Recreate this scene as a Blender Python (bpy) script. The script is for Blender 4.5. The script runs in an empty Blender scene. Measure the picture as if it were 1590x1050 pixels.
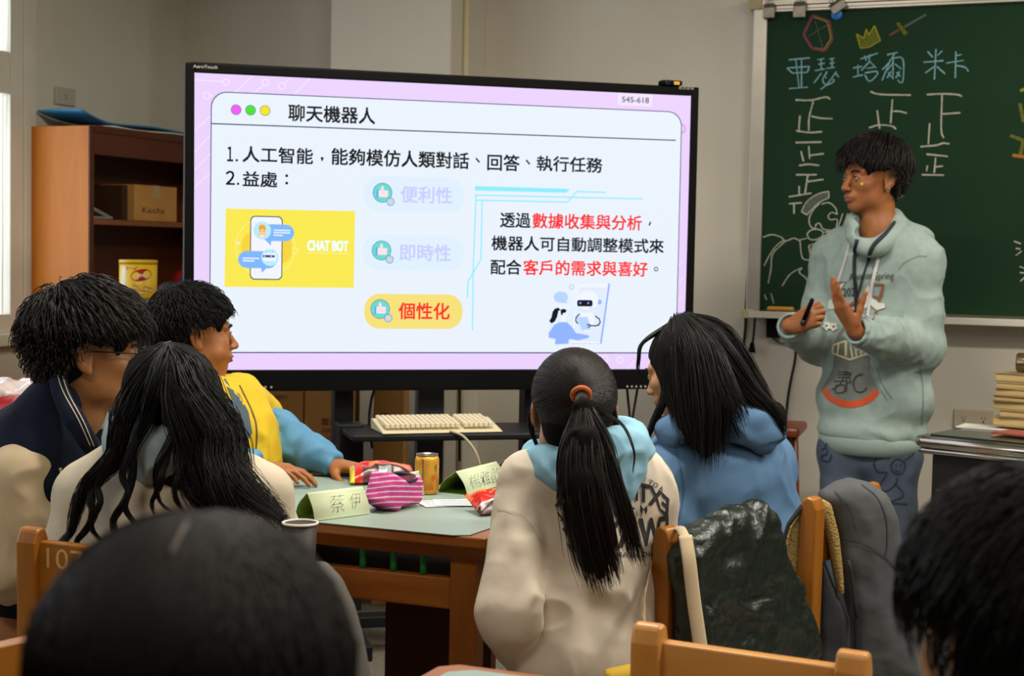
import bpy, bmesh, math, random
import numpy as np
from mathutils import Vector, Matrix, Quaternion
from mathutils.bvhtree import BVHTree
random.seed(7); RNG = np.random.default_rng(11)
SC = bpy.context.scene
COL = SC.collection

# ------------------------------------------------------------------ camera
FPX, CXP, CYP = 2400.0, 795.0, 525.0
YAW, PITCH, ROLL = math.radians(22.486), 0.0558, 0.0185
CAM = np.array([0.0, 0.0, 1.35])
_Fh = np.array([-math.sin(YAW), math.cos(YAW), 0]); _Rh = np.array([math.cos(YAW), math.sin(YAW), 0]); _U = np.array([0, 0, 1.0])
CF = math.cos(PITCH)*_Fh - math.sin(PITCH)*_U
_U0 = math.cos(PITCH)*_U + math.sin(PITCH)*_Fh
CR = math.cos(ROLL)*_Rh + math.sin(ROLL)*_U0
CU = math.cos(ROLL)*_U0 - math.sin(ROLL)*_Rh
cd = bpy.data.cameras.new('camera'); cam = bpy.data.objects.new('camera', cd); COL.objects.link(cam)
cam.matrix_world = Matrix(((CR[0], CU[0], -CF[0], CAM[0]), (CR[1], CU[1], -CF[1], CAM[1]), (CR[2], CU[2], -CF[2], CAM[2]), (0, 0, 0, 1)))
cd.sensor_width = 36.0; cd.lens = FPX/1590*36.0; cd.clip_start = 0.05
cd.dof.use_dof = True; cd.dof.focus_distance = 3.5; cd.dof.aperture_fstop = 6.3
SC.camera = cam
SC.view_settings.view_transform = 'Standard'; SC.view_settings.look = 'None'
SC.view_settings.exposure = 0.0; SC.view_settings.gamma = 1.0
SC.view_settings.use_curve_mapping = False
SC.cycles.use_denoising = True

# ------------------------------------------------------------------ daylight and room lamps
wd = bpy.data.worlds.new('daylight'); SC.world = wd; wd.use_nodes = True
wd.node_tree.nodes['Background'].inputs[0].default_value = (0.80, 0.90, 1.0, 1)
wd.node_tree.nodes['Background'].inputs[1].default_value = 4.0
CEIL_Z = 3.15
def area(name, loc, sx, sy, power, col, rot=(0, 0, 0)):
    l = bpy.data.lights.new(name, 'AREA'); l.shape = 'RECTANGLE'; l.size = sx; l.size_y = sy; l.energy = power; l.color = col
    o = bpy.data.objects.new(name, l); COL.objects.link(o); o.location = loc; o.rotation_euler = rot
    return o
WARM = (1.0, 0.94, 0.83)
LAMPS = [(-1.6, 0.6, 28), (-1.6, 3.3, 66), (0.9, 0.6, 28), (0.9, 3.4, 84), (0.9, 5.55, 46), (2.8, 2.4, 34)]
for lx, ly, pw in LAMPS:
    area('lamp_light', (lx, ly, CEIL_Z-0.13), 1.2, 0.25, pw, WARM)

# ------------------------------------------------------------------ pixel <-> place helpers (photo frame 1590 x 1050)
def ray(px, py): return CF + (px-CXP)/FPX*CR - (py-CYP)/FPX*CU
def W(px, py, d): return CAM + d*ray(px, py)
def onz(px, py, z): r = ray(px, py); return CAM + r*((z-CAM[2])/r[2])
def ony(px, py, y): r = ray(px, py); return CAM + r*((y-CAM[1])/r[1])
def onx(px, py, x): r = ray(px, py); return CAM + r*((x-CAM[0])/r[0])
def onp(px, py, c, n): r = ray(px, py); return CAM + r*(np.dot(c-CAM, n)/np.dot(r, n))
def proj(p):
    v = np.asarray(p)-CAM; d = v@CF
    return CXP+FPX*(v@CR)/d, CYP-FPX*(v@CU)/d

# ------------------------------------------------------------------ materials
def lin(h):
    if isinstance(h, tuple): return h
    h = h.lstrip('#'); c = [int(h[i:i+2], 16)/255 for i in (0, 2, 4)]
    return tuple(x/12.92 if x <= .04045 else ((x+.055)/1.055)**2.4 for x in c)
_M = {}
def mat(name, col, rough=.6, spec=.5, metal=0., noise=None, bump=None, wood=None, emit=0., sss=0., sheen=0., alpha=None, trans=0., coat=0., aniso=0.):
    if name in _M: return _M[name]
    m = bpy.data.materials.new(name); m.use_nodes = True; nt = m.node_tree; b = nt.nodes['Principled BSDF']
    c = lin(col)
    b.inputs['Base Color'].default_value = (*c, 1); b.inputs['Roughness'].default_value = rough
    b.inputs['Specular IOR Level'].default_value = spec; b.inputs['Metallic'].default_value = metal
    if coat: b.inputs['Coat Weight'].default_value = coat; b.inputs['Coat Roughness'].default_value = .25
    if sss: b.inputs['Subsurface Weight'].default_value = sss; b.inputs['Subsurface Radius'].default_value = (1, .35, .2); b.inputs['Subsurface Scale'].default_value = .006
    if sheen: b.inputs['Sheen Weight'].default_value = sheen
    if trans: b.inputs['Transmission Weight'].default_value = trans
    if aniso: b.inputs['Anisotropic'].default_value = aniso
    if emit:
        b.inputs['Emission Color'].default_value = (*c, 1); b.inputs['Emission Strength'].default_value = emit
        b.inputs['Base Color'].default_value = (0.0, 0.0, 0.0, 1); b.inputs['Roughness'].default_value = .35
        b.inputs['Specular IOR Level'].default_value = .2
    tc = None
    def coord(scale):
        nonlocal tc
        if tc is None: tc = nt.nodes.new('ShaderNodeTexCoord')
        mp = nt.nodes.new('ShaderNodeMapping'); nt.links.new(tc.outputs['Object'], mp.inputs[0]); mp.inputs['Scale'].default_value = scale if isinstance(scale, tuple) else (scale,)*3
        return mp.outputs[0]
    if wood:                                   # (second colour, scale tuple, amount)
        c2, sc_, am = wood; c2 = lin(c2)
        n = nt.nodes.new('ShaderNodeTexNoise'); n.inputs['Scale'].default_value = 1; n.inputs['Detail'].default_value = 6; n.inputs['Roughness'].default_value = .6; n.inputs['Distortion'].default_value = .6
        nt.links.new(coord(sc_), n.inputs['Vector'])
        r = nt.nodes.new('ShaderNodeValToRGB'); r.color_ramp.elements[0].position = .5-am/2; r.color_ramp.elements[1].position = .5+am/2
        r.color_ramp.elements[0].color = (*c2, 1); r.color_ramp.elements[1].color = (*c, 1)
        nt.links.new(n.outputs['Fac'], r.inputs[0]); nt.links.new(r.outputs[0], b.inputs['Base Color'])
    elif noise:                                # (second colour, scale)
        c2, sc_ = noise; c2 = lin(c2)
        n = nt.nodes.new('ShaderNodeTexNoise'); n.inputs['Scale'].default_value = 1; n.inputs['Detail'].default_value = 5
        nt.links.new(coord(sc_), n.inputs['Vector'])
        r = nt.nodes.new('ShaderNodeValToRGB'); r.color_ramp.elements[0].position = .35; r.color_ramp.elements[1].position = .65
        r.color_ramp.elements[0].color = (*c2, 1); r.color_ramp.elements[1].color = (*c, 1)
        nt.links.new(n.outputs['Fac'], r.inputs[0]); nt.links.new(r.outputs[0], b.inputs['Base Color'])
    if bump:                                   # (scale, strength, distance)
        n = nt.nodes.new('ShaderNodeTexNoise'); n.inputs['Scale'].default_value = 1; n.inputs['Detail'].default_value = 4
        nt.links.new(coord(bump[0]), n.inputs['Vector'])
        u = nt.nodes.new('ShaderNodeBump'); u.inputs['Strength'].default_value = bump[1]; u.inputs['Distance'].default_value = bump[2]
        nt.links.new(n.outputs['Fac'], u.inputs['Height']); nt.links.new(u.outputs[0], b.inputs['Normal'])
    _M[name] = m
    return m

# ------------------------------------------------------------------ mesh helpers
def fast_mesh(name, v, loops, starts, totals, mi=None, smooth=True):
    me = bpy.data.meshes.new(name); v = np.asarray(v, np.float32)
    me.vertices.add(len(v)); me.vertices.foreach_set('co', v.ravel())
    me.loops.add(len(loops)); me.loops.foreach_set('vertex_index', np.asarray(loops, np.int32))
    me.polygons.add(len(starts)); me.polygons.foreach_set('loop_start', np.asarray(starts, np.int32))
    try: me.polygons.foreach_set('loop_total', np.asarray(totals, np.int32))
    except Exception: pass
    if mi is not None: me.polygons.foreach_set('material_index', np.asarray(mi, np.int32))
    me.polygons.foreach_set('use_smooth', np.full(len(starts), smooth, bool))
    me.update(calc_edges=True); me.validate()
    return me
def quad_mesh(name, v, q, mi=None, smooth=True):
    q = np.asarray(q, np.int32).reshape(-1, 4)
    return fast_mesh(name, v, q.ravel(), np.arange(len(q))*4, np.full(len(q), 4), mi, smooth)
def link(name, me, mats, parent=None, loc=None, bevel=0., seg=2):
    o = bpy.data.objects.new(name, me); COL.objects.link(o)
    for m in (mats if isinstance(mats, (list, tuple)) else [mats]): me.materials.append(m)
    if parent is not None: o.parent = parent
    if loc is not None: o.location = [float(x) for x in loc]
    if bevel:
        b = o.modifiers.new('bevel', 'BEVEL'); b.width = bevel; b.segments = seg; b.limit_method = 'ANGLE'; b.angle_limit = math.radians(40)
    return o
def tag(o, label=None, cat=None, group=None, kind=None):
    if label: o['label'] = label
    if cat: o['category'] = cat
    if group: o['group'] = group
    if kind: o['kind'] = kind
    return o
def thing(name, label, cat, loc, rz=0., group=None):
    o = bpy.data.objects.new(name, None); COL.objects.link(o); o.location = [float(x) for x in loc]; o.rotation_euler = (0, 0, rz)
    o.empty_display_size = .05
    return tag(o, label, cat, group)
def copy_tree(o, parent=None):
    c = o.copy(); COL.objects.link(c)
    if parent is not None: c.parent = parent
    for ch in list(o.children): copy_tree(ch, c)
    return c

class MB:
    """collects shapes with a material index each, builds one mesh"""
    def __init__(s): s.v = []; s.f = []; s.m = []; s.sm = []
    def add(s, vs, fs, mi=0, smooth=False):
        o = len(s.v); s.v += [tuple(float(c) for c in p) for p in vs]
        for f in fs: s.f.append(tuple(i+o for i in f)); s.m.append(mi); s.sm.append(smooth)
        return s
    def box(s, lo, hi, mi=0, M=None):
        x0, y0, z0 = lo; x1, y1, z1 = hi
        vs = [(x0, y0, z0), (x1, y0, z0), (x1, y1, z0), (x0, y1, z0), (x0, y0, z1), (x1, y0, z1), (x1, y1, z1), (x0, y1, z1)]
        if M is not None: vs = [M @ Vector(p) for p in vs]
        return s.add(vs, [(3, 2, 1, 0), (4, 5, 6, 7), (0, 1, 5, 4), (1, 2, 6, 5), (2, 3, 7, 6), (3, 0, 4, 7)], mi)
    def prism(s, pts, axis, a, b, mi=0, M=None, smooth=False):
        """2-D outline pts extruded along axis 0/1/2 from a to b"""
        n = len(pts); vs = []
        for t in (a, b):
            for p in pts:
                q = [0, 0, 0]; q[axis] = t; q[(axis+1) % 3] = p[0]; q[(axis+2) % 3] = p[1]; vs.append(q)
        if M is not None: vs = [M @ Vector(p) for p in vs]
        fs = [tuple(range(n-1, -1, -1)), tuple(range(n, 2*n))]
        s.add(vs, fs, mi, False)
        o = len(s.v)-2*n
        for i in range(n):
            j = (i+1) % n; s.f.append((o+i, o+j, o+n+j, o+n+i)); s.m.append(mi); s.sm.append(smooth)
        return s
    def lathe(s, prof, c=(0, 0, 0), n=24, mi=0, M=None, smooth=True, cap=True):
        vs = []; fs = []
        for r, z in prof:
            for k in range(n):
                a = 2*math.pi*k/n; vs.append((c[0]+r*math.cos(a), c[1]+r*math.sin(a), c[2]+z))
        for i in range(len(prof)-1):
            for k in range(n):
                j = (k+1) % n; fs.append((i*n+k, i*n+j, (i+1)*n+j, (i+1)*n+k))
        if M is not None: vs = [M @ Vector(p) for p in vs]
        s.add(vs, fs, mi, smooth)
        if cap:
            o = len(s.v)-len(vs)
            s.f.append(tuple(o+k for k in range(n-1, -1, -1))); s.m.append(mi); s.sm.append(False)
            t = o+(len(prof)-1)*n
            s.f.append(tuple(t+k for k in range(n))); s.m.append(mi); s.sm.append(False)
        return s
    def tube(s, pts, r, n=8, mi=0, flat=1., up=None):
        pts = [np.array(p, float) for p in pts]; m = len(pts); vs = []; fs = []
        rr = r if hasattr(r, '__len__') else [r]*m
        nrm = None
        for i in range(m):
            t = pts[min(i+1, m-1)]-pts[max(i-1, 0)]; t /= np.linalg.norm(t)+1e-9
            if nrm is None:
                a = np.array(up, float) if up is not None else (np.array([0, 0, 1.]) if abs(t[2]) < .9 else np.array([1., 0, 0]))
                nrm = a-t*(a@t)
            else: nrm = nrm-t*(nrm@t)
            nrm /= np.linalg.norm(nrm)+1e-9; b = np.cross(t, nrm)
            for k in range(n):
                a = 2*math.pi*k/n; vs.append(pts[i]+rr[i]*(math.cos(a)*nrm*flat+math.sin(a)*b))
        for i in range(m-1):
            for k in range(n):
                j = (k+1) % n; fs.append((i*n+k, i*n+j, (i+1)*n+j, (i+1)*n+k))
        fs2 = [tuple(range(n-1, -1, -1)), tuple((m-1)*n+k for k in range(n))]
        s.add(vs, fs, mi, True); o = len(s.v)-len(vs)
        for f in fs2: s.f.append(tuple(i+o for i in f)); s.m.append(mi); s.sm.append(False)
        return s
    def sphere(s, c, r, mi=0, n=14, M=None):
        rx, ry, rz = r if hasattr(r, '__len__') else (r, r, r)
        prof = [(math.sin(math.pi*i/n), -math.cos(math.pi*i/n)) for i in range(n+1)]
        vs = []; fs = []; k2 = n*2
        for pr, z in prof:
            for k in range(k2):
                a = 2*math.pi*k/k2; vs.append((c[0]+rx*pr*math.cos(a), c[1]+ry*pr*math.sin(a), c[2]+rz*z))
        for i in range(n):
            for k in range(k2):
                j = (k+1) % k2; fs.append((i*k2+k, i*k2+j, (i+1)*k2+j, (i+1)*k2+k))
        if M is not None: vs = [M @ Vector(p) for p in vs]
        return s.add(vs, fs, mi, True)
    def build(s, name, mats, parent=None, loc=None, bevel=0., seg=2, local=None):
        v = np.array(s.v, float).reshape(-1, 3)
        if local is not None: v = v-np.array(local)
        tot = np.array([len(f) for f in s.f]); st = np.concatenate([[0], np.cumsum(tot)[:-1]])
        me = fast_mesh(name, v, [i for f in s.f for i in f], st, tot, s.m, False)
        me.polygons.foreach_set('use_smooth', np.array(s.sm, bool)) if len(s.sm) == len(me.polygons) else None
        bm = bmesh.new(); bm.from_mesh(me); bmesh.ops.remove_doubles(bm, verts=bm.verts, dist=1e-6); bmesh.ops.recalc_face_normals(bm, faces=bm.faces); bm.to_mesh(me); bm.free()
        o = link(name, me, mats, parent, loc, bevel, seg)
        return o
def catmull(P, n=8):
    P = [np.array(p, float) for p in P]; out = []
    Q = [2*P[0]-P[1]]+P+[2*P[-1]-P[-2]]
    for i in range(1, len(Q)-2):
        for k in range(n):
            t = k/n; a, b, c, d = Q[i-1], Q[i], Q[i+1], Q[i+2]
            out.append(.5*((2*b)+(-a+c)*t+(2*a-5*b+4*c-d)*t*t+(-a+3*b-3*c+d)*t**3))
    out.append(P[-1]); return out
_TXT = {}
def text_geo(s, bold=0.):
    """flat glyph outline mesh of a string: (verts 2-D with unit em size, faces)"""
    key = (s, bold)
    if key in _TXT: return _TXT[key]
    c = bpy.data.curves.new('txt', 'FONT'); c.body = s; c.size = 1; c.offset = bold; c.resolution_u = 3
    o = bpy.data.objects.new('txt', c); COL.objects.link(o)
    dg = bpy.context.evaluated_depsgraph_get(); me = o.evaluated_get(dg).to_mesh()
    v = np.array([x.co[:2] for x in me.vertices]).reshape(-1, 2); f = [tuple(p.vertices) for p in me.polygons]
    o.evaluated_get(dg).to_mesh_clear(); bpy.data.objects.remove(o); bpy.data.curves.remove(c)
    _TXT[key] = (v, f); return v, f
def text_fit(s, x0, x1, y0, y1, bold=0., mirror=False, keep=False):
    """glyphs scaled to fill the 2-D rectangle x0..x1 (right) by y0..y1 (up)"""
    v, f = text_geo(s, bold); lo = v.min(0); hi = v.max(0); w = v-lo
    w = w/(hi-lo)
    if mirror: w[:, 0] = 1-w[:, 0]; f = [tuple(reversed(q)) for q in f]
    return np.stack([x0+w[:, 0]*(x1-x0), y0+w[:, 1]*(y1-y0)], 1), f
# ------------------------------------------------------------------ value noise (numpy)
_LAT = np.random.default_rng(5).random((32, 32, 32)).astype(np.float32)
def vnoise(p):
    p = np.asarray(p, np.float32); i = np.floor(p).astype(np.int64); f = p-i; f = f*f*(3-2*f); i &= 31; j = (i+1) & 31
    def g(a, b, c): return _LAT[a[:, 0], b[:, 1], c[:, 2]]
    x, y, z = f[:, 0], f[:, 1], f[:, 2]
    c00 = g(i, i, i)*(1-x)+g(j, i, i)*x; c10 = g(i, j, i)*(1-x)+g(j, j, i)*x
    c01 = g(i, i, j)*(1-x)+g(j, i, j)*x; c11 = g(i, j, j)*(1-x)+g(j, j, j)*x
    return (c00*(1-y)+c10*y)*(1-z)+(c01*(1-y)+c11*y)*z
def fbm(p, o=3):
    s = 0; a = .5; p = np.asarray(p, np.float32)
    for k in range(o): s = s+a*(vnoise(p)-.5)*2; p = p*2.03+7.7; a *= .5
    return s
def ridge(p): return 1-np.abs(vnoise(p)*2-1)*2
def unit(v): v = np.asarray(v, float); return v/(np.linalg.norm(v)+1e-12)

# ------------------------------------------------------------------ smooth-union solids meshed with surface nets
class SDF:
    def __init__(s, lo, hi, h):
        s.h = h; s.lo = np.array(lo, float); n = np.ceil((np.array(hi)-s.lo)/h).astype(int)+1; s.n = n
        s.f = np.full(n, .06, np.float32)
    def _win(s, lo, hi):
        a = np.clip(np.floor((np.array(lo)-s.lo)/s.h).astype(int), 0, s.n); b = np.clip(np.ceil((np.array(hi)-s.lo)/s.h).astype(int)+1, 0, s.n)
        if np.any(b <= a): return None, None
        ax = [(s.lo[i]+s.h*np.arange(a[i], b[i])).astype(np.float32) for i in range(3)]
        g = np.stack(np.meshgrid(*ax, indexing='ij'), -1)
        return (slice(a[0], b[0]), slice(a[1], b[1]), slice(a[2], b[2])), g
    def _mix(s, w, d, k, op):
        a = s.f[w]
        if op == 'add': h = np.maximum(k-np.abs(a-d), 0)/max(k, 1e-6); s.f[w] = np.minimum(a, d)-h*h*k*.25
        else: d = -d; h = np.maximum(k-np.abs(a-d), 0)/max(k, 1e-6); s.f[w] = np.maximum(a, d)+h*h*k*.25
    def ell(s, c, r, rot=None, k=.02, op='add'):
        c = np.array(c, float); r = np.array(r if hasattr(r, '__len__') else (r,)*3, float); m = r.max()+k+2*s.h+.005
        w, g = s._win(c-m, c+m)
        if w is None: return s
        p = g-c.astype(np.float32)
        if rot is not None: p = p @ np.asarray(rot, np.float32)      # columns of rot are the local axes
        q = p/r.astype(np.float32); k0 = np.sqrt((q*q).sum(-1)); k1 = np.sqrt(((q/r.astype(np.float32))**2).sum(-1))
        s._mix(w, k0*(k0-1)/np.maximum(k1, 1e-5), k, op); return s
    def cap(s, a, b, ra, rb=None, k=.02, op='add', flat=None):
        """tapered capsule; flat=(axis vector, factor) squashes it along that axis"""
        a = np.array(a, float); b = np.array(b, float); rb = ra if rb is None else rb; m = max(ra, rb)*(1 if flat is None else max(1, 1/min(1, flat[1])))+k+2*s.h+.005
        w, g = s._win(np.minimum(a, b)-m, np.maximum(a, b)+m)
        if w is None: return s
        g = g.astype(np.float32); d = (b-a).astype(np.float32); p = g-a.astype(np.float32)
        t = np.clip((p@d)/max(float(d@d), 1e-9), 0, 1); v = p-t[..., None]*d
        if flat is not None:
            u = unit(flat[0]).astype(np.float32); c = v@u; v = v+(c*(1/flat[1]-1))[..., None]*u
        s._mix(w, np.sqrt((v*v).sum(-1))-(ra+(rb-ra)*t), k, op); return s
    def chain(s, pts, rs, k=.02, op='add', flat=None):
        for i in range(len(pts)-1): s.cap(pts[i], pts[i+1], rs[i], rs[i+1], k, op, flat)
        return s
    def box(s, c, r, rot=None, rd=.01, k=.01, op='add'):
        c = np.array(c, float); r = np.array(r, float); m = np.linalg.norm(r)+k+2*s.h
        w, g = s._win(c-m, c+m)
        if w is None: return s
        p = g-c.astype(np.float32)
        if rot is not None: p = p @ np.asarray(rot, np.float32)
        q = np.abs(p)-(r-rd).astype(np.float32)
        d = np.sqrt((np.maximum(q, 0)**2).sum(-1))+np.minimum(q.max(-1), 0)-rd
        s._mix(w, d, k, op); return s
    def plane(s, p, n, k=.004):
        """cuts away everything on the side the normal points to"""
        n = unit(n); ax = [(s.lo[i]+s.h*np.arange(s.n[i])).astype(np.float32) for i in range(3)]
        d = (ax[0][:, None, None]-p[0])*n[0]+(ax[1][None, :, None]-p[1])*n[1]+(ax[2][None, None, :]-p[2])*n[2]
        a = s.f; d = d.astype(np.float32); h = np.maximum(k-np.abs(a-d), 0)/k; s.f = np.maximum(a, d)+h*h*k*.25; return s
    def cutdisk(s, c, n, R, depth=.3):
        """cuts a flat-ended cylinder (radius R) away beyond point c along n"""
        c = np.array(c, float); n = unit(n); m = R+depth
        w, g = s._win(c-m, c+m)
        if w is None: return s
        p = g-c.astype(np.float32); t = p@n.astype(np.float32); r = np.sqrt(np.maximum((p*p).sum(-1)-t*t, 0))
        d = np.maximum(np.maximum(-t, t-depth), r-R); s._mix(w, d, .003, 'sub'); return s
    def nets(s):
        f = np.pad(s.f, 1, constant_values=.05); n = f.shape; ins = f < 0
        cnt = np.zeros([x-1 for x in n], np.uint8)
        C8 = [(i, j, k) for i in (0, 1) for j in (0, 1) for k in (0, 1)]
        for i, j, k in C8: cnt += ins[i:n[0]-1+i, j:n[1]-1+j, k:n[2]-1+k]
        act = np.argwhere((cnt > 0) & (cnt < 8)); idx = np.full(cnt.shape, -1, np.int32); idx[tuple(act.T)] = np.arange(len(act))
        val = np.stack([f[act[:, 0]+i, act[:, 1]+j, act[:, 2]+k] for i, j, k in C8], 1)
        acc = np.zeros((len(act), 3)); num = np.zeros(len(act))
        for a in range(8):
            for b in range(a+1, 8):
                ca, cb = np.array(C8[a]), np.array(C8[b])
                if np.abs(ca-cb).sum() != 1: continue
                x, y = val[:, a], val[:, b]; m = (x < 0) != (y < 0); t = np.where(m, x/np.where(m, x-y, 1), 0)
                acc += m[:, None]*(ca+t[:, None]*(cb-ca)); num += m
        v = (act+acc/num[:, None]-1)*s.h+s.lo
        quads = []
        for ax in range(3):
            sl0 = [slice(None)]*3; sl1 = [slice(None)]*3; sl0[ax] = slice(0, -1); sl1[ax] = slice(1, None)
            A = ins[tuple(sl0)]; B = ins[tuple(sl1)]; e = np.argwhere(A != B)
            u, w = (ax+1) % 3, (ax+2) % 3
            ok = (e[:, u] > 0) & (e[:, w] > 0) & (e[:, u] < n[u]-1) & (e[:, w] < n[w]-1); e = e[ok]
            def cell(du, dw):
                q = e.copy(); q[:, u] -= du; q[:, w] -= dw; return idx[q[:, 0], q[:, 1], q[:, 2]]
            q = np.stack([cell(1, 1), cell(0, 1), cell(0, 0), cell(1, 0)], 1)
            fl = ~A[e[:, 0], e[:, 1], e[:, 2]]; q[fl] = q[fl][:, ::-1]; quads.append(q)
        q = np.concatenate(quads); q = q[(q >= 0).all(1)]
        return v, q
def vnormals(v, q):
    a = v[q[:, 2]]-v[q[:, 0]]; b = v[q[:, 3]]-v[q[:, 1]]; fn = np.cross(a, b); n = np.zeros_like(v)
    for i in range(4): np.add.at(n, q[:, i], fn)
    return n/(np.linalg.norm(n, axis=1, keepdims=True)+1e-12)
def relax(v, q, it=2, amt=.5):
    for _ in range(it):
        a = np.zeros_like(v); c = np.zeros(len(v))
        for i in range(4):
            j = (i+1) % 4; np.add.at(a, q[:, i], v[q[:, j]]); np.add.at(c, q[:, i], 1); np.add.at(a, q[:, j], v[q[:, i]]); np.add.at(c, q[:, j], 1)
        v = v+amt*(a/np.maximum(c, 1)[:, None]-v)
    return v
def biggest(v, q, keep=.03):
    """drops loose crumbs smaller than a share of the surface"""
    lab = np.arange(len(v))
    for _ in range(400):
        m = lab[q].min(1); new = lab.copy()
        for i in range(4): np.minimum.at(new, q[:, i], m)
        new = new[new]
        if (new == lab).all(): break
        lab = new
    ids, cnt = np.unique(lab, return_counts=True); ok = np.isin(lab, ids[cnt >= keep*len(v)])
    ix = np.cumsum(ok)-1; q = q[ok[q].all(1)]; return v[ok], ix[q]
def solid(sdf, name, mats, parent, disp=None, mi=None, it=2, loc=None, keep=.03):
    """surface of an SDF as one mesh object under parent; disp(v, n) adds an offset along the normal; mi(v_center) picks materials"""
    v, q = sdf.nets(); v, q = biggest(v, q, keep); v = relax(v, q, it)
    if disp is not None:
        n = vnormals(v, q); v = v+n*disp(v, n)[:, None]
    m = mi(v[q].mean(1)) if mi is not None else None
    me = quad_mesh(name, v, q, m)
    o = link(name, me, mats, parent, loc)
    return o

# ------------------------------------------------------------------ hair strands: thin tapered tubes, one mesh
def strand_mesh(name, P, R, mats, parent, sides=3, loc=None):
    P = np.asarray(P, float); S, N, _ = P.shape
    R = np.asarray(R, float); R = np.broadcast_to(R if R.ndim == 2 else R[None, :], (S, N))
    T = np.empty_like(P); T[:, 1:-1] = P[:, 2:]-P[:, :-2]; T[:, 0] = P[:, 1]-P[:, 0]; T[:, -1] = P[:, -1]-P[:, -2]
    T /= np.linalg.norm(T, axis=2, keepdims=True)+1e-9
    ref = np.where(np.abs(T[..., 2:3]) < .8, np.array([0, 0, 1.]), np.array([1., 0, 0])); ref = np.broadcast_to(ref[:, :1], T.shape)*1.0
    ref = ref+np.array([.31, .17, .05])
    A = np.cross(T, ref); A /= np.linalg.norm(A, axis=2, keepdims=True)+1e-9; B = np.cross(T, A)
    V = np.stack([P+R[..., None]*(math.cos(2*math.pi*k/sides)*A+math.sin(2*math.pi*k/sides)*B) for k in range(sides)], 2)
    s, i, k = np.meshgrid(np.arange(S), np.arange(N-1), np.arange(sides), indexing='ij')
    b = (s*N+i)*sides; k2 = (k+1) % sides
    q = np.stack([b+k, b+k2, b+sides+k2, b+sides+k], -1).reshape(-1, 4)
    me = quad_mesh(name, V.reshape(-1, 3), q)
    return link(name, me, mats, parent, loc)
def taper(N, r, tip=.25, start=1.): t = np.linspace(0, 1, N); return r*(start+(1-start)*np.minimum(t*4, 1))*np.where(t < .6, 1, 1-(1-tip)*(t-.6)/.4)
def lock_paths(guides, rng, N=22):
    """guides: list of (control points, bundle radius list, count, wave amplitude, waves) -> paths [S,N,3]"""
    out = []
    for g in guides:
        pts, br, cnt = g[0], g[1], g[2]; wa = g[3] if len(g) > 3 else 0; wf = g[4] if len(g) > 4 else 2; fl = g[5] if len(g) > 5 else None
        c = np.array(catmull(pts, 10)); L = np.concatenate([[0], np.cumsum(np.linalg.norm(np.diff(c, axis=0), axis=1))]); L /= L[-1]
        u = np.linspace(0, 1, N)
        for k in range(cnt):
            endt = 1-rng.random()**2*.25; t = u*endt
            p = np.stack([np.interp(t, L, c[:, i]) for i in range(3)], 1); r = np.interp(t, np.linspace(0, 1, len(br)), br)
            o = rng.normal(size=3); o *= rng.random()**(1/2.5)/np.linalg.norm(o)
            if fl is not None: o = o-(1-fl)*(o@_Fh)*_Fh
            ph = rng.random()*.9; w = wa*np.clip(t*2.2, 0, 1)
            drift = rng.normal(size=3)*.12
            p = p+o[None]*r[:, None]+drift*r[:, None]*t[:, None]
            ax = unit(np.array([rng.normal()*.4+1, rng.normal()*.4, rng.normal()*.2])); ay = unit(np.cross(ax, [0, 0, 1]))
            p = p+(w*np.sin(2*math.pi*wf*t+ph))[:, None]*ax+(w*np.cos(2*math.pi*wf*t+ph))[:, None]*ay*.7
            out.append(p)
    return np.array(out)
# ================================================================== THE SETTING
WALL_Y, LEFT_X, RIGHT_X, BACK_Y = 6.27, -4.314, 3.9, -1.6
BOARD_Y = 6.23
M_wall = mat('wall_paint', '#d0c8b8', .75, .3, noise=('#c6beae', 1.3), bump=(60, .08, .002))
M_wall_l = mat('wall_paint_left', '#ccc5b4', .75, .3, noise=('#c3bcab', 1.3), bump=(60, .08, .002))
M_ceil = mat('ceiling_paint', '#b3aea2', .8, .2, noise=('#a9a498', 1.0)); M_rear = mat('rear_wall_low_bounce', '#5e564a', .7, .3, noise=('#544c41', 1.2))  # unseen right and back walls get a dark colour to cut bounced light
M_floor = mat('terrazzo', '#7d776a', .45, .5, noise=('#5f5a50', (70, 70, 70)))
M_cream = mat('cream_paint', '#d6d0c0', .5, .4, noise=('#c9c3b3', 3))
M_alu = mat('brushed_aluminium', '#b9b2a6', .38, .5, metal=.6, noise=('#b0a99d', (2, 2, 6)))
M_black = mat('black_plastic', '#040404', .6, .12)
M_black_metal = mat('black_metal', '#0e0f11', .5, .3)
M_chrome = mat('chrome', '#d8d2c8', .16, .5, metal=1.)
M_steel = mat('dull_steel', '#8c857a', .4, .5, metal=.7, noise=('#756e63', 30))
M_cable = mat('black_cable', '#0b0b0c', .5, .4)

def struct(mb, name, m, **k):
    o = mb.build(name, m, **k); o['kind'] = 'structure'; return o
struct(MB().box((LEFT_X-.2, BACK_Y-.2, -.1), (RIGHT_X+.2, WALL_Y+.2, 0)), 'floor', M_floor)
struct(MB().box((LEFT_X-.2, BACK_Y-.2, CEIL_Z), (RIGHT_X+.2, WALL_Y+.2, CEIL_Z+.1)), 'ceiling', M_ceil)
struct(MB().box((LEFT_X-.2, WALL_Y, 0), (RIGHT_X+.2, WALL_Y+.15, CEIL_Z)), 'wall_front', M_wall)
struct(MB().box((RIGHT_X, BACK_Y-.2, 0), (RIGHT_X+.15, WALL_Y, CEIL_Z)), 'wall_right', M_rear)
struct(MB().box((LEFT_X-.2, BACK_Y-.15, 0), (RIGHT_X+.15, BACK_Y, CEIL_Z)), 'wall_back', M_rear)
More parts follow.
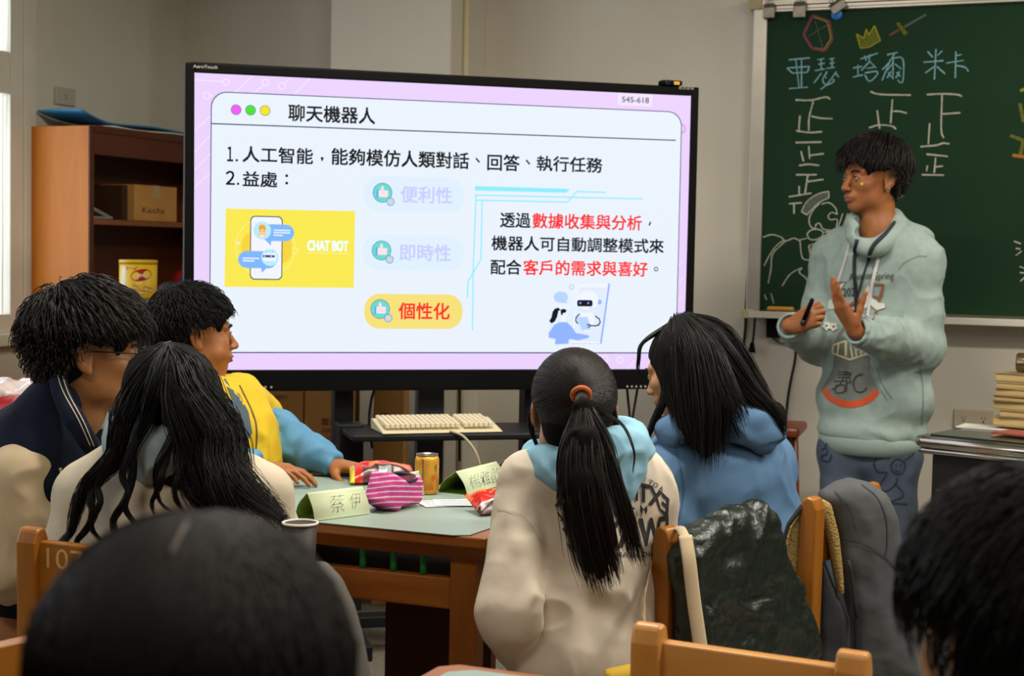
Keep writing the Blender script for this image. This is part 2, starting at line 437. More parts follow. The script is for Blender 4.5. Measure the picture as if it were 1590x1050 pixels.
# left wall with two window openings
WIN = [(3.45, 5.20), (.6, 2.9)]
SILL, HEAD = .93, 2.75
mb = MB(); yb = [BACK_Y]+[c for w in sorted(WIN) for c in w]+[WALL_Y]
for i in range(0, len(yb), 2): mb.box((LEFT_X-.2, yb[i], 0), (LEFT_X, yb[i+1], CEIL_Z))
for a, b in WIN: mb.box((LEFT_X-.2, a, 0), (LEFT_X, b, SILL)); mb.box((LEFT_X-.2, a, HEAD), (LEFT_X, b, CEIL_Z))
struct(mb, 'wall_left', M_wall_l)
M_glass = bpy.data.materials.new('window_glass'); M_glass.use_nodes = True; _n = M_glass.node_tree; _n.nodes.clear()
_o, _mx, _t, _g = (_n.nodes.new(k) for k in ('ShaderNodeOutputMaterial', 'ShaderNodeMixShader', 'ShaderNodeBsdfTransparent', 'ShaderNodeBsdfGlossy')); _mx.inputs[0].default_value = .07; _g.inputs['Roughness'].default_value = .03
_n.links.new(_t.outputs[0], _mx.inputs[1]); _n.links.new(_g.outputs[0], _mx.inputs[2]); _n.links.new(_mx.outputs[0], _o.inputs[0])
for wi, (a, b) in enumerate(WIN):
    fr = MB(); x0, x1 = LEFT_X-.15, LEFT_X+.012
    fr.box((x0, b-.075, SILL), (x1, b, HEAD)); fr.box((x0, a, SILL), (x1, a+.075, HEAD)); fr.box((x0, a+.075, HEAD-.07), (x1, b-.075, HEAD)); fr.box((x0, a+.075, SILL), (x1+.03, b-.075, SILL+.05))
    w = struct(fr, 'window_%d' % (wi+1), M_cream, bevel=.004)
    sashes = [(a+.075, (a+b)/2), ((a+b)/2, b-.075)]
    for si, (p, q) in enumerate(sashes):
        s_ = MB(); X0, X1 = LEFT_X-.038, LEFT_X+.004; t = .078
        for lo, hi in (((X0, p, SILL+.05), (X1, p+t, HEAD-.07)), ((X0, q-t, SILL+.05), (X1, q, HEAD-.07)), ((X0, p+t, SILL+.05), (X1, q-t, SILL+.05+t)), ((X0, p+t, HEAD-.07-t), (X1, q-t, HEAD-.07)), ((X0, p+t, 1.95), (X1, q-t, 2.12))): s_.box(lo, hi)
        so = s_.build('sash', M_cream, w, bevel=.004)
        MB().box((LEFT_X-.022, p+t-.005, SILL+.05+t), (LEFT_X-.016, q-t+.005, HEAD-.07-t)).build('pane', M_glass, so)
# pilaster in the front wall with a conduit on its side
PX0, PX1, PY = ony(513, 60, WALL_Y-.36)[0], ony(700, 60, WALL_Y-.36)[0], WALL_Y-.36
struct(MB().box((PX0, PY, 0), (PX1, WALL_Y, CEIL_Z)), 'trim_1', M_wall, bevel=.006)
struct(MB().tube([(PX1+.012, PY+.13, 0), (PX1+.012, PY+.13, CEIL_Z)], .013, 10), 'trim_2', mat('conduit', '#cdc09a', .5))
# ceiling lights the room has
M_tube = mat('fluorescent_diffuser', '#fff1dc', .5, emit=2.0)
for lx, ly, pw in LAMPS:
    t = thing('ceiling_light', 'white fluorescent batten fixed to the classroom ceiling above the desks', 'ceiling light', (lx, ly, CEIL_Z), group='fluorescent ceiling lights')
    MB().box((-.62, -.14, -.06), (.62, .14, 0)).build('housing', M_cream, t, bevel=.01)
    MB().box((-.58, -.11, -.085), (.58, .11, -.06)).build('diffuser', M_tube, t, bevel=.01)

# ================================================================== INTERACTIVE DISPLAY
TA = math.radians(15.03)
TC = -.2065*_Rh+5.0615*_Fh+np.array([0, 0, 1.35+.0741])
TX = math.cos(TA)*_Rh+math.sin(TA)*_Fh; TN = np.cross(TX, [0, 0, 1.]); TN = TN if TN@(CAM-TC) > 0 else -TN
TW, TH = 1.65, .928
tv = thing('interactive_display', 'large black interactive display on a wheeled stand showing a chatbot slide', 'display screen', (TC[0], TC[1], 0), math.atan2(TX[1], TX[0]))
def S(px, py): p = onp(px, py, TC, TN); return np.array([(p-TC)@TX, p[2]])          # local u, z on the screen plane
zc = TC[2]
b = MB(); bl, bt, bb = .028, .030, .064; t = .075
o_ = [(-TW/2-bl, zc-TH/2-bb), (TW/2+bl, zc-TH/2-bb), (TW/2+bl, zc+TH/2+bt), (-TW/2-bl, zc+TH/2+bt)]
b.box((-TW/2-bl, -.006, zc-TH/2-bb), (-TW/2, t, zc+TH/2+bt)); b.box((TW/2, -.006, zc-TH/2-bb), (TW/2+bl, t, zc+TH/2+bt))
b.box((-TW/2, -.006, zc+TH/2), (TW/2, t, zc+TH/2+bt)); b.box((-TW/2, -.006, zc-TH/2-bb), (TW/2, t, zc-TH/2))
bez = b.build('bezel', M_black, tv, bevel=.004)
MB().box((-TW/2-.01, .02, zc-TH/2-.02), (TW/2+.01, t, zc+TH/2+.01)).build('back_panel', M_black, tv)
EM = 1.07
def em(n, h, k=1.): return mat('screen_'+n, h, .4, emit=EM*k)
slide_bg = MB().box((-TW/2-.001, .001, zc-TH/2-.001), (TW/2+.001, .018, zc+TH/2+.001)).build('screen', em('lilac', '#e6cdfa'), tv)
# ---- slide drawing: each mark one layer nearer to the viewer
class Slide:
    def __init__(s): s.by = {}; s.k = 0; s.g = 'corner_pattern'; s.mats = []
    def into(s, g): s.g = g; return s
    def _mb(s, m):
        if m not in s.mats: s.mats.append(m)
        return s.by.setdefault(s.g, MB()), s.mats.index(m)
    def poly(s, pts, m, px=True):
        P = [S(*p) for p in pts] if px else [np.array(p) for p in pts]
        s.k += 1; y = -.0002-.00004*s.k
        q_, i_ = s._mb(m); q_.add([(p[0], y, p[1]) for p in P], [tuple(range(len(P)))], i_); return s
    def faces(s, v, f, m):
        s.k += 1; y = -.0002-.00004*s.k
        q_, i_ = s._mb(m); q_.add([(p[0], y, p[1]) for p in v], f, i_); return s
    def line(s, pts, w, m):
        P = [S(*p) for p in pts]; w = w/480.
        for a, c in zip(P[:-1], P[1:]):
            d = unit(np.append(c-a, 0))[:2]; n = np.array([-d[1], d[0]])*w/2; e = d*w*.2
            s.poly([a-n-e, c-n+e, c+n+e, a+n-e], m, False)
        return s
    def disc(s, px, py, r, m, ry=None, n=28):
        c = S(px, py); r = r/480.; ry = r if ry is None else ry/480.
        return s.poly([(c[0]+r*math.cos(2*math.pi*i/n), c[1]+ry*math.sin(2*math.pi*i/n)) for i in range(n)], m, False)
    def ring(s, px, py, r, w, m, n=28):
        c = S(px, py); r = r/480.; w = w/480.; v = []; f = []
        for i in range(n):
            a = 2*math.pi*i/n
            for q in (r-w/2, r+w/2): v.append((c[0]+q*math.cos(a), c[1]+q*math.sin(a)))
        for i in range(n): j = (i+1) % n; f.append((2*i, 2*i+1, 2*j+1, 2*j))
        return s.faces(v, f, m)
    def rrect(s, a, c, rad, m):
        """rounded rectangle from pixel corner a (top left) to c (bottom right)"""
        A = S(*a); B = S(*c); x0, x1 = A[0], B[0]; y1, y0 = A[1], B[1]; r = rad/480.; P = []
        for cx, cy, st in ((x1-r, y1-r, 0), (x0+r, y1-r, 90), (x0+r, y0+r, 180), (x1-r, y0+r, 270)):
            for k in range(9): t_ = math.radians(st+90*k/8); P.append((cx+r*math.cos(t_), cy+r*math.sin(t_)))
        return s.poly(P, m, False)
    def text(s, st, a, c, m, bold=.0):
        A = S(*a); B = S(*c); v, f = text_fit(st, A[0], B[0], B[1], A[1], 0.); h = (A[1]-B[1])*(.015+bold)
        for dx, dz in ((-h, -h), (h, -h), (h, h), (-h, h)) if bold > .001 else ((0, 0),): s.faces(v+np.array([dx, dz]), f, m)
        return s
    def build(s):
        for m, mbb in s.by.items(): yield m, mbb
sl = Slide()
for p in ([(303, 124), (347, 127)],): sl.line(p, 1.6, 'pale')
for c in ((351, 127.5, 4.5), (321, 148.5, 4.8), (412, 128, 4.8), (438, 134, 5)): sl.ring(c[0], c[1], c[2], 1.6, 'pale')
for p in ([(392, 118), (365, 143)], [(409, 132), (394, 145)], [(441, 130), (451, 121)], [(481, 122), (455, 148)], [(326, 149), (330, 149)], [(302, 203), (327, 180)], [(302, 236), (327, 210)], [(302, 264), (327, 238)], [(301, 292), (327, 268)]): sl.line(p, 1.5, 'pale')
for p in ([(1060, 405), (1044, 424)], [(1060, 432), (1044, 447)], [(1059, 460), (1042, 478)], [(975, 572), (985, 560)]): sl.line(p, 1.6, 'pale')
sl.ring(962, 559, 5, 2, 'pale'); sl.ring(939, 557, 5, 2, 'pale'); sl.ring(1058, 200, 6.5, 3.5, 'pinkring')
# the white window panel with its outline
sl.into('slide_window')
sl.rrect((327.5, 141.5), (1050, 549), 24, 'ink'); sl.rrect((329, 143), (1048.8, 547.3), 23, 'white')
sl.line([(328.5, 192), (1049, 218)], 1.8, 'ink')
sl.into('window_dots')
for x, m in ((366.5, 'magenta'), (389, 'green'), (411.5, 'yellowdot')): sl.disc(x, 170.5+(x-366)*.03, 7.8, 'ink2'); sl.disc(x, 170.5+(x-366)*.03, 7.0, m)
sl.into('heading_text').text('聊天機器人', (448, 162), (582, 193), 'black', .004)
def trow(st, x0, y0, x1, y1, m, bold=.004): sl.text(st, (x0, y0), (x1, y1), m, bold)
sl.into('body_text').text('１', (353, 228), (361.5, 250.5), 'black', .006); sl.disc(367.5, 249, 1.9, 'black')
sl.text('人工智能', (377, 227), (485.5, 255), 'black', .004); sl.disc(500, 246, 2.2, 'black'); sl.line([(501.5, 246), (499.5, 250)], 2, 'black')
sl.text('能夠模仿人類對話', (515, 230), (727.5, 262.5), 'black', .004); sl.line([(739, 246), (744, 252)], 2.6, 'black')
sl.text('回答', (757, 239.5), (806, 266), 'black', .004); sl.line([(817, 249), (822, 255)], 2.6, 'black')
sl.text('執行任務', (833.5, 242), (934.5, 268.5), 'black', .004)
sl.text('２', (351, 265.5), (364, 287), 'black', .006); sl.disc(369.5, 285.5, 1.9, 'black'); sl.text('益處', (377, 266), (430, 291), 'black', .004)
sl.disc(445, 273, 2.2, 'black'); sl.disc(445, 284.5, 2.2, 'black')
sl.into('code_badge').rrect((959, 144.5), (1012, 166), 2, 'badge'); sl.text('545-618', (965.5, 150), (1007, 160.5), 'grey', .005)
# yellow picture
sl.into('chatbot_picture')
sl.poly([(350.5, 324), (551, 328), (549, 447), (348.5, 445.5)], 'yellow')
sl.ring(412, 384, 45, 1.0, 'yellowline'); sl.ring(457.5, 389, 4.5, 1.2, 'yellowline'); sl.disc(369.8, 378, 2, 'white')
sl.disc(388, 384, 13, 'orange', 22); sl.disc(440, 386, 13, 'orange', 22)
sl.rrect((388.5, 335), (438, 435), 7.5, 'phone'); sl.rrect((390, 336.6), (436.5, 433.3), 6.5, 'phonewhite')
sl.rrect((404, 348), (456.5, 375), 13, 'bubble'); sl.poly([(412, 373), (421, 373), (420.5, 381.5)], 'bubble'); sl.disc(407, 358, 13.4, 'aqua')
sl.disc(407, 362, 6, 'skin', 7.5); sl.poly([(401, 358), (402, 351), (406, 348.5), (411, 350), (413, 355), (412.5, 358), (407, 355.5)], 'hairorange'); sl.rrect((404.2, 365), (409.6, 368.6), 1.5, 'white')
sl.disc(404, 359, .8, 'ink2'); sl.disc(409.6, 359, .8, 'ink2')
for q in ((425, 357.5, 450), (425, 361.3, 450), (425, 365.2, 438.5)): sl.line([(q[0], q[1]), (q[2], q[1]+.6)], 2, 'white')
sl.rrect((369.5, 389.5), (430, 417), 13.5, 'bubble'); sl.poly([(405.5, 416), (414, 416), (406, 424)], 'bubble'); sl.disc(419, 400, 13, 'aqua')
sl.rrect((408, 393), (428.5, 405.6), 2, 'phonewhite'); sl.poly([(408, 396), (426.5, 396.4), (426.4, 400), (408, 399.6)], 'navy'); sl.disc(411, 397.8, 1, 'white'); sl.disc(421, 398.1, 1, 'white')
sl.line([(413, 392), (413, 388)], .8, 'bubble'); sl.line([(423.5, 392), (423.5, 388)], .8, 'bubble')
for q in ((377, 401, 402), (377, 404.9, 394.5)): sl.line([(q[0], q[1]), (q[2], q[1]+.5)], 2, 'white')
sl.text('CHAT BOT', (477.5, 373.5), (540, 390), 'cyanwhite', .03); sl.line([(478, 392.8), (540, 394.3)], 1.2, 'yellowline')
# three pills with thumb badges
_pn = [0]
def pill(x0, y0, x1, y1, ix, iy, m):
    _pn[0] += 1; sl.into('benefit_pill#%d' % _pn[0])
    sl.rrect((x0, y0), (x1, y1), 24, m); sl.disc(ix, iy, 15.2, 'ink2'); sl.disc(ix, iy, 14.4, 'teal')
    sl.poly([(ix-9, iy-4.6), (ix-6, iy-4.6), (ix-6.3, iy+8), (ix-9.3, iy+8)], 'blue')
    sl.poly([(ix-6, iy-3.5), (ix-2.6, iy-4), (ix-1.6, iy-10), (ix+.8, iy-10.5), (ix+2, iy-8), (ix+1.6, iy-4), (ix+8.6, iy-3.5), (ix+8.6, iy+5.5), (ix+6, iy+7), (ix-6.2, iy+6.5)], 'pinkhand')
    sl.disc(ix+12.5, iy+14, 6.3, 'ink2'); sl.disc(ix+12.5, iy+14, 5.6, 'blue2'); c = (ix+12.5, iy+14)
    sl.poly([(c[0], c[1]-4), (c[0]+1, c[1]-1), (c[0]+4, c[1]), (c[0]+1, c[1]+1), (c[0], c[1]+4), (c[0]-1, c[1]+1), (c[0]-4, c[1]), (c[0]-1, c[1]-1)], 'yellowdot')
pill(564, 273, 720.5, 331.5, 593.5, 299.5, 'paleblue'); pill(563, 364, 719.5, 421.5, 592, 389, 'paleblue'); pill(565.5, 456, 717, 511, 590, 480, 'gold')
sl.into('benefit_pill#1').text('便利性', (622.5, 289), (701, 316.5), 'lav', .004); sl.into('benefit_pill#2').text('即時性', (620.5, 379), (699, 406), 'lav', .004); sl.into('benefit_pill#3').text('個性化', (619, 470), (697, 496), 'red', .006)
# cyan circuit lines and right-hand paragraph
sl.into('circuit_lines').poly([(737, 289), (884, 293.5), (878.5, 299.5), (737, 296)], 'cyan')
sl.line([(737, 303), (997, 309)], 2, 'cyan'); sl.line([(739, 311), (880, 314), (895, 297.5), (940, 299)], 2, 'cyan')
sl.line([(738.5, 303), (734, 420), (733, 513)], 2, 'cyan'); sl.line([(748, 312), (746, 403), (726, 437), (725, 462)], 2, 'cyan')
sl.into('side_paragraph').text('透過', (776.5, 330), (822.5, 354), 'black', .004); sl.text('數據收集與分析', (826.5, 331), (995, 358), 'red', .004); sl.line([(1009, 345), (1007, 350)], 2.4, 'black')
sl.text('機器人可自動調整模式來', (763, 366), (1029, 393.5), 'black', .004)
sl.text('配合', (761.5, 403), (808, 426.5), 'black', .004); sl.text('客戶的需求與喜好', (812, 403.5), (1004, 429.5), 'red', .004); sl.ring(1017.5, 418, 3, 1.4, 'black')
# girl talking to a robot on a phone, plain line art
k = 130/1241
sl.into('robot_illustration')
def Q(x, y): return (830+x*k, 430+y*k)
sl.poly([Q(590, 450), Q(200, 600), Q(190, 900), Q(560, 990), Q(950, 980), Q(1090, 620)], 'paleblue')
sl.poly([Q(640, 90), Q(1110, 95), Q(985, 990), Q(540, 985)], 'bubble3'); sl.poly([Q(636, 92), Q(1085, 95), Q(960, 985), Q(535, 980)], 'phonewhite'); sl.poly([Q(650, 155), Q(1068, 158), Q(960, 960), Q(560, 950)], 'paleblue2')
sl.ring(*Q(538, 148), 3.6, 1.6, 'blue2'); sl.disc(*Q(380, 300), 12, 'blue2', 9); sl.poly([Q(440, 350), Q(495, 385), Q(400, 388)], 'blue2')
sl.disc(*Q(950, 372), 3.9, 'bubble3'); sl.disc(*Q(780, 342), 18, 'phonewhite', 15.5); sl.rrect(Q(622, 342), Q(848, 438), 3, 'black'); sl.disc(*Q(668, 388), 1.7, 'lav2'); sl.disc(*Q(785, 388), 1.7, 'lav2'); sl.line([Q(810, 460), Q(848, 455)], 1.6, 'blue2')
sl.poly([Q(670, 530), Q(840, 530), Q(880, 600), Q(850, 780), Q(770, 820), Q(700, 790)], 'phonewhite'); sl.poly([Q(610, 600), Q(775, 592), Q(830, 780), Q(690, 790)], 'blue2')
sl.line([Q(655, 550), Q(605, 600), Q(600, 650), Q(630, 690)], 2, 'black'); sl.line([Q(890, 578), Q(950, 625), Q(962, 670), Q(940, 712), Q(890, 725), Q(820, 722)], 2, 'black'); sl.line([Q(765, 705), Q(815, 710), Q(800, 742), Q(775, 742)], 1.6, 'black')
sl.poly([Q(360, 670), Q(470, 670), Q(560, 760), Q(600, 830), Q(790, 865), Q(800, 900), Q(640, 940), Q(500, 920), Q(490, 990), Q(290, 1000), Q(300, 920), Q(200, 900), Q(200, 830), Q(280, 710)], 'bubble3')
sl.poly([Q(370, 665), Q(385, 600), Q(380, 540), Q(465, 520), Q(475, 580), Q(445, 600), Q(455, 665)], 'phonewhite')
sl.poly([Q(375, 490), Q(420, 470), Q(465, 490), Q(450, 530), Q(410, 535), Q(405, 575), Q(378, 550)], 'black')
sl.poly([Q(380, 490), Q(340, 455), Q(290, 470), Q(255, 520), Q(240, 600), Q(208, 655), Q(240, 690), Q(290, 660), Q(325, 590), Q(345, 500)], 'black')
SCOL = dict(pale='#eee2fd', pinkring='#dba9e6', ink='#3c4566', ink2='#4a5b86', white='#e4ecf6', magenta='#e95bf2', green='#46dd33', yellowdot='#f2de24', black='#10141c', badge='#ecdff8', grey='#5f5d6c',
    yellow='#f3e34f', yellowline='#f7ee9c', orange='#f2cf3e', phone='#40465c', phonewhite='#eceffc', bubble='#7db3f5', aqua='#b5e6fa', skin='#f2c99a', hairorange='#f0a325', navy='#27496e', cyanwhite='#e9fbff',
    paleblue='#dbeafd', gold='#f0db78', teal='#68d5cf', blue='#5ba9e6', pinkhand='#f8dce0', blue2='#b3d0fa', lav='#c4c9fb', red='#f52f30', cyan='#8be7fa', bubble3='#8fb0fb', paleblue2='#dde6fd', lav2='#8892fb')
for g_, mbb in sl.build():
    mbb.build(g_.split('#')[0], [em(m, SCOL[m]) for m in sl.mats], slide_bg)
M_print = mat('grey_print', '#a79f92', .6)
bz = MB(); A, B = S(299.5, 100.5), S(337.5, 107.5); v, f = text_fit('AeroTouch', A[0], B[0], B[1], A[1], .02); bz.add([(p[0], -.0068, p[1]) for p in v], f)
A, B = S(1053, 133.5), S(1076, 140); v, f = text_fit('教育雲端', A[0], B[0], B[1], A[1]); bz.add([(p[0], -.0068, p[1]) for p in v], f)
for i in range(6): c = S(375+i*9.2, 601); bz.box((c[0]-.003, -.0075, c[1]-.003), (c[0]+.003, -.006, c[1]+.003))
for i in range(5): c = S(973+i*7, 600); bz.box((c[0]-.003, -.0075, c[1]-.003), (c[0]+.003, -.006, c[1]+.003))
bz.build('bezel_marking', M_print, bez)
# stand
pz = zc-TH/2-bb
lx_, rx_ = S(540, 640)[0], S(838, 640)[0]
for x in (lx_, rx_): MB().box((x-.032, .08, .12), (x+.032, .15, zc+.2)).build('post', M_black_metal, tv, bevel=.004)
g = MB()
for x in (lx_, rx_): g.box((x-.04, -.3, .08), (x+.04, .42, .13))
g.box((lx_, .08, .09), (rx_, .15, .13)); g.build('base', M_black_metal, tv, bevel=.006)
for x in (lx_, rx_):
    for y in (-.26, .38): MB().lathe([(.03, -.015), (.04, -.012), (.04, .012), (.03, .015)], n=18, M=Matrix.Translation((x, y, .04)) @ Matrix.Rotation(math.pi/2, 4, 'Y')).build('caster', M_black, tv)
zs = onp(690, 674, TC+TN*.22, TN)[2]
shelf_z = zs
MB().box((lx_-.02, -.22, zs-.022), (rx_+.03, .08, zs)).build('shelf', M_black_metal, tv, bevel=.006)
u = S(552, 672)
MB().box((lx_-.03, -.02, zs-.6), (lx_+.05, .08, zs+.01)).build('bracket', M_black_metal, tv, bevel=.004)
cx_ = S(678, 640)[0]; MB().box((cx_-.045, .09, .12), (cx_+.045, .14, zc)).build('cable_column', mat('charcoal_panel', '#2a2a2b', .6), tv, bevel=.004)
cbl = MB(); 
for pts in ([S(590, 600), S(582, 622), S(578, 660), S(583, 700)], [S(720, 598), S(720, 640), S(720, 720)], [S(982, 600), S(986, 640), S(990, 680)], [S(1000, 600), S(990, 660), S(985, 690)]):
    cbl.tube([(p[0], .06, p[1]) for p in catmull(pts, 5)], .0045, 6)
cbl.build('cable', M_cable, tv)
# webcam sitting on the top right corner of the bezel
A = S(1041, 133)
wc = thing('webcam', 'small black webcam with yellow badge on top of the display', 'webcam', tv.location+Vector((TX[0]*A[0], TX[1]*A[0], zc+TH/2+bt+.001)), tv.rotation_euler[2])
MB().box((-.035, -.012, 0), (.04, .03, .018)).build('housing', M_black, wc, bevel=.006)
MB().lathe([(.008, 0), (.009, .006), (.006, .009)], n=16, M=Matrix.Translation((-.016, -.012, .009)) @ Matrix.Rotation(math.pi/2, 4, 'X')).build('lens', mat('lens_glass', '#1a1f2a', .1), wc)
MB().box((.008, -.0135, .003), (.028, -.011, .014)).build('badge', mat('badge_yellow', '#e0a416', .5), wc)

# keyboard on the shelf
M_key = mat('beige_plastic', '#cfc2a0', .5, .4)
M_keycap = mat('beige_keycap', '#d8cdb0', .5, .4)
kx0, kx1 = [(onp(x, 662, TC+TN*.13, TN)-TC)@TX for x in (590, 764)]; kc = (kx0+kx1)/2; kw = (kx1-kx0)
kb = thing('computer_keyboard', 'beige computer keyboard lying on the shelf under the display', 'keyboard', tv.location+Vector((TX[0]*kc-TN[0]*-.13, TX[1]*kc-TN[1]*-.13, shelf_z+.0015)), tv.rotation_euler[2]+.05)
MB().prism([(-.085, 0), (.085, 0), (.085, .032), (.07, .032), (-.085, .004)], 0, -kw/2-.012, kw/2+.012).build('case', M_key, kb, bevel=.003)
ky = MB()
for r in range(6):
    y = -.066+r*.0255; z = .018+(y+.085)*.1
    x = -kw/2
    for c in range(21):
        if c in (15, ): x += .012; 
        wk = (kw-.024)/21
        ky.box((x+.0015, y+.002, z-.004), (x+wk-.0015, y+.0215, z+.010)); x += wk
ky.build('keycaps', M_keycap, kb, bevel=.002, seg=1)['kind'] = 'stuff'
p0 = Vector((.02, -.085, .006)); MB().tube(catmull([(.02, -.087, .008), (.06, -.11, -.01), (.1, -.13, -.07), (.115, -.12, -.16), (.11, -.06, -.22)], 6), .004, 6).build('cable', mat('beige_cable', '#b3a684', .5), kb)

# ================================================================== BLACKBOARD
BX0 = ony(1186, 250, BOARD_Y)[0]; BX1 = BX0+3.6; BZ1 = ony(1193, 20, BOARD_Y)[2]; BZ0 = ony(1178.6, 479, BOARD_Y)[2]
bd = thing('blackboard', 'long green chalkboard with aluminium frame and chalk drawings', 'blackboard', (BX0+1.8, BOARD_Y, BZ0))
L = lambda x, z: (x-(BX0+1.8), z-BZ0)
M_board = mat('green_board', '#17351f', .7, .15, noise=('#142e1b', (.9, .9, 1.4)))
MB().box((BX0-(BX0+1.8), 0, 0), (1.8, .03, BZ1-BZ0)).build('board_surface', M_board, bd)
fr = MB(); h = BZ1-BZ0
fr.box((-1.8-.056, -.012, -.02), (-1.8, .038, h+.06)); fr.box((-1.8, -.012, h), (1.8, .038, h+.012)); fr.box((1.8, -.012, -.02), (1.86, .038, h+.06))
fr.build('frame', M_alu, bd, bevel=.003)
tr = MB(); tr.box((-1.8, -.008, h+.012), (1.8, .038, h+.026)); tr.box((-1.8, -.02, h+.026), (1.8, .038, h+.036)); tr.box((-1.8, -.006, h+.036), (1.8, .038, h+.05)); tr.box((-1.8, -.018, h+.05), (1.8, .036, h+.062)); tr.build('top_rail', M_alu, bd, bevel=.002)
xt = ony(1156, 487, BOARD_Y-.08)[0]-(BX0+1.8)
ty = MB(); ty.box((xt, -.09, -.035), (1.86, .038, -.02)); ty.box((xt, -.095, -.035), (1.86, -.087, -.008)); ty.build('chalk_tray', mat('tray_white', '#c9c3b5', .45, .4), bd, bevel=.002)
MB().box((xt-.012, -.097, -.038), (xt+.02, .03, -.004)).build('tray_end_cap', mat('tray_cap', '#b5aa80', .5), bd, bevel=.003)
MB().box((-1.8-.075, -.02, h+.012), (-1.8-.02, .03, h+.065)).build('corner_cap', mat('corner_cap', '#a4946a', .5), bd, bevel=.004)
def Bp(px, py): p = ony(px, py, BOARD_Y-.0015); return np.array([p[0]-(BX0+1.8), p[2]-BZ0])
_ck = [0]
class Chalk:
    def __init__(s): s.mb = MB(); s.ms = []
    def _i(s, m):
        if m not in s.ms: s.ms.append(m)
        return s.ms.index(m)
    def st(s, pts, w=2.2, m=None):
        P = catmull([np.append(Bp(*p), 0) for p in pts], 4) if len(pts) > 2 else [np.append(Bp(*p), 0) for p in pts]
        rn = random.Random(len(s.mb.v)); _ck[0] += 1; yy = -.0008-.00002*(_ck[0] % 40); vs = []
        for i, p in enumerate(P):
            d = unit(P[min(i+1, len(P)-1)]-P[max(i-1, 0)]); n = np.array([-d[1], d[0]])*w/382/2*(.8+.4*rn.random())
            vs += [(p[0]-n[0], yy, p[1]-n[1]), (p[0]+n[0], yy, p[1]+n[1])]
        s.mb.add(vs, [(2*i, 2*i+2, 2*i+3, 2*i+1) for i in range(len(P)-1)], s._i(m or M_cw)); return s
    def fill(s, pts, m, y=-.0006):
        s.mb.add([(Bp(*p)[0], y, Bp(*p)[1]) for p in pts], [tuple(range(len(pts)))], s._i(m)); return s
    def end(s, name, label=None):
        o = s.mb.build(name, s.ms, bd)
        if label: o['label'] = label
fA = lambda l: [(1180+x/3.878, y/3.878) for x, y in l]
fB = lambda l: [(1150+x/3.5, y/3.5) for x, y in l]
fC = lambda l: [(1150+x/3.5, 200+y/3.5) for x, y in l]
fD = lambda l: [(1480+x/2.283, 100+y/2.283) for x, y in l]
M_cw = mat('chalk_white', '#c0bbaa', .9, .1, noise=('#8f9080', 160)); M_cb = mat('chalk_blue', '#86b4bc', .9, .1, noise=('#628f97', 160)); M_cy = mat('chalk_yellow', '#a39a2e', .9, .1, noise=('#7d7a2a', 160))
M_cr = mat('chalk_red', '#7e454c', .9, .1, noise=('#673a40', 160)); M_co = mat('chalk_olive', '#6d6c2a', .9, .1, noise=('#4f5626', 160)); M_cg = mat('chalk_grey', '#5d6660', .9, .1, noise=('#4c564f', 160)); M_cor = mat('chalk_orange', '#a3672c', .9, .1)
for nm, ll in (('left', ([(172,360),(300,348)],[(215,355),(235,525)],[(250,352),(250,525)],[(162,410),(195,440)],[(195,440),(285,435)],[(285,435),(298,400)],[(298,400),(162,410)],[(175,533),(288,525)],
  [(345,360),(388,352)],[(350,388),(390,380)],[(367,358),(370,415)],[(330,425),(390,415)],[(418,356),(450,350)],[(420,383),(450,377)],[(434,352),(434,408)],[(400,412),(450,405)],[(370,440),(325,500)],[(405,430),(378,480),(400,512),(445,490),(440,475)],[(460,430),(410,500),(365,540)],[(385,455),(400,470)],[(455,440),(475,465)],
  )), ('middle', ([(560,410),(615,400)],[(590,390),(590,460)],[(560,465),(620,450)],[(605,355),(710,320)],[(630,335),(640,365)],[(665,325),(655,360)],[(665,365),(610,425)],[(660,370),(700,410)],[(640,412),(690,405)],[(630,440),(700,430),(705,450),(660,490),(630,450)],
  [(765,330),(830,315)],[(810,325),(770,385),(735,420)],[(785,360),(735,485)],[(800,350),(860,355),(862,480),(845,497),(830,482)],[(802,345),(800,478)],[(800,380),(765,425)],[(812,385),(850,415)],[(790,430),(765,470)],[(770,435),(792,465)],[(840,430),(818,470)],[(822,435),(845,460)],
  )), ('right', ([(1010,310),(1040,345)],[(1098,305),(1068,335)],[(985,375),(1105,365)],[(1060,295),(1050,480)],[(1050,400),(995,440)],[(1065,400),(1115,445)],[(1180,310),(1176,470)],[(1180,335),(1215,328)],[(1120,380),(1228,363)],[(1185,395),(1235,405),(1255,430)]))):
    c = Chalk()
    for l in ll: c.st(fA(l), 2.0, M_cb)
    c.end('chalk_name')
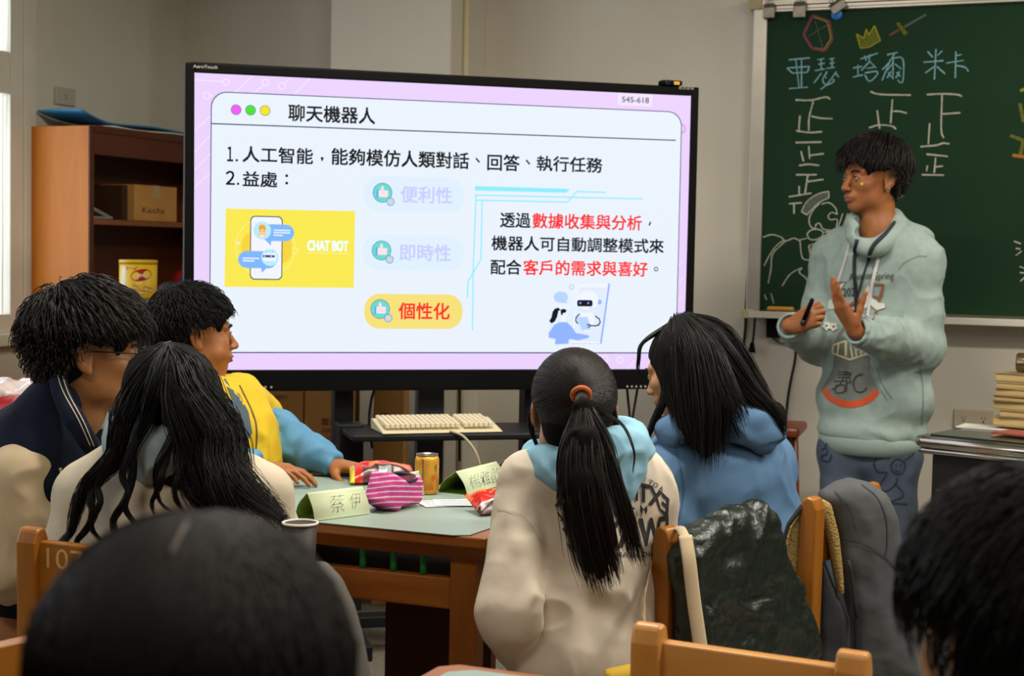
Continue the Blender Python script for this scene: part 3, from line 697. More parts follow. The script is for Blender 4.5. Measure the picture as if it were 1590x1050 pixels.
for ll, lc in ((([(298,543),(380,545),(460,528),(487,540)],[(395,550),(372,640),(370,710)],[(385,632),(440,643),(500,645)],[(322,628),(315,720)],[(300,710),(370,720),(443,716)],[(298,775),(440,772)],[(370,795),(375,865)],[(375,845),(452,835)],[(328,822),(342,878)],[(316,900),(370,893),(427,900)],[(300,950),(414,950)],[(365,952),(350,1050)],[(360,988),(450,975)],
  ), ([(318,310),(318,365)],[(262,370),(385,350)],[(262,408),(332,402)],[(290,405),(290,462)])), (([(705,498),(760,513),(925,517)],[(825,540),(815,670)],[(815,605),(860,605),(903,615)],[(742,600),(755,700)],[(697,695),(750,680),(820,685),(845,703)],[(697,745),(820,740)],[(770,742),(770,790)],
  ), ()), (([(1012,514),(1100,510),(1180,515),(1202,525)],[(1095,510),(1090,700),(1103,750)],[(1095,620),(1195,613)],[(1027,670),(1020,785)],[(977,797),(1060,790),(1100,778),(1135,782)],[(1010,838),(1125,850)],[(1060,855),(1052,940)],[(1055,908),(1100,902)],[(1015,900),(1010,932)],[(985,950),(1105,952)]), ())):
    c = Chalk()
    for l in ll: c.st(fB(l), 2.5)
    for l in lc: c.st(fC(l), 2.5)
    c.end('chalk_tally')
c = Chalk().fill(fC([(335,450),(360,398),(420,360),(476,343),(478,373),(430,398),(385,438),(360,465)]), M_cg).fill(fC([(374,640),(510,594),(570,700),(390,726)]), mat('chalk_dark_olive', '#2f4423', .9, .1))
for l in ([(330,450),(360,395),(420,355),(478,340)],[(478,340),(480,375)],[(480,375),(430,400),(385,440),(360,468)],[(360,468),(330,450)],[(430,405),(395,440),(372,490),(380,530),(405,548)],[(405,548),(410,520),(430,515),(450,545),(510,550),(525,510),(520,490),(490,495),(475,475),(495,455),(525,465)],[(440,410),(480,402),(515,430),(525,465)],[(555,460),(530,535)],[(582,460),(555,535)],[(605,462),(575,530)],[(455,562),(585,550)],
  [(360,573),(380,552),(420,546),(446,560),(444,582),(410,602),(375,600),(360,573)],[(120,590),(170,575),(220,590),(245,610),(290,595),(320,610)],[(235,605),(190,640),(150,700),(128,745)],[(245,610),(175,680),(165,760),(150,840)],[(320,605),(360,595)],[(322,600),(335,700),(380,715)],[(510,590),(370,635)],[(370,635),(385,730)],[(225,855),(270,790),(335,755),(318,780),(360,820),(360,890)],[(130,900),(140,930)],[(165,895),(180,950)],[(845,385),(890,360)],[(850,375),(880,362)]): c.st(fC(l), 1.8)
c.end('chalk_sketch')
c = Chalk(); pts = [(262,208),(318,92),(418,128),(435,240),(390,306),(315,292)]
for a, q in zip(pts, pts[1:]+pts[:1]): c.st(fA([a, q]), 3.8, M_cr)
pts = [(325,102),(405,132),(427,232),(384,298),(328,288)]
for a, q in zip(pts, pts[1:]): c.st(fA([a, q]), 1.5, M_cy)
c.st(fA([(332,125),(378,290)]), 1, M_cg); c.st(fA([(290,220),(405,150)]), 1, M_cg); c.end('chalk_shield')
c = Chalk().fill(fA([(585,208),(625,233),(641,180),(655,214),(689,160),(722,244),(655,282),(606,287)]), M_co); pts = [(582,205),(625,230),(640,175),(655,210),(690,155),(725,245),(655,285),(605,290)]
for a, q in zip(pts, pts[1:]+pts[:1]): c.st(fA([a, q]), 1.8, M_cy)
c.end('chalk_crown')
c = Chalk(); c.st(fA([(780,213),(838,178)]), 3, M_cr); c.st(fA([(868,163),(1000,87)]), 4, M_cg); c.st(fA([(828,137),(880,208)]), 5.5, M_co); c.end('chalk_sword')
c = Chalk(); c.st(fD([(238,94),(262,84)]), 4, M_cy); c.st(fD([(236,138),(250,205)]), 6, M_co); c.st(fD([(202,252),(262,275)]), 5, M_co); c.st(fD([(247,276),(238,325)]), 5, M_co); c.st(fD([(210,322),(262,329)]), 5, M_cor)
for l in ([(215,627),(240,636)],[(222,652),(238,655)],[(222,678),(243,662)],[(235,717),(265,728)],[(236,738),(265,741)],[(238,770),(262,746)]): c.st(fD(l), 1.8)
c.end('chalk_plant')
# clips, magnet, duster
for i, (x, y, w_, h_, an, nm) in enumerate(((1194, 17, 18, 22, 0, 'hanging at the left corner of the chalkboard rail'), (1241.5, 15, 19, 24, 0, 'hanging straight between two other clips on the chalkboard rail'), (1301, 9, 24, 17, 32, 'hanging crooked above the blue magnet'))):
    p = ony(x, y, BOARD_Y-.03); t = thing('bulldog_clip', 'dull steel bulldog clip '+nm, 'clip', (p[0], BOARD_Y-.024, p[2]), group='clips on the chalkboard rail'); t.rotation_euler = (0, math.radians(-an), 0)
    a, q = w_/382/2, h_/382/2
    MB().prism([(-.012, -q), (.0, -q), (.006, q*.5), (.003, q), (-.003, q), (-.014, q*.4)], 0, -a, a).build('jaws', M_steel, t, bevel=.002)
    hm = MB(); hm.tube([(-a*.6, -.006, q*.8), (-a*.6, -.012, q*1.5), (-a*.2, -.012, q*1.5), (-a*.2, -.006, q*.8)], .002, 6); hm.tube([(a*.6, -.006, q*.8), (a*.6, -.012, q*1.5), (a*.2, -.012, q*1.5), (a*.2, -.006, q*.8)], .002, 6); hm.build('handle', M_steel, t)
p = ony(1299.5, 23, BOARD_Y); tag(MB().lathe([(.0, -.014), (.017, -.014), (.022, -.010), (.022, 0)], n=24, M=Matrix.Rotation(-math.pi/2, 4, 'X')).build('magnet', mat('magnet_blue', '#1f6ec4', .4), loc=(p[0], BOARD_Y-.0005, p[2])), 'round blue magnet stuck to the top of the green chalkboard', 'magnet')
p = ony(1212, 480, BOARD_Y-.05); d = thing('board_duster', 'yellow felt board duster on the left end of the chalk tray', 'duster', (p[0], BOARD_Y-.05, BZ0-.0185))
MB().box((-.05, -.022, 0), (.05, .022, .012)).build('felt', mat('felt_brown', '#6b3d1d', .9), d, bevel=.004); MB().box((-.052, -.022, .012), (.052, .022, .03)).build('grip', mat('duster_yellow', '#c8912b', .6), d, bevel=.008)
# cords on the wall
wy = WALL_Y-.008
def cord(pts, r=.005, yy=None): return [ony(x, y, yy or wy) for x, y in pts]
t = MB().tube(catmull(cord([(1163, 374), (1162, 410), (1160, 445), (1158, 481)]), 5), .0055, 6); t.tube(catmull(cord([(1158, 481), (1157, 510), (1154, 545), (1155, 585), (1150, 640), (1146, 720)]), 5), .0055, 6)
tag(t.build('power_cable', M_cable), 'long black cable running down the wall left of the chalkboard', 'cable')
t = thing('hanging_plug', 'short black lead with a two-pin plug hanging below the chalk tray', 'plug', (*ony(1167, 545, wy-.02)[:2], BZ0-.035))
o = np.array(t.location)
MB().tube([p-o for p in catmull(cord([(1172.5, 490), (1171, 512), (1168.5, 533)], yy=wy-.02), 5)], .005, 6).build('lead', M_cable, t)
p = ony(1167.5, 540, wy-.02)-o
m_ = MB(); m_.add([(p[0]+sx*w2, p[1]+sy*.009, p[2]+zz) for zz, w2 in ((.022, .006), (-.02, .015)) for sx, sy in ((-1, -1), (1, -1), (1, 1), (-1, 1))], [(0, 1, 2, 3), (7, 6, 5, 4), (0, 4, 5, 1), (1, 5, 6, 2), (2, 6, 7, 3), (3, 7, 4, 0)]); m_.build('plug', M_black, t, bevel=.002)
t = thing('wall_switch_box', 'black box with looped lead fixed to the wall under the chalk tray', 'switch box', ony(1203, 507, WALL_Y)); o = np.array(t.location)
MB().box((-.025, -.05, -.045), (.025, 0, .035)).build('box', M_black, t, bevel=.004)
MB().tube([p-o for p in catmull(cord([(1190, 494), (1191, 508), (1198, 523), (1212, 533), (1232, 534)], yy=wy-.004), 5)], .004, 6).build('loop_lead', mat('grey_cable', '#6b6252', .5), t)
MB().tube([p-o for p in catmull(cord([(1236, 534), (1234, 560), (1228, 590), (1223, 620), (1219, 660)]), 5)], .005, 6).build('drop_lead', M_cable, t)
def outlet(name, label, c, ax, w_, h_, n, m):
    t = thing(name, label, 'wall socket', c); s_ = MB()
    if ax == 'y': s_.box((-w_/2, -.012, -h_/2), (w_/2, 0, h_/2))
    else: s_.box((0, -w_/2, -h_/2), (.012, w_/2, h_/2))
    s_.build('plate', m, t, bevel=.004); q = MB()
    for i in range(n):
        for dx, dz, hw in ((-.006, .006, .0012), (.006, .006, .0012), (0, -.008, .0022)):
            x = (i-(n-1)/2)*w_/2+dx
            if ax == 'y': q.box((x-hw, -.0126, dz-.005), (x+hw, -.0115, dz+.005))
            else: q.box((.0115, x-hw, dz-.005), (.0126, x+hw, dz+.005))
    q.build('slots', mat('socket_dark', '#2b2823', .6), t)
outlet('wall_socket', 'beige double wall socket above the teacher desk', ony(1512, 651, WALL_Y), 'y', .15, .075, 2, mat('socket_beige', '#b7a98f', .5))
outlet('wall_socket', 'grey blank wall socket high on the dark wall by the window', onx(99, 150, LEFT_X), 'x', .13, .075, 1, mat('socket_grey', '#b0a692', .5))
# ================================================================== FURNITURE
M_oak = mat('orange_oak', '#c57518', .42, .3, wood=('#ae6112', (14, 14, 1.6), .5))
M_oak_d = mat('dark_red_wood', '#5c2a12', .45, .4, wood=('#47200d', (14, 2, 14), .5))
M_desk = mat('desk_wood', '#9c5c1e', .38, .5, wood=('#7c4212', (3, 22, 22), .55))
M_deskleg = mat('desk_leg_wood', '#8e5116', .38, .5, wood=('#74400e', (22, 22, 3), .55))
M_chair = mat('chair_wood', '#a2651c', .33, .5, wood=('#854e10', (20, 20, 3), .55))
M_chair_l = mat('chair_wood_light', '#cf9550', .33, .5, wood=('#b97e3c', (3, 20, 20), .55))
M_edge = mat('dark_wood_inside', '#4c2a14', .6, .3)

# ---- bookcase in the corner
BKX, BKY, BKZ = -4.01, 5.165, 1.83
bk = thing('bookcase', 'tall open bookcase with orange oak side standing in the corner by the window', 'bookcase', ((LEFT_X+BKX)/2, (BKY+WALL_Y)/2, 0))
o = np.array(bk.location)
def bx(lo, hi, m, name, **k): return MB().box(np.array(lo)-o, np.array(hi)-o).build(name, m, bk, **k)
x0, x1, y0, y1 = LEFT_X+.004, BKX, BKY, WALL_Y-.006
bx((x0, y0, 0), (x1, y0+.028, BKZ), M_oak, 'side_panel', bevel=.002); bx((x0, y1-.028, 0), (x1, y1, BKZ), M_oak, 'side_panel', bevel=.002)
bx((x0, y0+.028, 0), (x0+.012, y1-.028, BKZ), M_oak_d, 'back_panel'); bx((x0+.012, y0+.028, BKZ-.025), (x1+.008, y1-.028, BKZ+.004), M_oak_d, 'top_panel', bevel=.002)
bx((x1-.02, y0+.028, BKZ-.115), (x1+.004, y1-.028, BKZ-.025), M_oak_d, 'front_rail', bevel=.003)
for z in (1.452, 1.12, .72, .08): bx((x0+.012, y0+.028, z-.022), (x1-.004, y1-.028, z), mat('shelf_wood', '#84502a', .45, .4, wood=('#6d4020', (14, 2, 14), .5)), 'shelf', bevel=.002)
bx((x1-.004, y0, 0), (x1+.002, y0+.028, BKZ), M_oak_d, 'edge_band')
# blue folders and papers on top
def sheet_thing(name, label, cat, lo, hi, m, curl=0., loc=None):
    v = []; f = []; nx, ny = 10, 24
    for i in range(nx+1):
        for j in range(ny+1):
            a, b2 = i/nx, j/ny; v.append((lo[0]+a*(hi[0]-lo[0]), lo[1]+b2*(hi[1]-lo[1]), lo[2]+curl*(max(0, .25-b2)*4)**2+.004*math.sin(b2*9+a*3)))
    for i in range(nx):
        for j in range(ny): k = i*(ny+1)+j; f.append((k, k+ny+1, k+ny+2, k+1))
    c = np.array([(lo[0]+hi[0])/2, (lo[1]+hi[1])/2, lo[2]])
    ob = MB().add(v, f, 0, True).build(name, m, loc=c, local=c); s_ = ob.modifiers.new('t', 'SOLIDIFY'); s_.thickness = .006; s_.offset = 1
    return tag(ob, label, cat)
sheet_thing('blue_folder', 'blue plastic folder curling up on top of the bookcase', 'folder', (-4.30, 5.2, BKZ+.034), (-4.07, 6.1, BKZ+.03), mat('folder_blue', '#2f7fae', .35), .035)
sheet_thing('paper_sheet', 'white paper lying under the blue folder on the bookcase', 'paper', (-4.2, 5.35, BKZ+.0125), (-4.02, 6.15, BKZ+.0125), mat('paper_white', '#cfc9bd', .7), 0)
M_card = mat('cardboard', '#b8864a', .8, .2, noise=('#ac7c42', 8)); M_card2 = mat('cardboard_dark', '#3c2414', .8, .2); M_tape = mat('packing_tape', '#a98a58', .35, .5)
def carton(label, lo, hi, rz=0., m=None, tape=True, group=None, name='cardboard_box'):
    lo, hi = np.array(lo), np.array(hi); c = np.array([(lo[0]+hi[0])/2, (lo[1]+hi[1])/2, lo[2]])
    t = thing(name, label, 'box', c, rz, group); MB().box(lo-c, hi-c).build('carton', m or M_card, t, bevel=.003)
    if tape: w = .025; MB().box((lo[0]-c[0]-.0012, -w, hi[2]-c[2]-.05), (hi[0]-c[0]+.0012, w, hi[2]-c[2]+.0012)).build('tape', M_tape, t)
    return t
zsh = 1.4535
p = onx(238, 332, BKX-.05); 
t = carton('small brown carton with tape on the upper bookcase shelf', (BKX-.22, p[1]-.155, zsh), (BKX-.035, p[1]+.155, zsh+.155))
vv, ff = text_fit('Kaicha', -.1, .06, .035, .06); MB().add([(.0935, q[0], q[1]) for q in vv], ff).build('printed_text', mat('print_dark', '#2c1c10', .8), t)
carton('dark brown carton left of the small carton on the upper shelf', (BKX-.26, BKY+.30, zsh), (BKX-.06, p[1]-.17, zsh+.15), m=M_card2, tape=False)
p = onx(163, 327, BKX-.03); t = thing('stapler', 'grey stapler lying open on the upper bookcase shelf', 'stapler', (BKX-.06, p[1], zsh)); M_grey = mat('stapler_grey', '#7d7a76', .4)
MB().box((-.016, -.075, 0), (.016, .075, .012)).build('base', M_grey, t, bevel=.004); MB().box((-.014, -.08, 0), (.014, .07, .016), M=Matrix.Translation((0, .0, .018)) @ Matrix.Rotation(-.3, 4, 'X')).build('arm', M_grey, t, bevel=.005)
# black steel cabinet in front of it with the biscuit tin on top
cz = W(215, 463, 6.1)[2]; p = W(252, 463, 6.1)
cab = thing('steel_cabinet', 'low black steel cabinet standing in front of the bookcase', 'cabinet', (p[0]+.02, p[1]+.08, 0), math.radians(90))
cw_, cdp = .24, .17
MB().box((-cw_, -cdp, 0.02), (cw_, cdp, cz)).build('body', M_black_metal, cab, bevel=.004); MB().box((-cw_+.02, -cdp-.014, .06), (cw_-.02, -cdp, cz-.035)).build('door', M_black_metal, cab, bevel=.003); MB().box((-cw_-.004, -cdp-.006, cz-.018), (cw_+.004, cdp, cz+.002)).build('top_edge', mat('grey_edge', '#3c3a38', .4), cab, bevel=.002)
p = W(214.5, 460, 6.0); tin = thing('biscuit_tin', 'yellow biscuit tin with red oval logo on the black cabinet', 'tin', (p[0], p[1], cz+.002))
R_ = .072; Ht = .148; M_ty = mat('tin_yellow', '#e3b71f', .35, .5); M_tr = mat('tin_red', '#b01f1c', .35, .5)
MB().lathe([(R_*.97, 0), (R_, .006), (R_, Ht-.014)], n=40).build('drum', M_ty, tin); MB().lathe([(R_*1.02, Ht-.014), (R_*1.03, Ht-.002), (R_*.99, Ht+.002)], n=40).build('lid', mat('tin_lid', '#d0a51e', .3), tin)
def wrap(mb_, pts, faces, R, mi=0, a0=None, off=.0006):
    """flat drawing (x along the surface, y up) wrapped on a vertical cylinder around the local origin; a0 faces the camera"""
    mb_.add([((R+off)*math.cos(a0+q[0]/R), (R+off)*math.sin(a0+q[0]/R), q[1]) for q in pts], faces, mi)
ta = math.atan2(-tin.location[1]+CAM[1], -tin.location[0]+CAM[0])
def ell_pts(cx, cy, rx, ry, n=30, sk=0): return [(cx+rx*math.cos(2*math.pi*i/n)+sk*math.sin(2*math.pi*i/n)*rx, cy+ry*math.sin(2*math.pi*i/n)) for i in range(n)]
lg = MB()
def fan(pts): c = np.mean(pts, 0); return [tuple(c)]+list(pts), [(0, i+1, (i+1) % len(pts)+1) for i in range(len(pts))]
wrap(lg, *fan(ell_pts(.012, .092, .040, .024, 30, .25)), R_, 0, ta); wrap(lg, *fan([(-.047, .125), (-.002, .125), (-.012, .112), (-.047, .112)]), R_, 0, ta); wrap(lg, *fan([(-.07, .004), (-.05, .004), (-.05, .016), (-.07, .016)]), R_, 0, ta)
v, f = text_fit('nabati', -.015, .040, .085, .099, .012); wrap(lg, v, f, R_, 1, ta, .0012); v, f = text_fit('Richeese', -.044, -.014, .115, .122, .01); wrap(lg, v, f, R_, 1, ta, .0012)
wrap(lg, *fan([(-.072, .02), (-.05, .02), (-.05, .125), (-.072, .125)]), R_, 1, ta)
for i in range(5):
    x, y = (-.03, -.012, .012, .03, .05)[i], (.03, .045, .026, .04, .035)[i]; wrap(lg, *fan([(x-.011, y-.009), (x+.009, y-.013), (x+.012, y+.007), (x-.008, y+.012)]), R_, 2, ta); wrap(lg, *fan([(x-.008, y-.004), (x+.008, y-.007), (x+.008, y-.001), (x-.007, y+.003)]), R_, 3, ta, .001)
lg.build('label_print', [M_tr, mat('tin_white', '#e5dccb', .4), mat('wafer', '#c98f3c', .5), mat('wafer_cream', '#e4cf86', .5)], tin)
p = W(266, 462, 6.15); tag(MB().lathe([(.0, 0), (.045, 0), (.055, .02), (.05, .045), (.03, .062), (0, .066)], n=24).build('cloth_cap', mat('dark_cap', '#1d1b1b', .7), loc=(p[0], p[1], cz+.002)), 'dark rounded cap lying beside the yellow biscuit tin', 'cap')
# a red and blue ball behind the display edge, on the lower shelf of the bookcase
p = onx(287, 425, BKX-.12); bl_ = thing('toy_ball', 'red ball with a blue patch half hidden behind the display edge', 'ball', (BKX-.12, p[1], 1.122)) 
MB().sphere((0, 0, .06), .06, 0).build('ball', M_tr, bl_); MB().sphere((.03, -.02, .06), .045, 0).build('patch', mat('ball_blue', '#2465a8', .4), bl_)


# ---- cartons behind the display
DX = WALL_Y
def box_at(pxl, pxr, pyt, d, depth, label, z0=0., **k):
    a = W(pxl, 700, d); b_ = W(pxr, 700, d); zt = W((pxl+pxr)/2, pyt, d)[2]; w = np.linalg.norm((b_-a)[:2]); c = (a+b_)/2
    rz = math.atan2((b_-a)[1], (b_-a)[0]); return carton(label, (c[0]-w/2, c[1], z0), (c[0]+w/2, c[1]+depth, zt), rz, **k)
M_red_print = mat('faded_red_print', '#7c2f17', .8)
for (l, r, tp, d, lab, txt) in ((375, 447, 560, 5.75, 'brown carton with red phone numbers behind the yellow jacket', [('0800-0971', 4, 612, 422, 620), ('2999-2745', 4, 637, 424, 645), ('23684', 30, 660, 424, 668)]),
        (449, 522, 570, 5.75, 'brown carton with three red characters behind the display stand', [('富邦兒', 476, 648, 513, 660), ('Children Bo', 476, 664, 516, 671), ('www.fubon', 477, 677, 515, 682)]),
        (556, 603, 560, 5.85, 'brown carton seen between the stand post and the dark column', [('易', 566, 640, 580, 650)])):
    t = box_at(l, r, tp, d, .3, lab); a = W(l, 700, d); b_ = W(r, 700, d); u_ = unit((b_-a)*np.array([1, 1, 0])); c0 = (a+b_)/2; q = MB()
    for s_, xa, ya, xb, yb_ in txt:
        if xa < l: xa = l+xa
        n_ = np.cross(u_, [0, 0, 1.]); A = onp(xa, ya, a, n_); B = onp(xb, yb_, a, n_); v, f = text_fit(s_, (A-c0)@u_, (B-c0)@u_, B[2], A[2], .01)
        q.add([(w_[0], -.0015-.15, w_[1]) for w_ in v], f)
    for ob in t.children:
        pass
    q.build('printed_text', M_red_print, t)
    # carton geometry is centred in depth; text sits on its near face
# ---- red bag with clear wrap on a low cupboard below the window
p = W(30, 600, 4.7); cp = thing('low_cupboard', 'low wooden cupboard below the window behind the boy with glasses', 'cupboard', (p[0]-.12, p[1], 0)); MB().box((-.3, -.2, .03), (.3, .2, .70)).build('body', M_oak, cp, bevel=.004); MB().box((-.32, -.22, .70), (.32, .22, .725)).build('top', M_oak_d, cp, bevel=.004); MB().box((-.28, -.212, .06), (-.01, -.2, .68)).build('door', M_oak, cp, bevel=.003); MB().box((.01, -.212, .06), (.28, -.2, .68)).build('door', M_oak, cp, bevel=.003)
s_ = SDF((-.25, -.16, -.02), (.25, .16, .3), .008)
s_.box((0, 0, .085), (.19, .11, .082), rd=.05); bag = thing('gift_bag', 'shiny red bag with clear crinkled plastic wrap on the cupboard', 'bag', (p[0]-.06, p[1]-.02, .727))
solid(s_, 'pouch', mat('bag_red', '#a01019', .3, .6), bag, lambda v, n: .012*fbm(v*14))
s_ = SDF((-.26, -.16, .1), (.26, .16, .32), .008); s_.ell((-.03, 0, .172), (.18, .1, .028)).ell((.1, .02, .176), (.09, .08, .026)); solid(s_, 'clear_wrap', mat('clear_wrap', '#d9c8c4', .15, .6), bag, lambda v, n: .018*ridge(v*22)-.005)

# ---- teacher desk on the right
p0 = onz(1428, 676, .80); ex = ony(1590, 690, 0) ; dz_ = .80
q1 = onz(1590, 692, dz_); dv = unit((q1-p0)*np.array([1, 1, 0])); rz = math.atan2(dv[1], dv[0])
dk = thing('teacher_desk', 'dark steel teacher desk with chrome edged top beside the standing boy', 'desk', (p0[0], p0[1], 0), rz)
LD, DD = 1.4, .36
MB().box((.0, .0, dz_-.012), (LD, DD, dz_)).build('desktop', mat('desk_top_grey', '#4b4a44', .3), dk)
MB().box((.03, .012, dz_), (LD-.03, DD-.02, dz_+.006)).build('glass_sheet', mat('glass_green', '#0f2a20', .08, .6), dk, bevel=.002)
e = MB(); e.tube([(-.002, DD, dz_-.018), (-.002, .012, dz_-.018), (.012, -.002, dz_-.018), (LD, -.002, dz_-.018)], .018, 12); e.tube([(0, DD, dz_-.046), (0, .012, dz_-.046), (.012, 0, dz_-.046), (LD, 0, dz_-.046)], .010, 10); e.build('chrome_edge', M_chrome, dk)
M_dkb = mat('desk_body', '#17120f', .4, .5, noise=('#120e0c', 5))
MB().box((.035, .02, .02), (LD-.04, DD-.02, dz_-.02)).build('body', M_dkb, dk, bevel=.003)
for z in (.62, .42): MB().box((.05, .008, z-.015), (.09, .02, z+.015)).build('lock', mat('desk_lock', '#090807', .4), dk, bevel=.004)
# papers, stack of old books and a metal cup on the desk
p = onz(1540, 664, dz_+.008); ob = MB().box((-.10, -.07, 0), (.12, .06, .003)).build('paper_sheet', mat('paper_white', '#cfc9bd', .7), loc=(p[0], p[1], dz_+.007)); ob.rotation_euler = (0, 0, rz+.2); tag(ob, 'white paper sheet lying on the glass of the teacher desk', 'paper')
p = onz(1590, 676, dz_+.008); ob = MB().box((-.10, -.06, 0), (.12, .06, .005)).build('magazine', mat('magazine_red', '#8c3a30', .4), loc=(p[0]+.02, p[1]-.02, dz_+.0112)); ob.rotation_euler = (0, 0, rz-.1); tag(ob, 'red covered magazine under the stack of old books', 'magazine')
z = dz_+.0175; p = W(1596, 670, p0@CF-CAM@CF+.03) if False else onz(1604, 668, dz_+.01)
bh = [.030, .022, .026, .018, .024, .020, .028]; tot = 0; lab = ['lowest', 'second lowest', 'third from the bottom', 'middle', 'third from the top', 'second from the top', 'topmost']
M_pages = mat('old_pages', '#c2a873', .85, .1, noise=('#b39a68', (3, 3, 160)))
covs = ['#a08a5c', '#8d7950', '#a8915f', '#7a6644', '#a38c58', '#b39c6a', '#8a7650']
for i, hh in enumerate(bh):
    rr = random.Random(i); w2 = .105+rr.uniform(-.012, .012)+(0.012 if i == 3 else 0); t = thing('old_book', 'worn yellowed book, %s of the stack on the teacher desk' % lab[i], 'book', (p[0]+rr.uniform(-.006, .006), p[1]+.03, z), rz+rr.uniform(-.12, .12), 'stack of old books')
    MB().box((-w2+.004, -.072, .002), (w2, .072, hh-.002)).build('pages', M_pages, t, bevel=.003); cv = MB(); cv.box((-w2, -.075, 0), (w2, .075, .002)); cv.box((-w2, -.075, hh-.002), (w2, .075, hh)); cv.box((w2-.002, -.075, 0), (w2, .075, hh)); cv.build('cover', mat('cover_%d' % i, covs[i], .7), t)
    z += hh+.0006
t = thing('metal_cup', 'dented metal cup lying on its side on the book stack', 'cup', (p[0]-.01, p[1]+.02, z+.034), rz+.3)
MB().lathe([(.026, -.05), (.031, -.045), (.033, .03), (.034, .045), (.031, .046), (.03, -.04)], n=28, M=Matrix.Rotation(math.pi/2, 4, 'Y'), cap=True).build('cup', mat('cup_metal', '#8f7c5e', .25, .5, metal=.85), t); MB().lathe([(.0335, .01), (.0355, .012), (.0355, .02), (.0335, .022)], n=28, M=Matrix.Rotation(math.pi/2, 4, 'Y'), cap=False).build('rim_band', M_steel, t)
# wooden stool by the wall
p = onz(1236, 660, .72); st = thing('wooden_stool', 'reddish wooden stool against the wall behind the standing boy', 'stool', (p[0]-.175, p[1]+.0, 0), .1); M_stool = mat('stool_red', '#8d4220', .4, .5, wood=('#733418', (3, 20, 20), .5))
MB().box((-.2, -.14, .685), (.2, .14, .72)).build('seat', M_stool, st, bevel=.01)
for sx in (-1, 1):
    for sy in (-1, 1): MB().tube([(sx*.15, sy*.1, .69), (sx*.185, sy*.12, 0)], [.02, .016], 8).build('leg', M_stool, st)

# ---- desks
M_mat = mat('mint_desk_mat', '#8b9d92', .4, .4, noise=('#86988d', 4)); M_mat_edge = mat('mint_mat_edge', '#7fd9b4', .3)
TZ = .74
def desk(label, X0, X1, Y0, Y1, pegs=True):
    t = thing('classroom_desk', label, 'desk', ((X0+X1)/2, (Y0+Y1)/2, 0)); w, d = (X1-X0)/2, (Y1-Y0)/2
    top = MB(); th = .024; c = .03
    def octo(w, d, c): return [(-w+c, -d), (w-c, -d), (w, -d+c), (w, d-c), (w-c, d), (-w+c, d), (-w, d-c), (-w, -d+c)]
    top.prism(octo(w, d, .025), 2, TZ-th, TZ); top.build('tabletop', M_desk, t, bevel=.004)
    ap = MB(); P = [octo(w-.012, d-.012, .02), octo(w-.04, d-.04, .012)]
    vs = [(x, y, TZ-th) for x, y in P[0]]+[(x, y, TZ-th-.034) for x, y in P[1]]
    ap.add(vs, [(i, i+8, (i+1) % 8+8, (i+1) % 8) for i in range(8)]+[tuple(range(8, 16))]+[tuple(range(7, -1, -1))]); ap.build('apron', M_desk, t, bevel=.003)
    zl = TZ-th-.034
    for sx in (-1, 1):
        for sy in (-1, 1):
            x, y = sx*(w-.095), sy*(d-.075); MB().box((x-.032, y-.024, 0), (x+.032, y+.024, zl+.004)).build('leg', M_deskleg, t, bevel=.004)
    for sy in (-1, 1):
        y = sy*(d-.075); MB().box((-w+.12, y-.014, .563), (w-.12, y+.014, .632)).build('rail', M_desk, t, bevel=.004)
    for sx in (-1, 1): x = sx*(w-.095); MB().box((x-.014, -d+.09, .563), (x+.014, d-.09, .632)).build('side_rail', M_deskleg, t, bevel=.004)
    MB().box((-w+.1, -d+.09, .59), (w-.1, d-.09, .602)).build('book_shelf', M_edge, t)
    if pegs:
        for px_ in (563.5, 611, 657):
            p = ony(px_, 900, Y0+.075); x = p[0]-(X0+X1)/2
            MB().lathe([(.0082, .628), (.0082, .677), (.007, .679)], n=16, c=(x, -d+.075, 0)).build('peg', mat('peg_green', '#127a3e', .4), t)
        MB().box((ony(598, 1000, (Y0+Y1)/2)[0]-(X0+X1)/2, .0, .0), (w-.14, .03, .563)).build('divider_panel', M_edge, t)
    return t
pc = onz(768, 838, TZ); DX1, DY0 = pc[0], pc[1]; DX0, DY1 = DX1-.82, DY0+.64
d1 = desk('wooden group desk under the name cards with green pegs on its rail', DX0, DX1, DY0, DY1)
def deskmat(label, pts, z):
    P = [np.array(p)[:2] for p in pts]; c = np.mean(P, 0)
    o_ = MB().prism([tuple(p-c) for p in P], 2, 0, .002).build('desk_mat', M_mat, loc=(c[0], c[1], z+.0005), bevel=.0008); return tag(o_, label, 'desk mat')
m0 = onz(716, 834, TZ)
mX1, mY0 = m0[0], m0[1]
deskmat('mint green desk mat under the name cards and snacks', [(DX0+.03, mY0), (mX1-.02, mY0), (mX1+.012, mY0+.02), (mX1+.045, DY1-.05), (DX0+.03, DY1-.05)], TZ)
TM = TZ+.0035
pf = onz(690, 1028, TZ); d2 = desk('wooden desk in the bottom foreground with only its far corner in view', pf[0], pf[0]+.98, pf[1]-.40, pf[1], pegs=False)
deskmat('mint green desk mat on the foreground desk', [(pf[0]+.03, pf[1]-.37), (pf[0]+.95, pf[1]-.37), (pf[0]+.95, pf[1]-.028), (pf[0]+.06, pf[1]-.028), (pf[0]+.03, pf[1]-.055)], TZ)

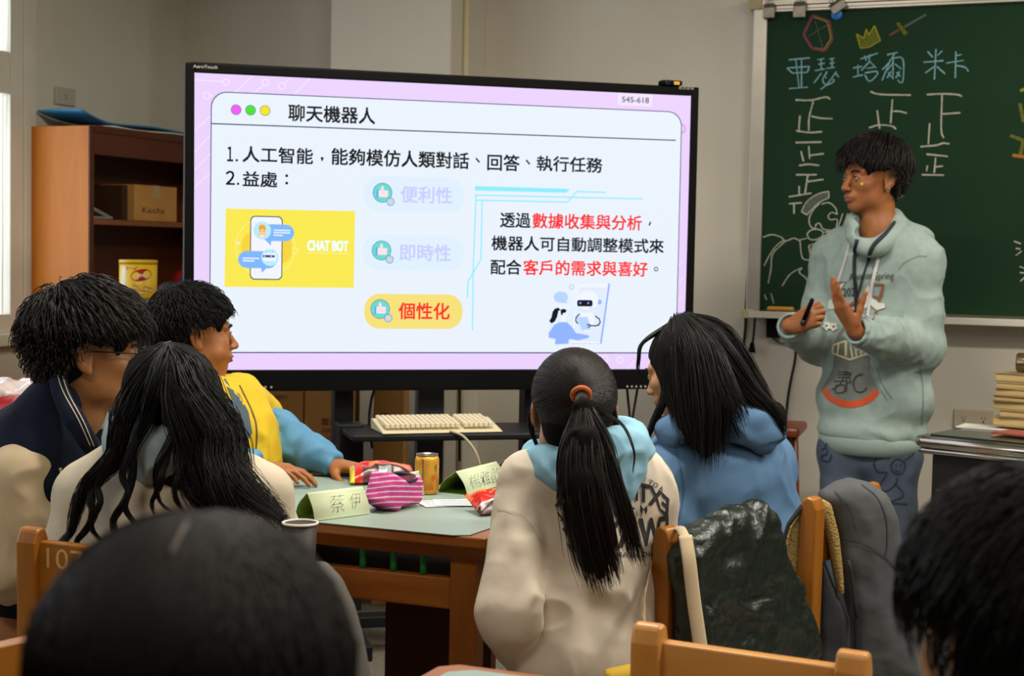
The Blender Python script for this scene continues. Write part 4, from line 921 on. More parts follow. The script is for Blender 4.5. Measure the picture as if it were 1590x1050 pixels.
# ---- chairs: facing +Y locally, origin on the floor midway between the back posts
CHW, CHZ = .315, .79
def chair_proto(label, m_):
    t = thing('wooden_chair', label, 'chair', (0, 0, 0), 0, 'wooden classroom chairs'); h = CHW/2
    for sx in (-1, 1):
        prof = [(-.028, 0), (.022, 0), (.020, .42), (.014, CHZ-.03), (.006, CHZ-.006), (-.006, CHZ), (-.022, CHZ-.004), (-.032, CHZ-.03), (-.028, .42)]
        MB().prism(prof, 0, sx*h-.0235, sx*h+.0235).build('back_post', m_[0], t, bevel=.009, seg=3)
        MB().box((sx*(h)-.02, .30, 0), (sx*(h)+.02, .34, .40)).build('leg', m_[0], t, bevel=.005)
        MB().box((sx*h-.012, .02, .16), (sx*h+.012, .31, .20)).build('side_rail', m_[0], t, bevel=.004)
    MB().prism([(-h-.01, .0), (h+.01, .0), (h+.03, .36), (-h-.03, .36)], 2, .40, .425).build('seat', m_[1], t, bevel=.006)
    # top rail with a rounded hand slot
    r = MB(); z0, z1 = CHZ-.165, CHZ-.028; sl = .065; n = 10
    outer = []; inner = []
    for k in range(4*n):
        a = 2*math.pi*(k+.5)/(4*n); inner.append((sl*max(-1, min(1, math.cos(a)*1.35)), (z0+z1)/2-.012+.022*max(-1, min(1, math.sin(a)*1.35)))); 
        ca, sa = math.cos(a), math.sin(a); s_ = max(abs(ca), abs(sa)); outer.append((h*ca/s_, (z0+z1)/2+(z1-z0)/2*sa/s_))
    N = 4*n
    vs = [(x, -.014, z) for x, z in outer]+[(x, -.014, z) for x, z in inner]+[(x, .012, z) for x, z in outer]+[(x, .012, z) for x, z in inner]; fs = []
    for k in range(N):
        j = (k+1) % N; fs += [(k, j, N+j, N+k), (2*N+j, 2*N+k, 3*N+k, 3*N+j), (j, k, 2*N+k, 2*N+j), (N+k, N+j, 3*N+j, 3*N+k)]
    r.add(vs, fs); r.build('top_rail', m_[1], t, bevel=.004); MB().box((-h, -.012, .20), (h, .010, .25)).build('lower_rail', m_[1], t, bevel=.004)
    return t
M_chr = mat('chair_rail', '#a2651c', .33, .5, wood=('#854e10', (3, 20, 20), .55)); M_cll = mat('chair_light_post', '#c48a44', .33, .5, wood=('#b0742f', (20, 20, 3), .55))
def seat_chair(t, pl, pr):
    """puts the back posts of a chair so that seen from behind the left one is at pl, the right one at pr"""
    pl, pr = np.array(pl)[:2], np.array(pr)[:2]; c = (pl+pr)/2; v = pr-pl; t.location = (c[0], c[1], 0); t.rotation_euler = (0, 0, math.atan2(v[1], v[0])); return t
ch0 = chair_proto('wooden chair with number 107 on its rail behind the wavy haired girl', (M_chair, M_chr))
pl = onz(55, 816, CHZ); seat_chair(ch0, pl, pl+np.array([CHW, 0.0, 0]))
v, f = text_fit('107', -.118, -.03, CHZ-.078, CHZ-.038); 
ch_dark = copy_tree(ch0); ch_dark['label'] = 'wooden chair with a dark green puffer jacket hung over it'
nt_ = MB().add([(q[0], -.0148, q[1]) for q in v], f).build('painted_number', mat('number_paint', '#c9a06a', .6), ch0)
A0 = onz(1031, 815, CHZ); A1 = onz(1150, 790, CHZ); dA = unit((A1-A0)*np.array([1, 1, 0])); 
seat_chair(ch_dark, A0, A0+dA*CHW)
B0 = onz(1254, 770, CHZ); B1 = onz(1350, 747, CHZ); dB = unit((B1-B0)*np.array([1, 1, 0]))
chB = copy_tree(ch_dark); chB['label'] = 'wooden chair with a grey fleece lined jacket hung over it'; seat_chair(chB, B0, B0+dB*max(CHW, np.linalg.norm(B1-B0)))
chF = chair_proto('light wooden chair in the foreground, back rail across the bottom edge', (M_cll, M_chair_l)); F0 = onz(1022, 965, CHZ); F1 = onz(1318, 1005, CHZ); v_ = unit((F0-F1)*np.array([1, 1, 0])); cF = (F0+F1)/2
seat_chair(chF, cF+v_*CHW/2, cF-v_*CHW/2)
L0 = W(74, 975, 2.34); chL = copy_tree(ch_dark); chL['label'] = 'wooden chair cut off by the lower left corner of the photo'; v_ = unit(np.array([.22, 1, 0])); seat_chair(chL, L0-v_*(CHW+.0), L0)
G1 = W(505, 900, 2.42); chG = copy_tree(ch_dark); chG['label'] = 'wooden chair under a grey jacket, hidden behind the foreground head'; seat_chair(chG, G1-np.array([CHW, 0, 0]), G1)

# ---- slab: an outline given as photo points on a plane at a depth, with thickness, roundness and folds
def slab(name, label, cat, pts, d, thick, mats, mi=None, rd=.02, disp=None, h=.006, bulge=.0, parent=None, nrm=None, wave=None, base=None):
    P = [W(x, y, d) for x, y in pts] if base is None else [onp(x, y, base, unit(nrm)) for x, y in pts]; c = np.mean(P, 0); N = unit(nrm if nrm is not None else -CF*np.array([1, 1, 0])); V = np.array([0, 0, 1.]); U_ = unit(np.cross(V, N))
    Q = []
    for x, y in pts: p = onp(x, y, c, N)-c; Q.append((p@U_, p[2]))
    Q = np.array(Q); lo, hi = Q.min(0)-.03, Q.max(0)+.03; T = thick/2+abs(bulge)+.04
    s = SDF((lo[0], -T, lo[1]), (hi[0], T, hi[1]), h)
    ax = [(s.lo[i]+h*np.arange(s.n[i])) for i in range(3)]; gx, gz = np.meshgrid(ax[0], ax[2], indexing='ij'); G = np.stack([gx, gz], -1)
    dmin = np.full(gx.shape, 1e9); ins = np.zeros(gx.shape, bool)
    for a, b_ in zip(Q, np.roll(Q, -1, 0)):
        e = b_-a; w = G-a; t = np.clip((w@e)/max(e@e, 1e-12), 0, 1); dmin = np.minimum(dmin, np.sqrt(((w-t[..., None]*e)**2).sum(-1)))
        cond = (a[1] <= gz) != (b_[1] <= gz); xi = a[0]+(gz-a[1])/(e[1] if abs(e[1]) > 1e-9 else 1e-9)*e[0]; ins ^= cond & (gx < xi)
    d2 = np.where(ins, -dmin, dmin)[:, None, :]; th = thick/2+bulge*np.clip(np.sqrt(np.clip(-d2, 0, .12)/.12), 0, 1)
    w0 = 0 if wave is None else wave(gx, gz)[:, None, :]
    dw = np.abs(ax[1][None, :, None]-w0)-th
    a_, b_ = d2+rd, dw+rd
    s.f = (np.sqrt(np.maximum(a_, 0)**2+np.maximum(b_, 0)**2)+np.minimum(np.maximum(a_, b_), 0)-rd).astype(np.float32)
    R = np.stack([U_, -N, V], 1)
    v, q = s.nets(); v = relax(v, q, 2)
    if disp is not None: n = vnormals(v, q); v = v+n*disp(v, n)[:, None]
    v = v @ R.T
    m = mi(v[q].mean(1), v, q) if mi is not None else None
    loc = c.copy()
    if parent is not None: v = v+c-np.array(parent.location); loc = None
    o_ = link(name, quad_mesh(name, v, q, m), mats, parent, loc)
    if label: tag(o_, label, cat)
    return o_
def folds(amp, f, sy=.45): return lambda v, n: amp*(ridge(v*np.array([f, f, f*sy])+fbm(v*f*.5)[:, None]*1.2)+.5*fbm(v*f*2))
# green puffer jacket on chair A
gj = thing('puffer_jacket', 'shiny dark green puffer jacket hung over the back of a chair', 'jacket', (A0[0]+dA[0]*.2, A0[1]+dA[1]*.2, CHZ))
nA = unit(np.array([dA[1], -dA[0], 0])); pA = A0+nA*.062
M_puff = mat('puffer_nylon', '#131e17', .36, .5, bump=(42, .4, .012))
slab('shell', None, None, [(1058, 828), (1078, 814), (1100, 806), (1128, 796), (1150, 786), (1170, 783), (1187, 788), (1200, 806), (1212, 850), (1228, 905), (1248, 965), (1268, 1022), (1240, 1028), (1150, 1020), (1060, 1000), (1056, 920)], 3, .05, M_puff, rd=.022, bulge=.012, h=.006, parent=gj, nrm=nA, base=pA,
     disp=lambda v, n: .012*(ridge((v@np.array([[.8, 0, .6], [0, 1, 0], [-.6, 0, .8]]))*np.array([14, 8, 6])+fbm(v*6)[:, None]*1.2)-.3)+.006*ridge(v*np.array([9, 9, 20])+fbm(v*8)[:, None]*1.3)+.0035*ridge(v*30+fbm(v*12)[:, None]*1.5))
slab('front_edge', None, None, [(1047, 850), (1058, 838), (1066, 900), (1070, 1000), (1050, 1000), (1046, 920)], 3, .018, mat('puffer_black', '#0b0f0c', .5), rd=.007, h=.005, parent=gj, nrm=nA, base=A0+nA*.03)
# canvas tote bag hanging on the same post
M_canvas = mat('canvas_cream', '#bba88a', .85, .2, bump=(300, .2, .001))
db = (A0-CAM)@CF
tb = thing('tote_bag', 'cream canvas tote bag hanging by its strap from the chair post', 'bag', W(1000, 1000, db))
o = np.array(tb.location)
ss = MB(); ss.tube([p-o for p in catmull([W(1064, 832, db-.10), W(1070, 870, db-.125), W(1077, 930, db-.14), W(1090, 1020, db-.16)], 6)], .014, 8, flat=.25, up=-CF); ss.tube([p-o for p in catmull([W(1064, 834, db-.10), W(1052, 820, db-.01), W(1022, 836, db+.055), W(1008, 890, db-.02), W(1000, 930, db-.07), W(992, 1000, db-.17)], 6)], .010, 8, flat=.25, up=-CF); ss.build('strap', M_canvas, tb)
slab('pouch', None, None, [(938, 1040), (985, 1031), (1000, 1035), (1010, 1240), (930, 1240)], db-.20, .05, [mat('bag_yellow', '#cfa832', .8)], rd=.02, parent=tb); slab('side_panel', None, None, [(987, 985), (1001, 900), (1004, 1000), (1003, 1040), (984, 1042)], db-.17, .03, M_canvas, rd=.01, parent=tb)
# grey jacket on chair B
jg = thing('fleece_jacket', 'grey softshell jacket with tan fleece lining draped over a chair', 'jacket', (B0[0]+.1, B0[1]+.15, CHZ)); M_soft = mat('softshell_grey', '#4c4e50', .75, .3); M_fle = mat('tan_fleece', '#a58a55', .95, .1, bump=(160, 1., .01))
dB_ = (B0-CAM)@CF
gsh = slab('shell', None, None, [(1272, 768), (1295, 754), (1320, 748), (1350, 756), (1372, 772), (1388, 802), (1396, 850), (1394, 880), (1408, 935), (1425, 1000), (1438, 1062), (1325, 1066), (1322, 960), (1310, 900), (1300, 830), (1290, 790)], dB_+.11, .05, M_soft, rd=.025, bulge=.03, parent=jg, disp=lambda v, n: .012*ridge(v*np.array([5, 5, 2.2])+2.3)+.005*fbm(v*18))
slab('lining', None, None, [(1273, 772), (1290, 782), (1302, 830), (1308, 885), (1310, 925), (1300, 920), (1292, 880), (1284, 840), (1272, 800)], dB_+.055, .05, M_fle, rd=.015, parent=jg); slab('lining', None, None, [(1236, 795), (1246, 785), (1240, 900), (1222, 905), (1216, 860), (1222, 820)], dB_+.03, .05, M_fle, rd=.015, parent=jg)
slab('lining_edge', None, None, [(1244, 782), (1222, 812), (1211, 850), (1216, 855), (1226, 818), (1246, 792)], dB_+.0, .02, mat('jacket_dark_edge', '#17181a', .7), rd=.006, h=.004, parent=jg)
slab('inner_front', None, None, [(1276, 860), (1300, 925), (1318, 960), (1322, 1066), (1272, 1066), (1270, 900)], dB_+.07, .04, mat('jacket_dark', '#2b2d31', .8), rd=.015, parent=jg, disp=folds(.006, 9))
cd_ = MB(); cd_.tube([W(x, y, dB_+.04)-np.array(jg.location) for x, y in [(1317, 870), (1321, 885), (1324, 910), (1328, 940), (1331, 960)]], .0045, 8); cd_.build('zip_pull_cord', mat('jacket_dark_edge', '#17181a', .7), jg)
# grey jacket half hidden behind the foreground head
slab('draped_jacket', 'plain grey jacket over a chair back right of the foreground head', 'jacket', [(430, 900), (470, 875), (505, 876), (530, 900), (550, 940), (562, 985), (575, 1050), (584, 1130), (430, 1130)], 2.42, .06, mat('jacket_charcoal', '#57534e', .8, .3), rd=.03, bulge=.03, disp=folds(.006, 6))
# ================================================================== THINGS ON THE DESK
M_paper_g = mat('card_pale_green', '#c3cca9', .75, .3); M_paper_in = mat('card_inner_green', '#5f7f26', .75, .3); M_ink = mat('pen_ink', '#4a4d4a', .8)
def name_card(label, fl, fr_, hgt, dep, text=None, lean=.4, bul=.006, tilt=None):
    """folded paper tent: fl / fr_ are photo points of the near face's bottom corners on the desk"""
    a, b_ = onz(*fl, TM), onz(*fr_, TM); X = unit(b_-a); L_ = np.linalg.norm(b_-a); Yv = np.array([-X[1], X[0], 0]); Yv = Yv if Yv@CF > 0 else -Yv
    t = thing('name_card', label, 'name card', a, math.atan2(X[1], X[0]), 'folded name cards')
    sec = [(0, 0), (dep*lean*.45-bul*.7, hgt*.5), (dep*lean, hgt), (dep*(lean+.36)+bul, hgt*.5), (dep, 0)]
    sec = catmull([np.array(p) for p in sec[:3]], 6)+catmull([np.array(p) for p in sec[2:]], 6)[1:]
    sg = 1 if (np.cross(X, [0, 0, 1.])@Yv) < 0 else -1
    v = []; f = []; mi = []; n = len(sec)
    for x in (0, L_):
        for off in (0, .0012):
            cen = np.array([dep*.45, hgt*.35])
            for p in sec: q = p+(cen-p)/np.linalg.norm(cen-p)*off; v.append((x, q[0]*sg, max(q[1], .0003)))
    m_ = MB()
    for i in range(n-1):
        m_.f.append((i, i+1, 2*n+i+1, 2*n+i)); m_.m.append(0); m_.sm.append(True)
        m_.f.append((n+i+1, n+i, 3*n+i, 3*n+i+1)); m_.m.append(1); m_.sm.append(True)
        m_.f.append((i, n+i, n+i+1, i+1)); m_.m.append(0); m_.sm.append(False); m_.f.append((2*n+i, 2*n+i+1, 3*n+i+1, 3*n+i)); m_.m.append(0); m_.sm.append(False)
    m_.v = [tuple(map(float, p)) for p in v]; m_.box((.002, .002*sg if sg > 0 else -dep+.002, .0004), (L_-.002, (dep-.002) if sg > 0 else -.002, .001), 1)
    m_.build('folded_card', [M_paper_g, M_paper_in], t)
    if text:
        w_ = MB(); face = np.array([p for p in sec if True])
        zs_ = [p[1] for p in sec[:7]]; ys_ = [p[0] for p in sec[:7]]
        for st, x0_, x1_, z0_, z1_ in text:
            vv, ff = text_fit(st, x0_*L_, x1_*L_, z0_*hgt, z1_*hgt, -.022); w_.add([(q[0], (np.interp(q[1], zs_, ys_)-.0011)*sg, q[1]) for q in vv], ff)
        w_.build('handwriting', M_ink, t)
    return t
name_card('pale green folded name card nearest the cup, two handwritten characters on it', (489, 809.5), (575, 798), .060, .075, [('蔡', .30, .55, .22, .86), ('伊', .66, .86, .28, .84)])
name_card('pale green folded name card behind the pink pencil case', (600, 783), (668, 766.5), .060, .040)
name_card('pale green folded name card right of the drink can, three handwritten characters', (726, 768.5), (788, 751), .056, .085, [('楊', .12, .36, .18, .80), ('雅', .38, .62, .2, .82), ('歆', .64, .90, .18, .86)])
name_card('pale green folded name card touching the ponytail girl shoulder', (797, 749), (850, 735), .056, .07, [('立', .1, .45, .4, .85), ('台', .55, .85, .4, .85)])
# ---- drink can
p = onz(662.5, 766, TM); R_ = .030; Hc = .098
can = thing('drink_can', 'tall yellow drink can with silver top on the mint desk mat', 'can', (p[0], p[1], TM))
M_cany = mat('can_yellow', '#d8952a', .3, .5, metal=.3, noise=('#e2ab3c', (40, 40, 18)))
MB().lathe([(R_*.86, 0), (R_*.9, .002), (R_, .010), (R_, .066), (R_*1.02, .069), (R_, .072), (R_*1.015, .076), (R_, .079), (R_*1.01, .083), (R_*.97, .089), (R_*.88, Hc-.003)], n=48).build('barrel', M_cany, can)
MB().lathe([(R_*.88, Hc-.003), (R_*.92, Hc-.001), (R_*.92, Hc+.001), (R_*.86, Hc+.001), (R_*.85, Hc-.003)], n=48).build('lid', M_steel, can)
ca_ = math.atan2(CAM[1]-p[1], CAM[0]-p[0]); lg = MB()
wrap(lg, *fan([(-.0125, .01), (-.0085, .01), (-.0085, .089), (-.0125, .089)]), R_, 0, ca_, .0008)
for i in range(9): x = -.03+.0026*i; wrap(lg, *fan([(x+.024, .012), (x+.026, .012), (x+.0285-.001*(i % 3), .03+.004*(i % 4)), (x+.027, .03)]), R_, 1, ca_, .0008)
wrap(lg, *fan(ell_pts(.018, .042, .007, .008)), R_, 1, ca_, .0008)
v, f = text_fit('大麥', -.004, .004, 0, .018); lg2 = [(.0225+q[0], .058+q[1]) for q in v]; wrap(lg, lg2, f, R_, 2, ca_, .0009)
lg.build('printed_label', [M_steel, mat('can_orange', '#c8641a', .4), mat('can_ink', '#4a2a10', .5)], can)
MB().box((-.004, -.011, Hc-.002), (.004, .006, Hc)).build('pull_tab', M_steel, can)
# ---- snack bags: pillow packets
M_bagr = mat('packet_red', '#b8200f', .25, .6); M_bago = mat('packet_orange', '#d2701a', .3, .5); M_bagd = mat('packet_maroon', '#4a1712', .3, .5); M_bagy = mat('packet_yellow', '#d9c21e', .3, .5); M_bags = mat('packet_silver', '#9fb0a8', .25, .5, metal=.3); M_bagg = mat('packet_green', '#3c8a2c', .35)
def packet(label, c, rz, L_, B_, H_, mi, tilt=(0, 0), crease=.004):
    t = thing('snack_packet', label, 'snack packet', c, rz, 'snack packets'); n, m = 40, 26; v = []; f = []; ms = []
    for side in (1, -1):
        for i in range(n+1):
            for j in range(m+1):
                a, b_ = i/n*2-1, j/m*2-1; th = H_*max(0, 1-abs(a)**3.2)**.8*max(0, 1-b_*b_)**.6
                x = a*L_/2; y = b_*B_/2*(1-.12*(1-a*a)); v.append((x, y, (th if side > 0 else -th*.35)))
    v = np.array(v); nz = fbm(v*np.array([38, 38, 20]), 3); ins = (np.abs(v[:, 2]) > 1e-4); v[:, 2] += ins*(nz*crease+crease*1.2*ridge(v*30)*np.sign(v[:, 2]))
    v[:, 2] -= v[:, 2].min(); v[:, 2] += v[:, 0]*tilt[0]+v[:, 1]*tilt[1]; v[:, 2] -= v[:, 2].min()
    o_ = 0
    for side in (0, 1):
        for i in range(n):
            for j in range(m):
                k = side*(n+1)*(m+1)+i*(m+1)+j; q = (k, k+m+1, k+m+2, k+1); f.append(q if side == 0 else q[::-1]); ms.append(mi((i+.5)/n*2-1, (j+.5)/m*2-1, side))
    me = quad_mesh('packet', v, f, ms); link('wrapper', me, [M_bagr, M_bago, M_bagd, M_bagy, M_bags, M_bagg], t); return t
def mA(a, b_, s):
    if a < -.86: return 3
    if b_ < -.12 and abs(b_+.12) < .06: return 4
    if b_ < -.15: return 4 if (-.1 < a < .32 and b_ < -.3) else (2 if a > -.6 else 0)
    return 1 if vnoise(np.array([[a*5+3, b_*4, 1.]]))[0] > .52 and a > -.4 else 0
p = onz(592, 751, TM); packet('red and maroon snack packet lying behind the name cards, yellow corner', (p[0]-.01, p[1]+.02, TM), YAW+.12, .165, .11, .030, mA, (.0, .22))
def mB_(a, b_, s):
    if b_ < -.55: return 2 if b_ < -.62 else 4
    if ((a-.15)/.28)**2+((b_-.02)/.22)**2 < 1: return 5 if vnoise(np.array([[a*9, b_*9, 4.]]))[0] > .45 else 2
    return 1 if b_ > .15 and vnoise(np.array([[a*6+1, b_*5, 2.]]))[0] > .42 else 0
p = onz(760, 797, TM); packet('bright red snack packet with orange biscuits beside the ponytail girl sleeve', (p[0]+.02, p[1]+.035, TM), YAW+.42, .16, .10, .026, mB_, (.0, .30))
# ---- pencil case
a_, b_ = onz(590, 800, TM), onz(664, 782, TM); X = unit(b_-a_); c = (a_+b_)/2+np.array([-X[1], X[0], 0])*.03
pcs = thing('pencil_case', 'pink striped pencil case with open dark zip on the mint mat', 'pencil case', (c[0], c[1], TM+.004), math.atan2(X[1], X[0])-.06)
s_ = SDF((-.12, -.07, -.01), (.12, .07, .11), .0028)
s_.box((.012, 0, .034), (.060, .036, .033), rd=.014, k=.0).box((-.036, -.004, .040), (.034, .034, .038), np.array([[.9, 0, .44], [0, 1, 0], [-.44, 0, .9]]), rd=.010, k=.006).box((.030, .012, .042), (.038, .024, .030), rd=.016, k=.01)
s_.ell((.020, -.012, .080), (.043, .026, .026), k=.004, op='sub')
M_pk = bpy.data.materials.new('pink_stripe_cloth'); M_pk.use_nodes = True; nt = M_pk.node_tree; bs = nt.nodes['Principled BSDF']; bs.inputs['Roughness'].default_value = .85
tc = nt.nodes.new('ShaderNodeTexCoord'); mp = nt.nodes.new('ShaderNodeMapping'); mp.inputs['Rotation'].default_value = (.2, -.12, 0); wv = nt.nodes.new('ShaderNodeTexWave'); wv.bands_direction = 'Z'; wv.inputs['Scale'].default_value = 26; wv.inputs['Distortion'].default_value = .7; wv.inputs['Detail Scale'].default_value = 6
nt.links.new(tc.outputs['Object'], mp.inputs[0]); nt.links.new(mp.outputs[0], wv.inputs[0]); rp = nt.nodes.new('ShaderNodeValToRGB'); rp.color_ramp.interpolation = 'CONSTANT'
e = rp.color_ramp.elements; e[0].color = (*lin('#c23b8a'), 1); e[1].position = .86; e[1].color = (*lin('#dfc0c4'), 1); k_ = e.new(.45); k_.color = (*lin('#cf4c99'), 1); k_ = e.new(.02); k_.color = (*lin('#c23b8a'), 1); k_ = e.new(.60); k_.color = (*lin('#a85aa6'), 1); k_ = e.new(.68); k_.color = (*lin('#c8428f'), 1)
nt.links.new(wv.outputs[0], rp.inputs[0]); nt.links.new(rp.outputs[0], bs.inputs['Base Color'])
M_pin = mat('case_lining', '#5e1426', .8)
solid(s_, 'cloth_body', [M_pk, M_pin], pcs, lambda v, n: .0022*fbm(v*40)+.0016*ridge(v*26), mi=lambda c: ((((c[:, 0]-.020)/.0442)**2+((c[:, 1]+.012)/.0272)**2+((c[:, 2]-.080)/.0272)**2) < 1.0).astype(int))
zp = MB(); zr = [(.020+.042*math.cos(t), -.012+.0235*math.sin(t), .067+.007*math.sin(t)-.003*abs(math.cos(t))) for t in np.linspace(0, 2*math.pi, 40)]; zp.tube(zr, .0042, 6, flat=1.4); zp.build('zip', mat('zip_navy', '#171a2c', .6), pcs)
# ---- papers, marker
p = onz(702, 782, TM)
for i, (dx, dy, r, lab) in enumerate(((-.005, 0, .35, 'printed worksheet lowest of the two under the pencil case'), (.028, .012, .10, 'printed worksheet on top, right of the pencil case'))):
    t = thing('worksheet', lab, 'paper', (p[0]+dx, p[1]+dy, TM+.0006+.0016*i), YAW+r, 'printed worksheets'); MB().box((-.075, -.045, 0), (.075, .045, .0009)).build('sheet', mat('worksheet_white', '#d5d3d6', .7), t)
    q = MB(); rr = random.Random(i+4)
    for k in range(4): q.box((-.06, -.03+k*.018, .001), (-.06+rr.uniform(.05, .11), -.027+k*.018, .0012))
    q.build('print_line', mat('print_grey', '#55545c', .8), t)
a_ = onz(750, 771, TM); mk = thing('marker_pen', 'white marker pen with pink end in front of the name card', 'pen', (a_[0], a_[1], TM+.006), YAW+.2)
MB().lathe([(.0055, 0), (.006, .001), (.006, .06), (.0055, .062)], n=16, M=Matrix.Rotation(math.pi/2, 4, 'Y')).build('barrel', mat('marker_white', '#cfc9cf', .4), mk); MB().lathe([(.005, -.012), (.0066, -.010), (.0066, .001), (.0058, .002)], n=16, M=Matrix.Rotation(math.pi/2, 4, 'Y')).build('cap', mat('marker_pink', '#b52d63', .4), mk)
# ---- paper cup on a low stand, half hidden by the foreground hair
cpz = .70; c = W(466, 836, 3.0); 
cp = thing('stool_stand', 'narrow wooden stand holding the dark paper cup', 'stand', (c[0], c[1], 0)); MB().lathe([(.05, cpz-.02), (.055, cpz-.018), (.055, cpz-.001), (.05, cpz)], n=24).build('top', M_deskleg, cp); MB().box((-.02, -.02, .02), (.02, .02, cpz-.02)).build('post', M_deskleg, cp); MB().box((-.08, -.08, 0), (.08, .08, .02)).build('foot', M_deskleg, cp)
rimz = W(470, 812, 3.0)[2]; hc = rimz-cpz
cu = thing('paper_cup', 'dark paper cup with white rolled rim below the name card', 'cup', (c[0], c[1], cpz)); MB().lathe([(.026, 0), (.027, .002), (.033, hc-.002)], n=32).build('cup_wall', mat('cup_dark', '#2a2420', .6), cu); MB().tube([(.0335*math.cos(t), .0335*math.sin(t), hc) for t in np.linspace(0, 2*math.pi, 40)], .0026, 8).build('rim', mat('cup_white', '#d8cfc2', .5), cu)
# ================================================================== PEOPLE
def skin_mat(n, c): return mat('skin_'+n, c, .5, .4, sss=.12, noise=(tuple(x*.88 for x in lin(c)), 30))
M_lip = mat('lips', '#8a4a42', .45); M_eyew = mat('eye_white', '#cfc6bd', .3); M_iris = mat('eye_iris', '#140d0a', .15); M_brow = mat('eyebrow_hair', '#14100e', .8)
M_cap = mat('hair_mass', '#0a0807', .8, .12); M_hair = mat('black_hair', '#0c0908', .48, .3, aniso=.4); M_hair7 = mat('dark_brown_hair', '#0f0906', .62, .12); M_hair2 = mat('brown_black_hair', '#18100b', .48, .3, aniso=.4); M_hair3 = mat('soft_black_hair', '#0a0908', .55, .25)
def frame(fwd, pitch=0., roll=0.):
    """columns: right, forward, up of a head or torso; fwd is horizontal, pitch > 0 looks up"""
    f = unit(np.array([fwd[0], fwd[1], 0])); r = np.cross(f, [0, 0, 1.]); u = np.array([0, 0, 1.])
    f2 = math.cos(pitch)*f+math.sin(pitch)*u; u2 = math.cos(pitch)*u-math.sin(pitch)*f
    r2 = math.cos(roll)*r+math.sin(roll)*u2; u3 = math.cos(roll)*u2-math.sin(roll)*r
    return np.stack([r2, f2, u3], 1)
def view_dir(right, away): return right*_Rh+away*_Fh
class Head:
    def __init__(s, c, R, k=1., cheek=0., jaw=1.): s.c = np.array(c, float); s.R = R; s.k = k; s.cheek = cheek; s.jaw = jaw
    def g(s, x, y, z): return s.c+s.R@(np.array([x, y, z])*s.k)
    def loc(s, p): return ((np.asarray(p)-s.c)@s.R)/s.k
    def add(s, f, face=True, neck=None):
        k = s.k; E = lambda x, y, z, r, kk=.02, op='add', rot=None: f.ell(s.g(x, y, z), np.array(r)*k, s.R if rot is None else s.R@rot, kk*k, op)
        E(0, -.014, .032, (.074, .094, .084), .0)
        E(0, .03, -.045, (.056*s.jaw, .056, .064), .035); E(0, .066, -.092, (.022*s.jaw, .020, .018), .03)
        for sx in (-1, 1):
            E(sx*.040, .055, -.022, (.024, .026, .024), .02); E(sx*.042*s.jaw, .02, -.07, (.018, .03, .024), .03)
            if s.cheek: E(sx*.040, .045, -.052, (.024+s.cheek, .030, .028), .02)
        if face:
            for sx in (-1, 1): f.cap(s.g(sx*.012, .083, .020), s.g(sx*.045, .068, .020), .011*k, .010*k, .014*k)
            for sx in (-1, 1): E(sx*.031, .092, .0, (.017, .014, .0105), .012, 'sub')
            f.cap(s.g(0, .082, .010), s.g(0, .1065, -.031), .0075*k, .0105*k, .010*k); E(0, .109, -.034, (.0105, .0095, .009), .006)
            for sx in (-1, 1): E(sx*.0125, .098, -.037, (.008, .010, .0075), .006)
            E(0, .083, -.060, (.026, .016, .016), .012)
            E(0, .0965, -.0625, (.019, .0085, .0052), .004); E(0, .0945, -.0725, (.0165, .0085, .0058), .004)
            E(0, .101, -.0672, (.017, .006, .0012), .002, 'sub')
            for sx in (-1, 1):            # eyelids round the eyeball
                E(sx*.031, .0755, .0, (.0150, .0150, .0125), .004)
                E(sx*.031, .0925, -.0005, (.0125, .006, .0036), .002, 'sub')
        for sx in (-1, 1):
            rt = np.array([[math.cos(sx*.35), -math.sin(sx*.35), 0], [math.sin(sx*.35), math.cos(sx*.35), 0], [0, 0, 1]]); tl = np.array([[1, 0, 0], [0, math.cos(.2), -math.sin(.2)], [0, math.sin(.2), math.cos(.2)]])
            E(sx*.079, -.016, -.006, (.008, .020, .032), .006, rot=rt@tl); E(sx*.0865, -.012, -.002, (.0065, .011, .019), .004, 'sub', rot=rt@tl); E(sx*.077, -.005, -.034, (.006, .009, .010), .006)
        if neck is not None: f.cap(s.g(0, -.028, -.05), neck, .053*k, .056*k, .03*k)
        return s
    def mi(s, c):
        p = s.loc(c); lip = ((p[:, 0]/.0185)**2+((p[:, 2]+.0675)/.0115)**2 < 1) & (p[:, 1] > .088)
        return lip.astype(int)
    def eyes(s, root, brow=True, tilt=0., both=True):
        for sx in (-1, 1):
            m = MB(); k = s.k; M4 = Matrix.Translation(Vector(s.g(sx*.031, .0775, 0))) @ Matrix(s.R.tolist()).to_4x4()
            m.sphere((0, 0, 0), .0118*k, 0, 10, M4); m.sphere((-.0 + tilt, .0072*k, 0), (.0058*k, .0055*k, .0058*k), 1, 8, M4); m.build('eye', [M_eyew, M_iris], root)
            if brow:
                b_ = MB(); b_.tube(catmull([s.g(sx*.012, .0925, .0185), s.g(sx*.028, .0905, .0235), s.g(sx*.047, .076, .0185)], 5), [.0015*k]+[.0036*k]*9+[.0012*k], 6, flat=1.0); b_.build('eyebrow', M_brow, root)
            l_ = MB(); l_.tube(catmull([s.g(sx*.019, .0868, -.0005), s.g(sx*.031, .0905, .0048), s.g(sx*.045, .081, .0005)], 5), [.0006*k]+[.0013*k]*9+[.0008*k], 5); l_.build('eyelashes', M_brow, root)

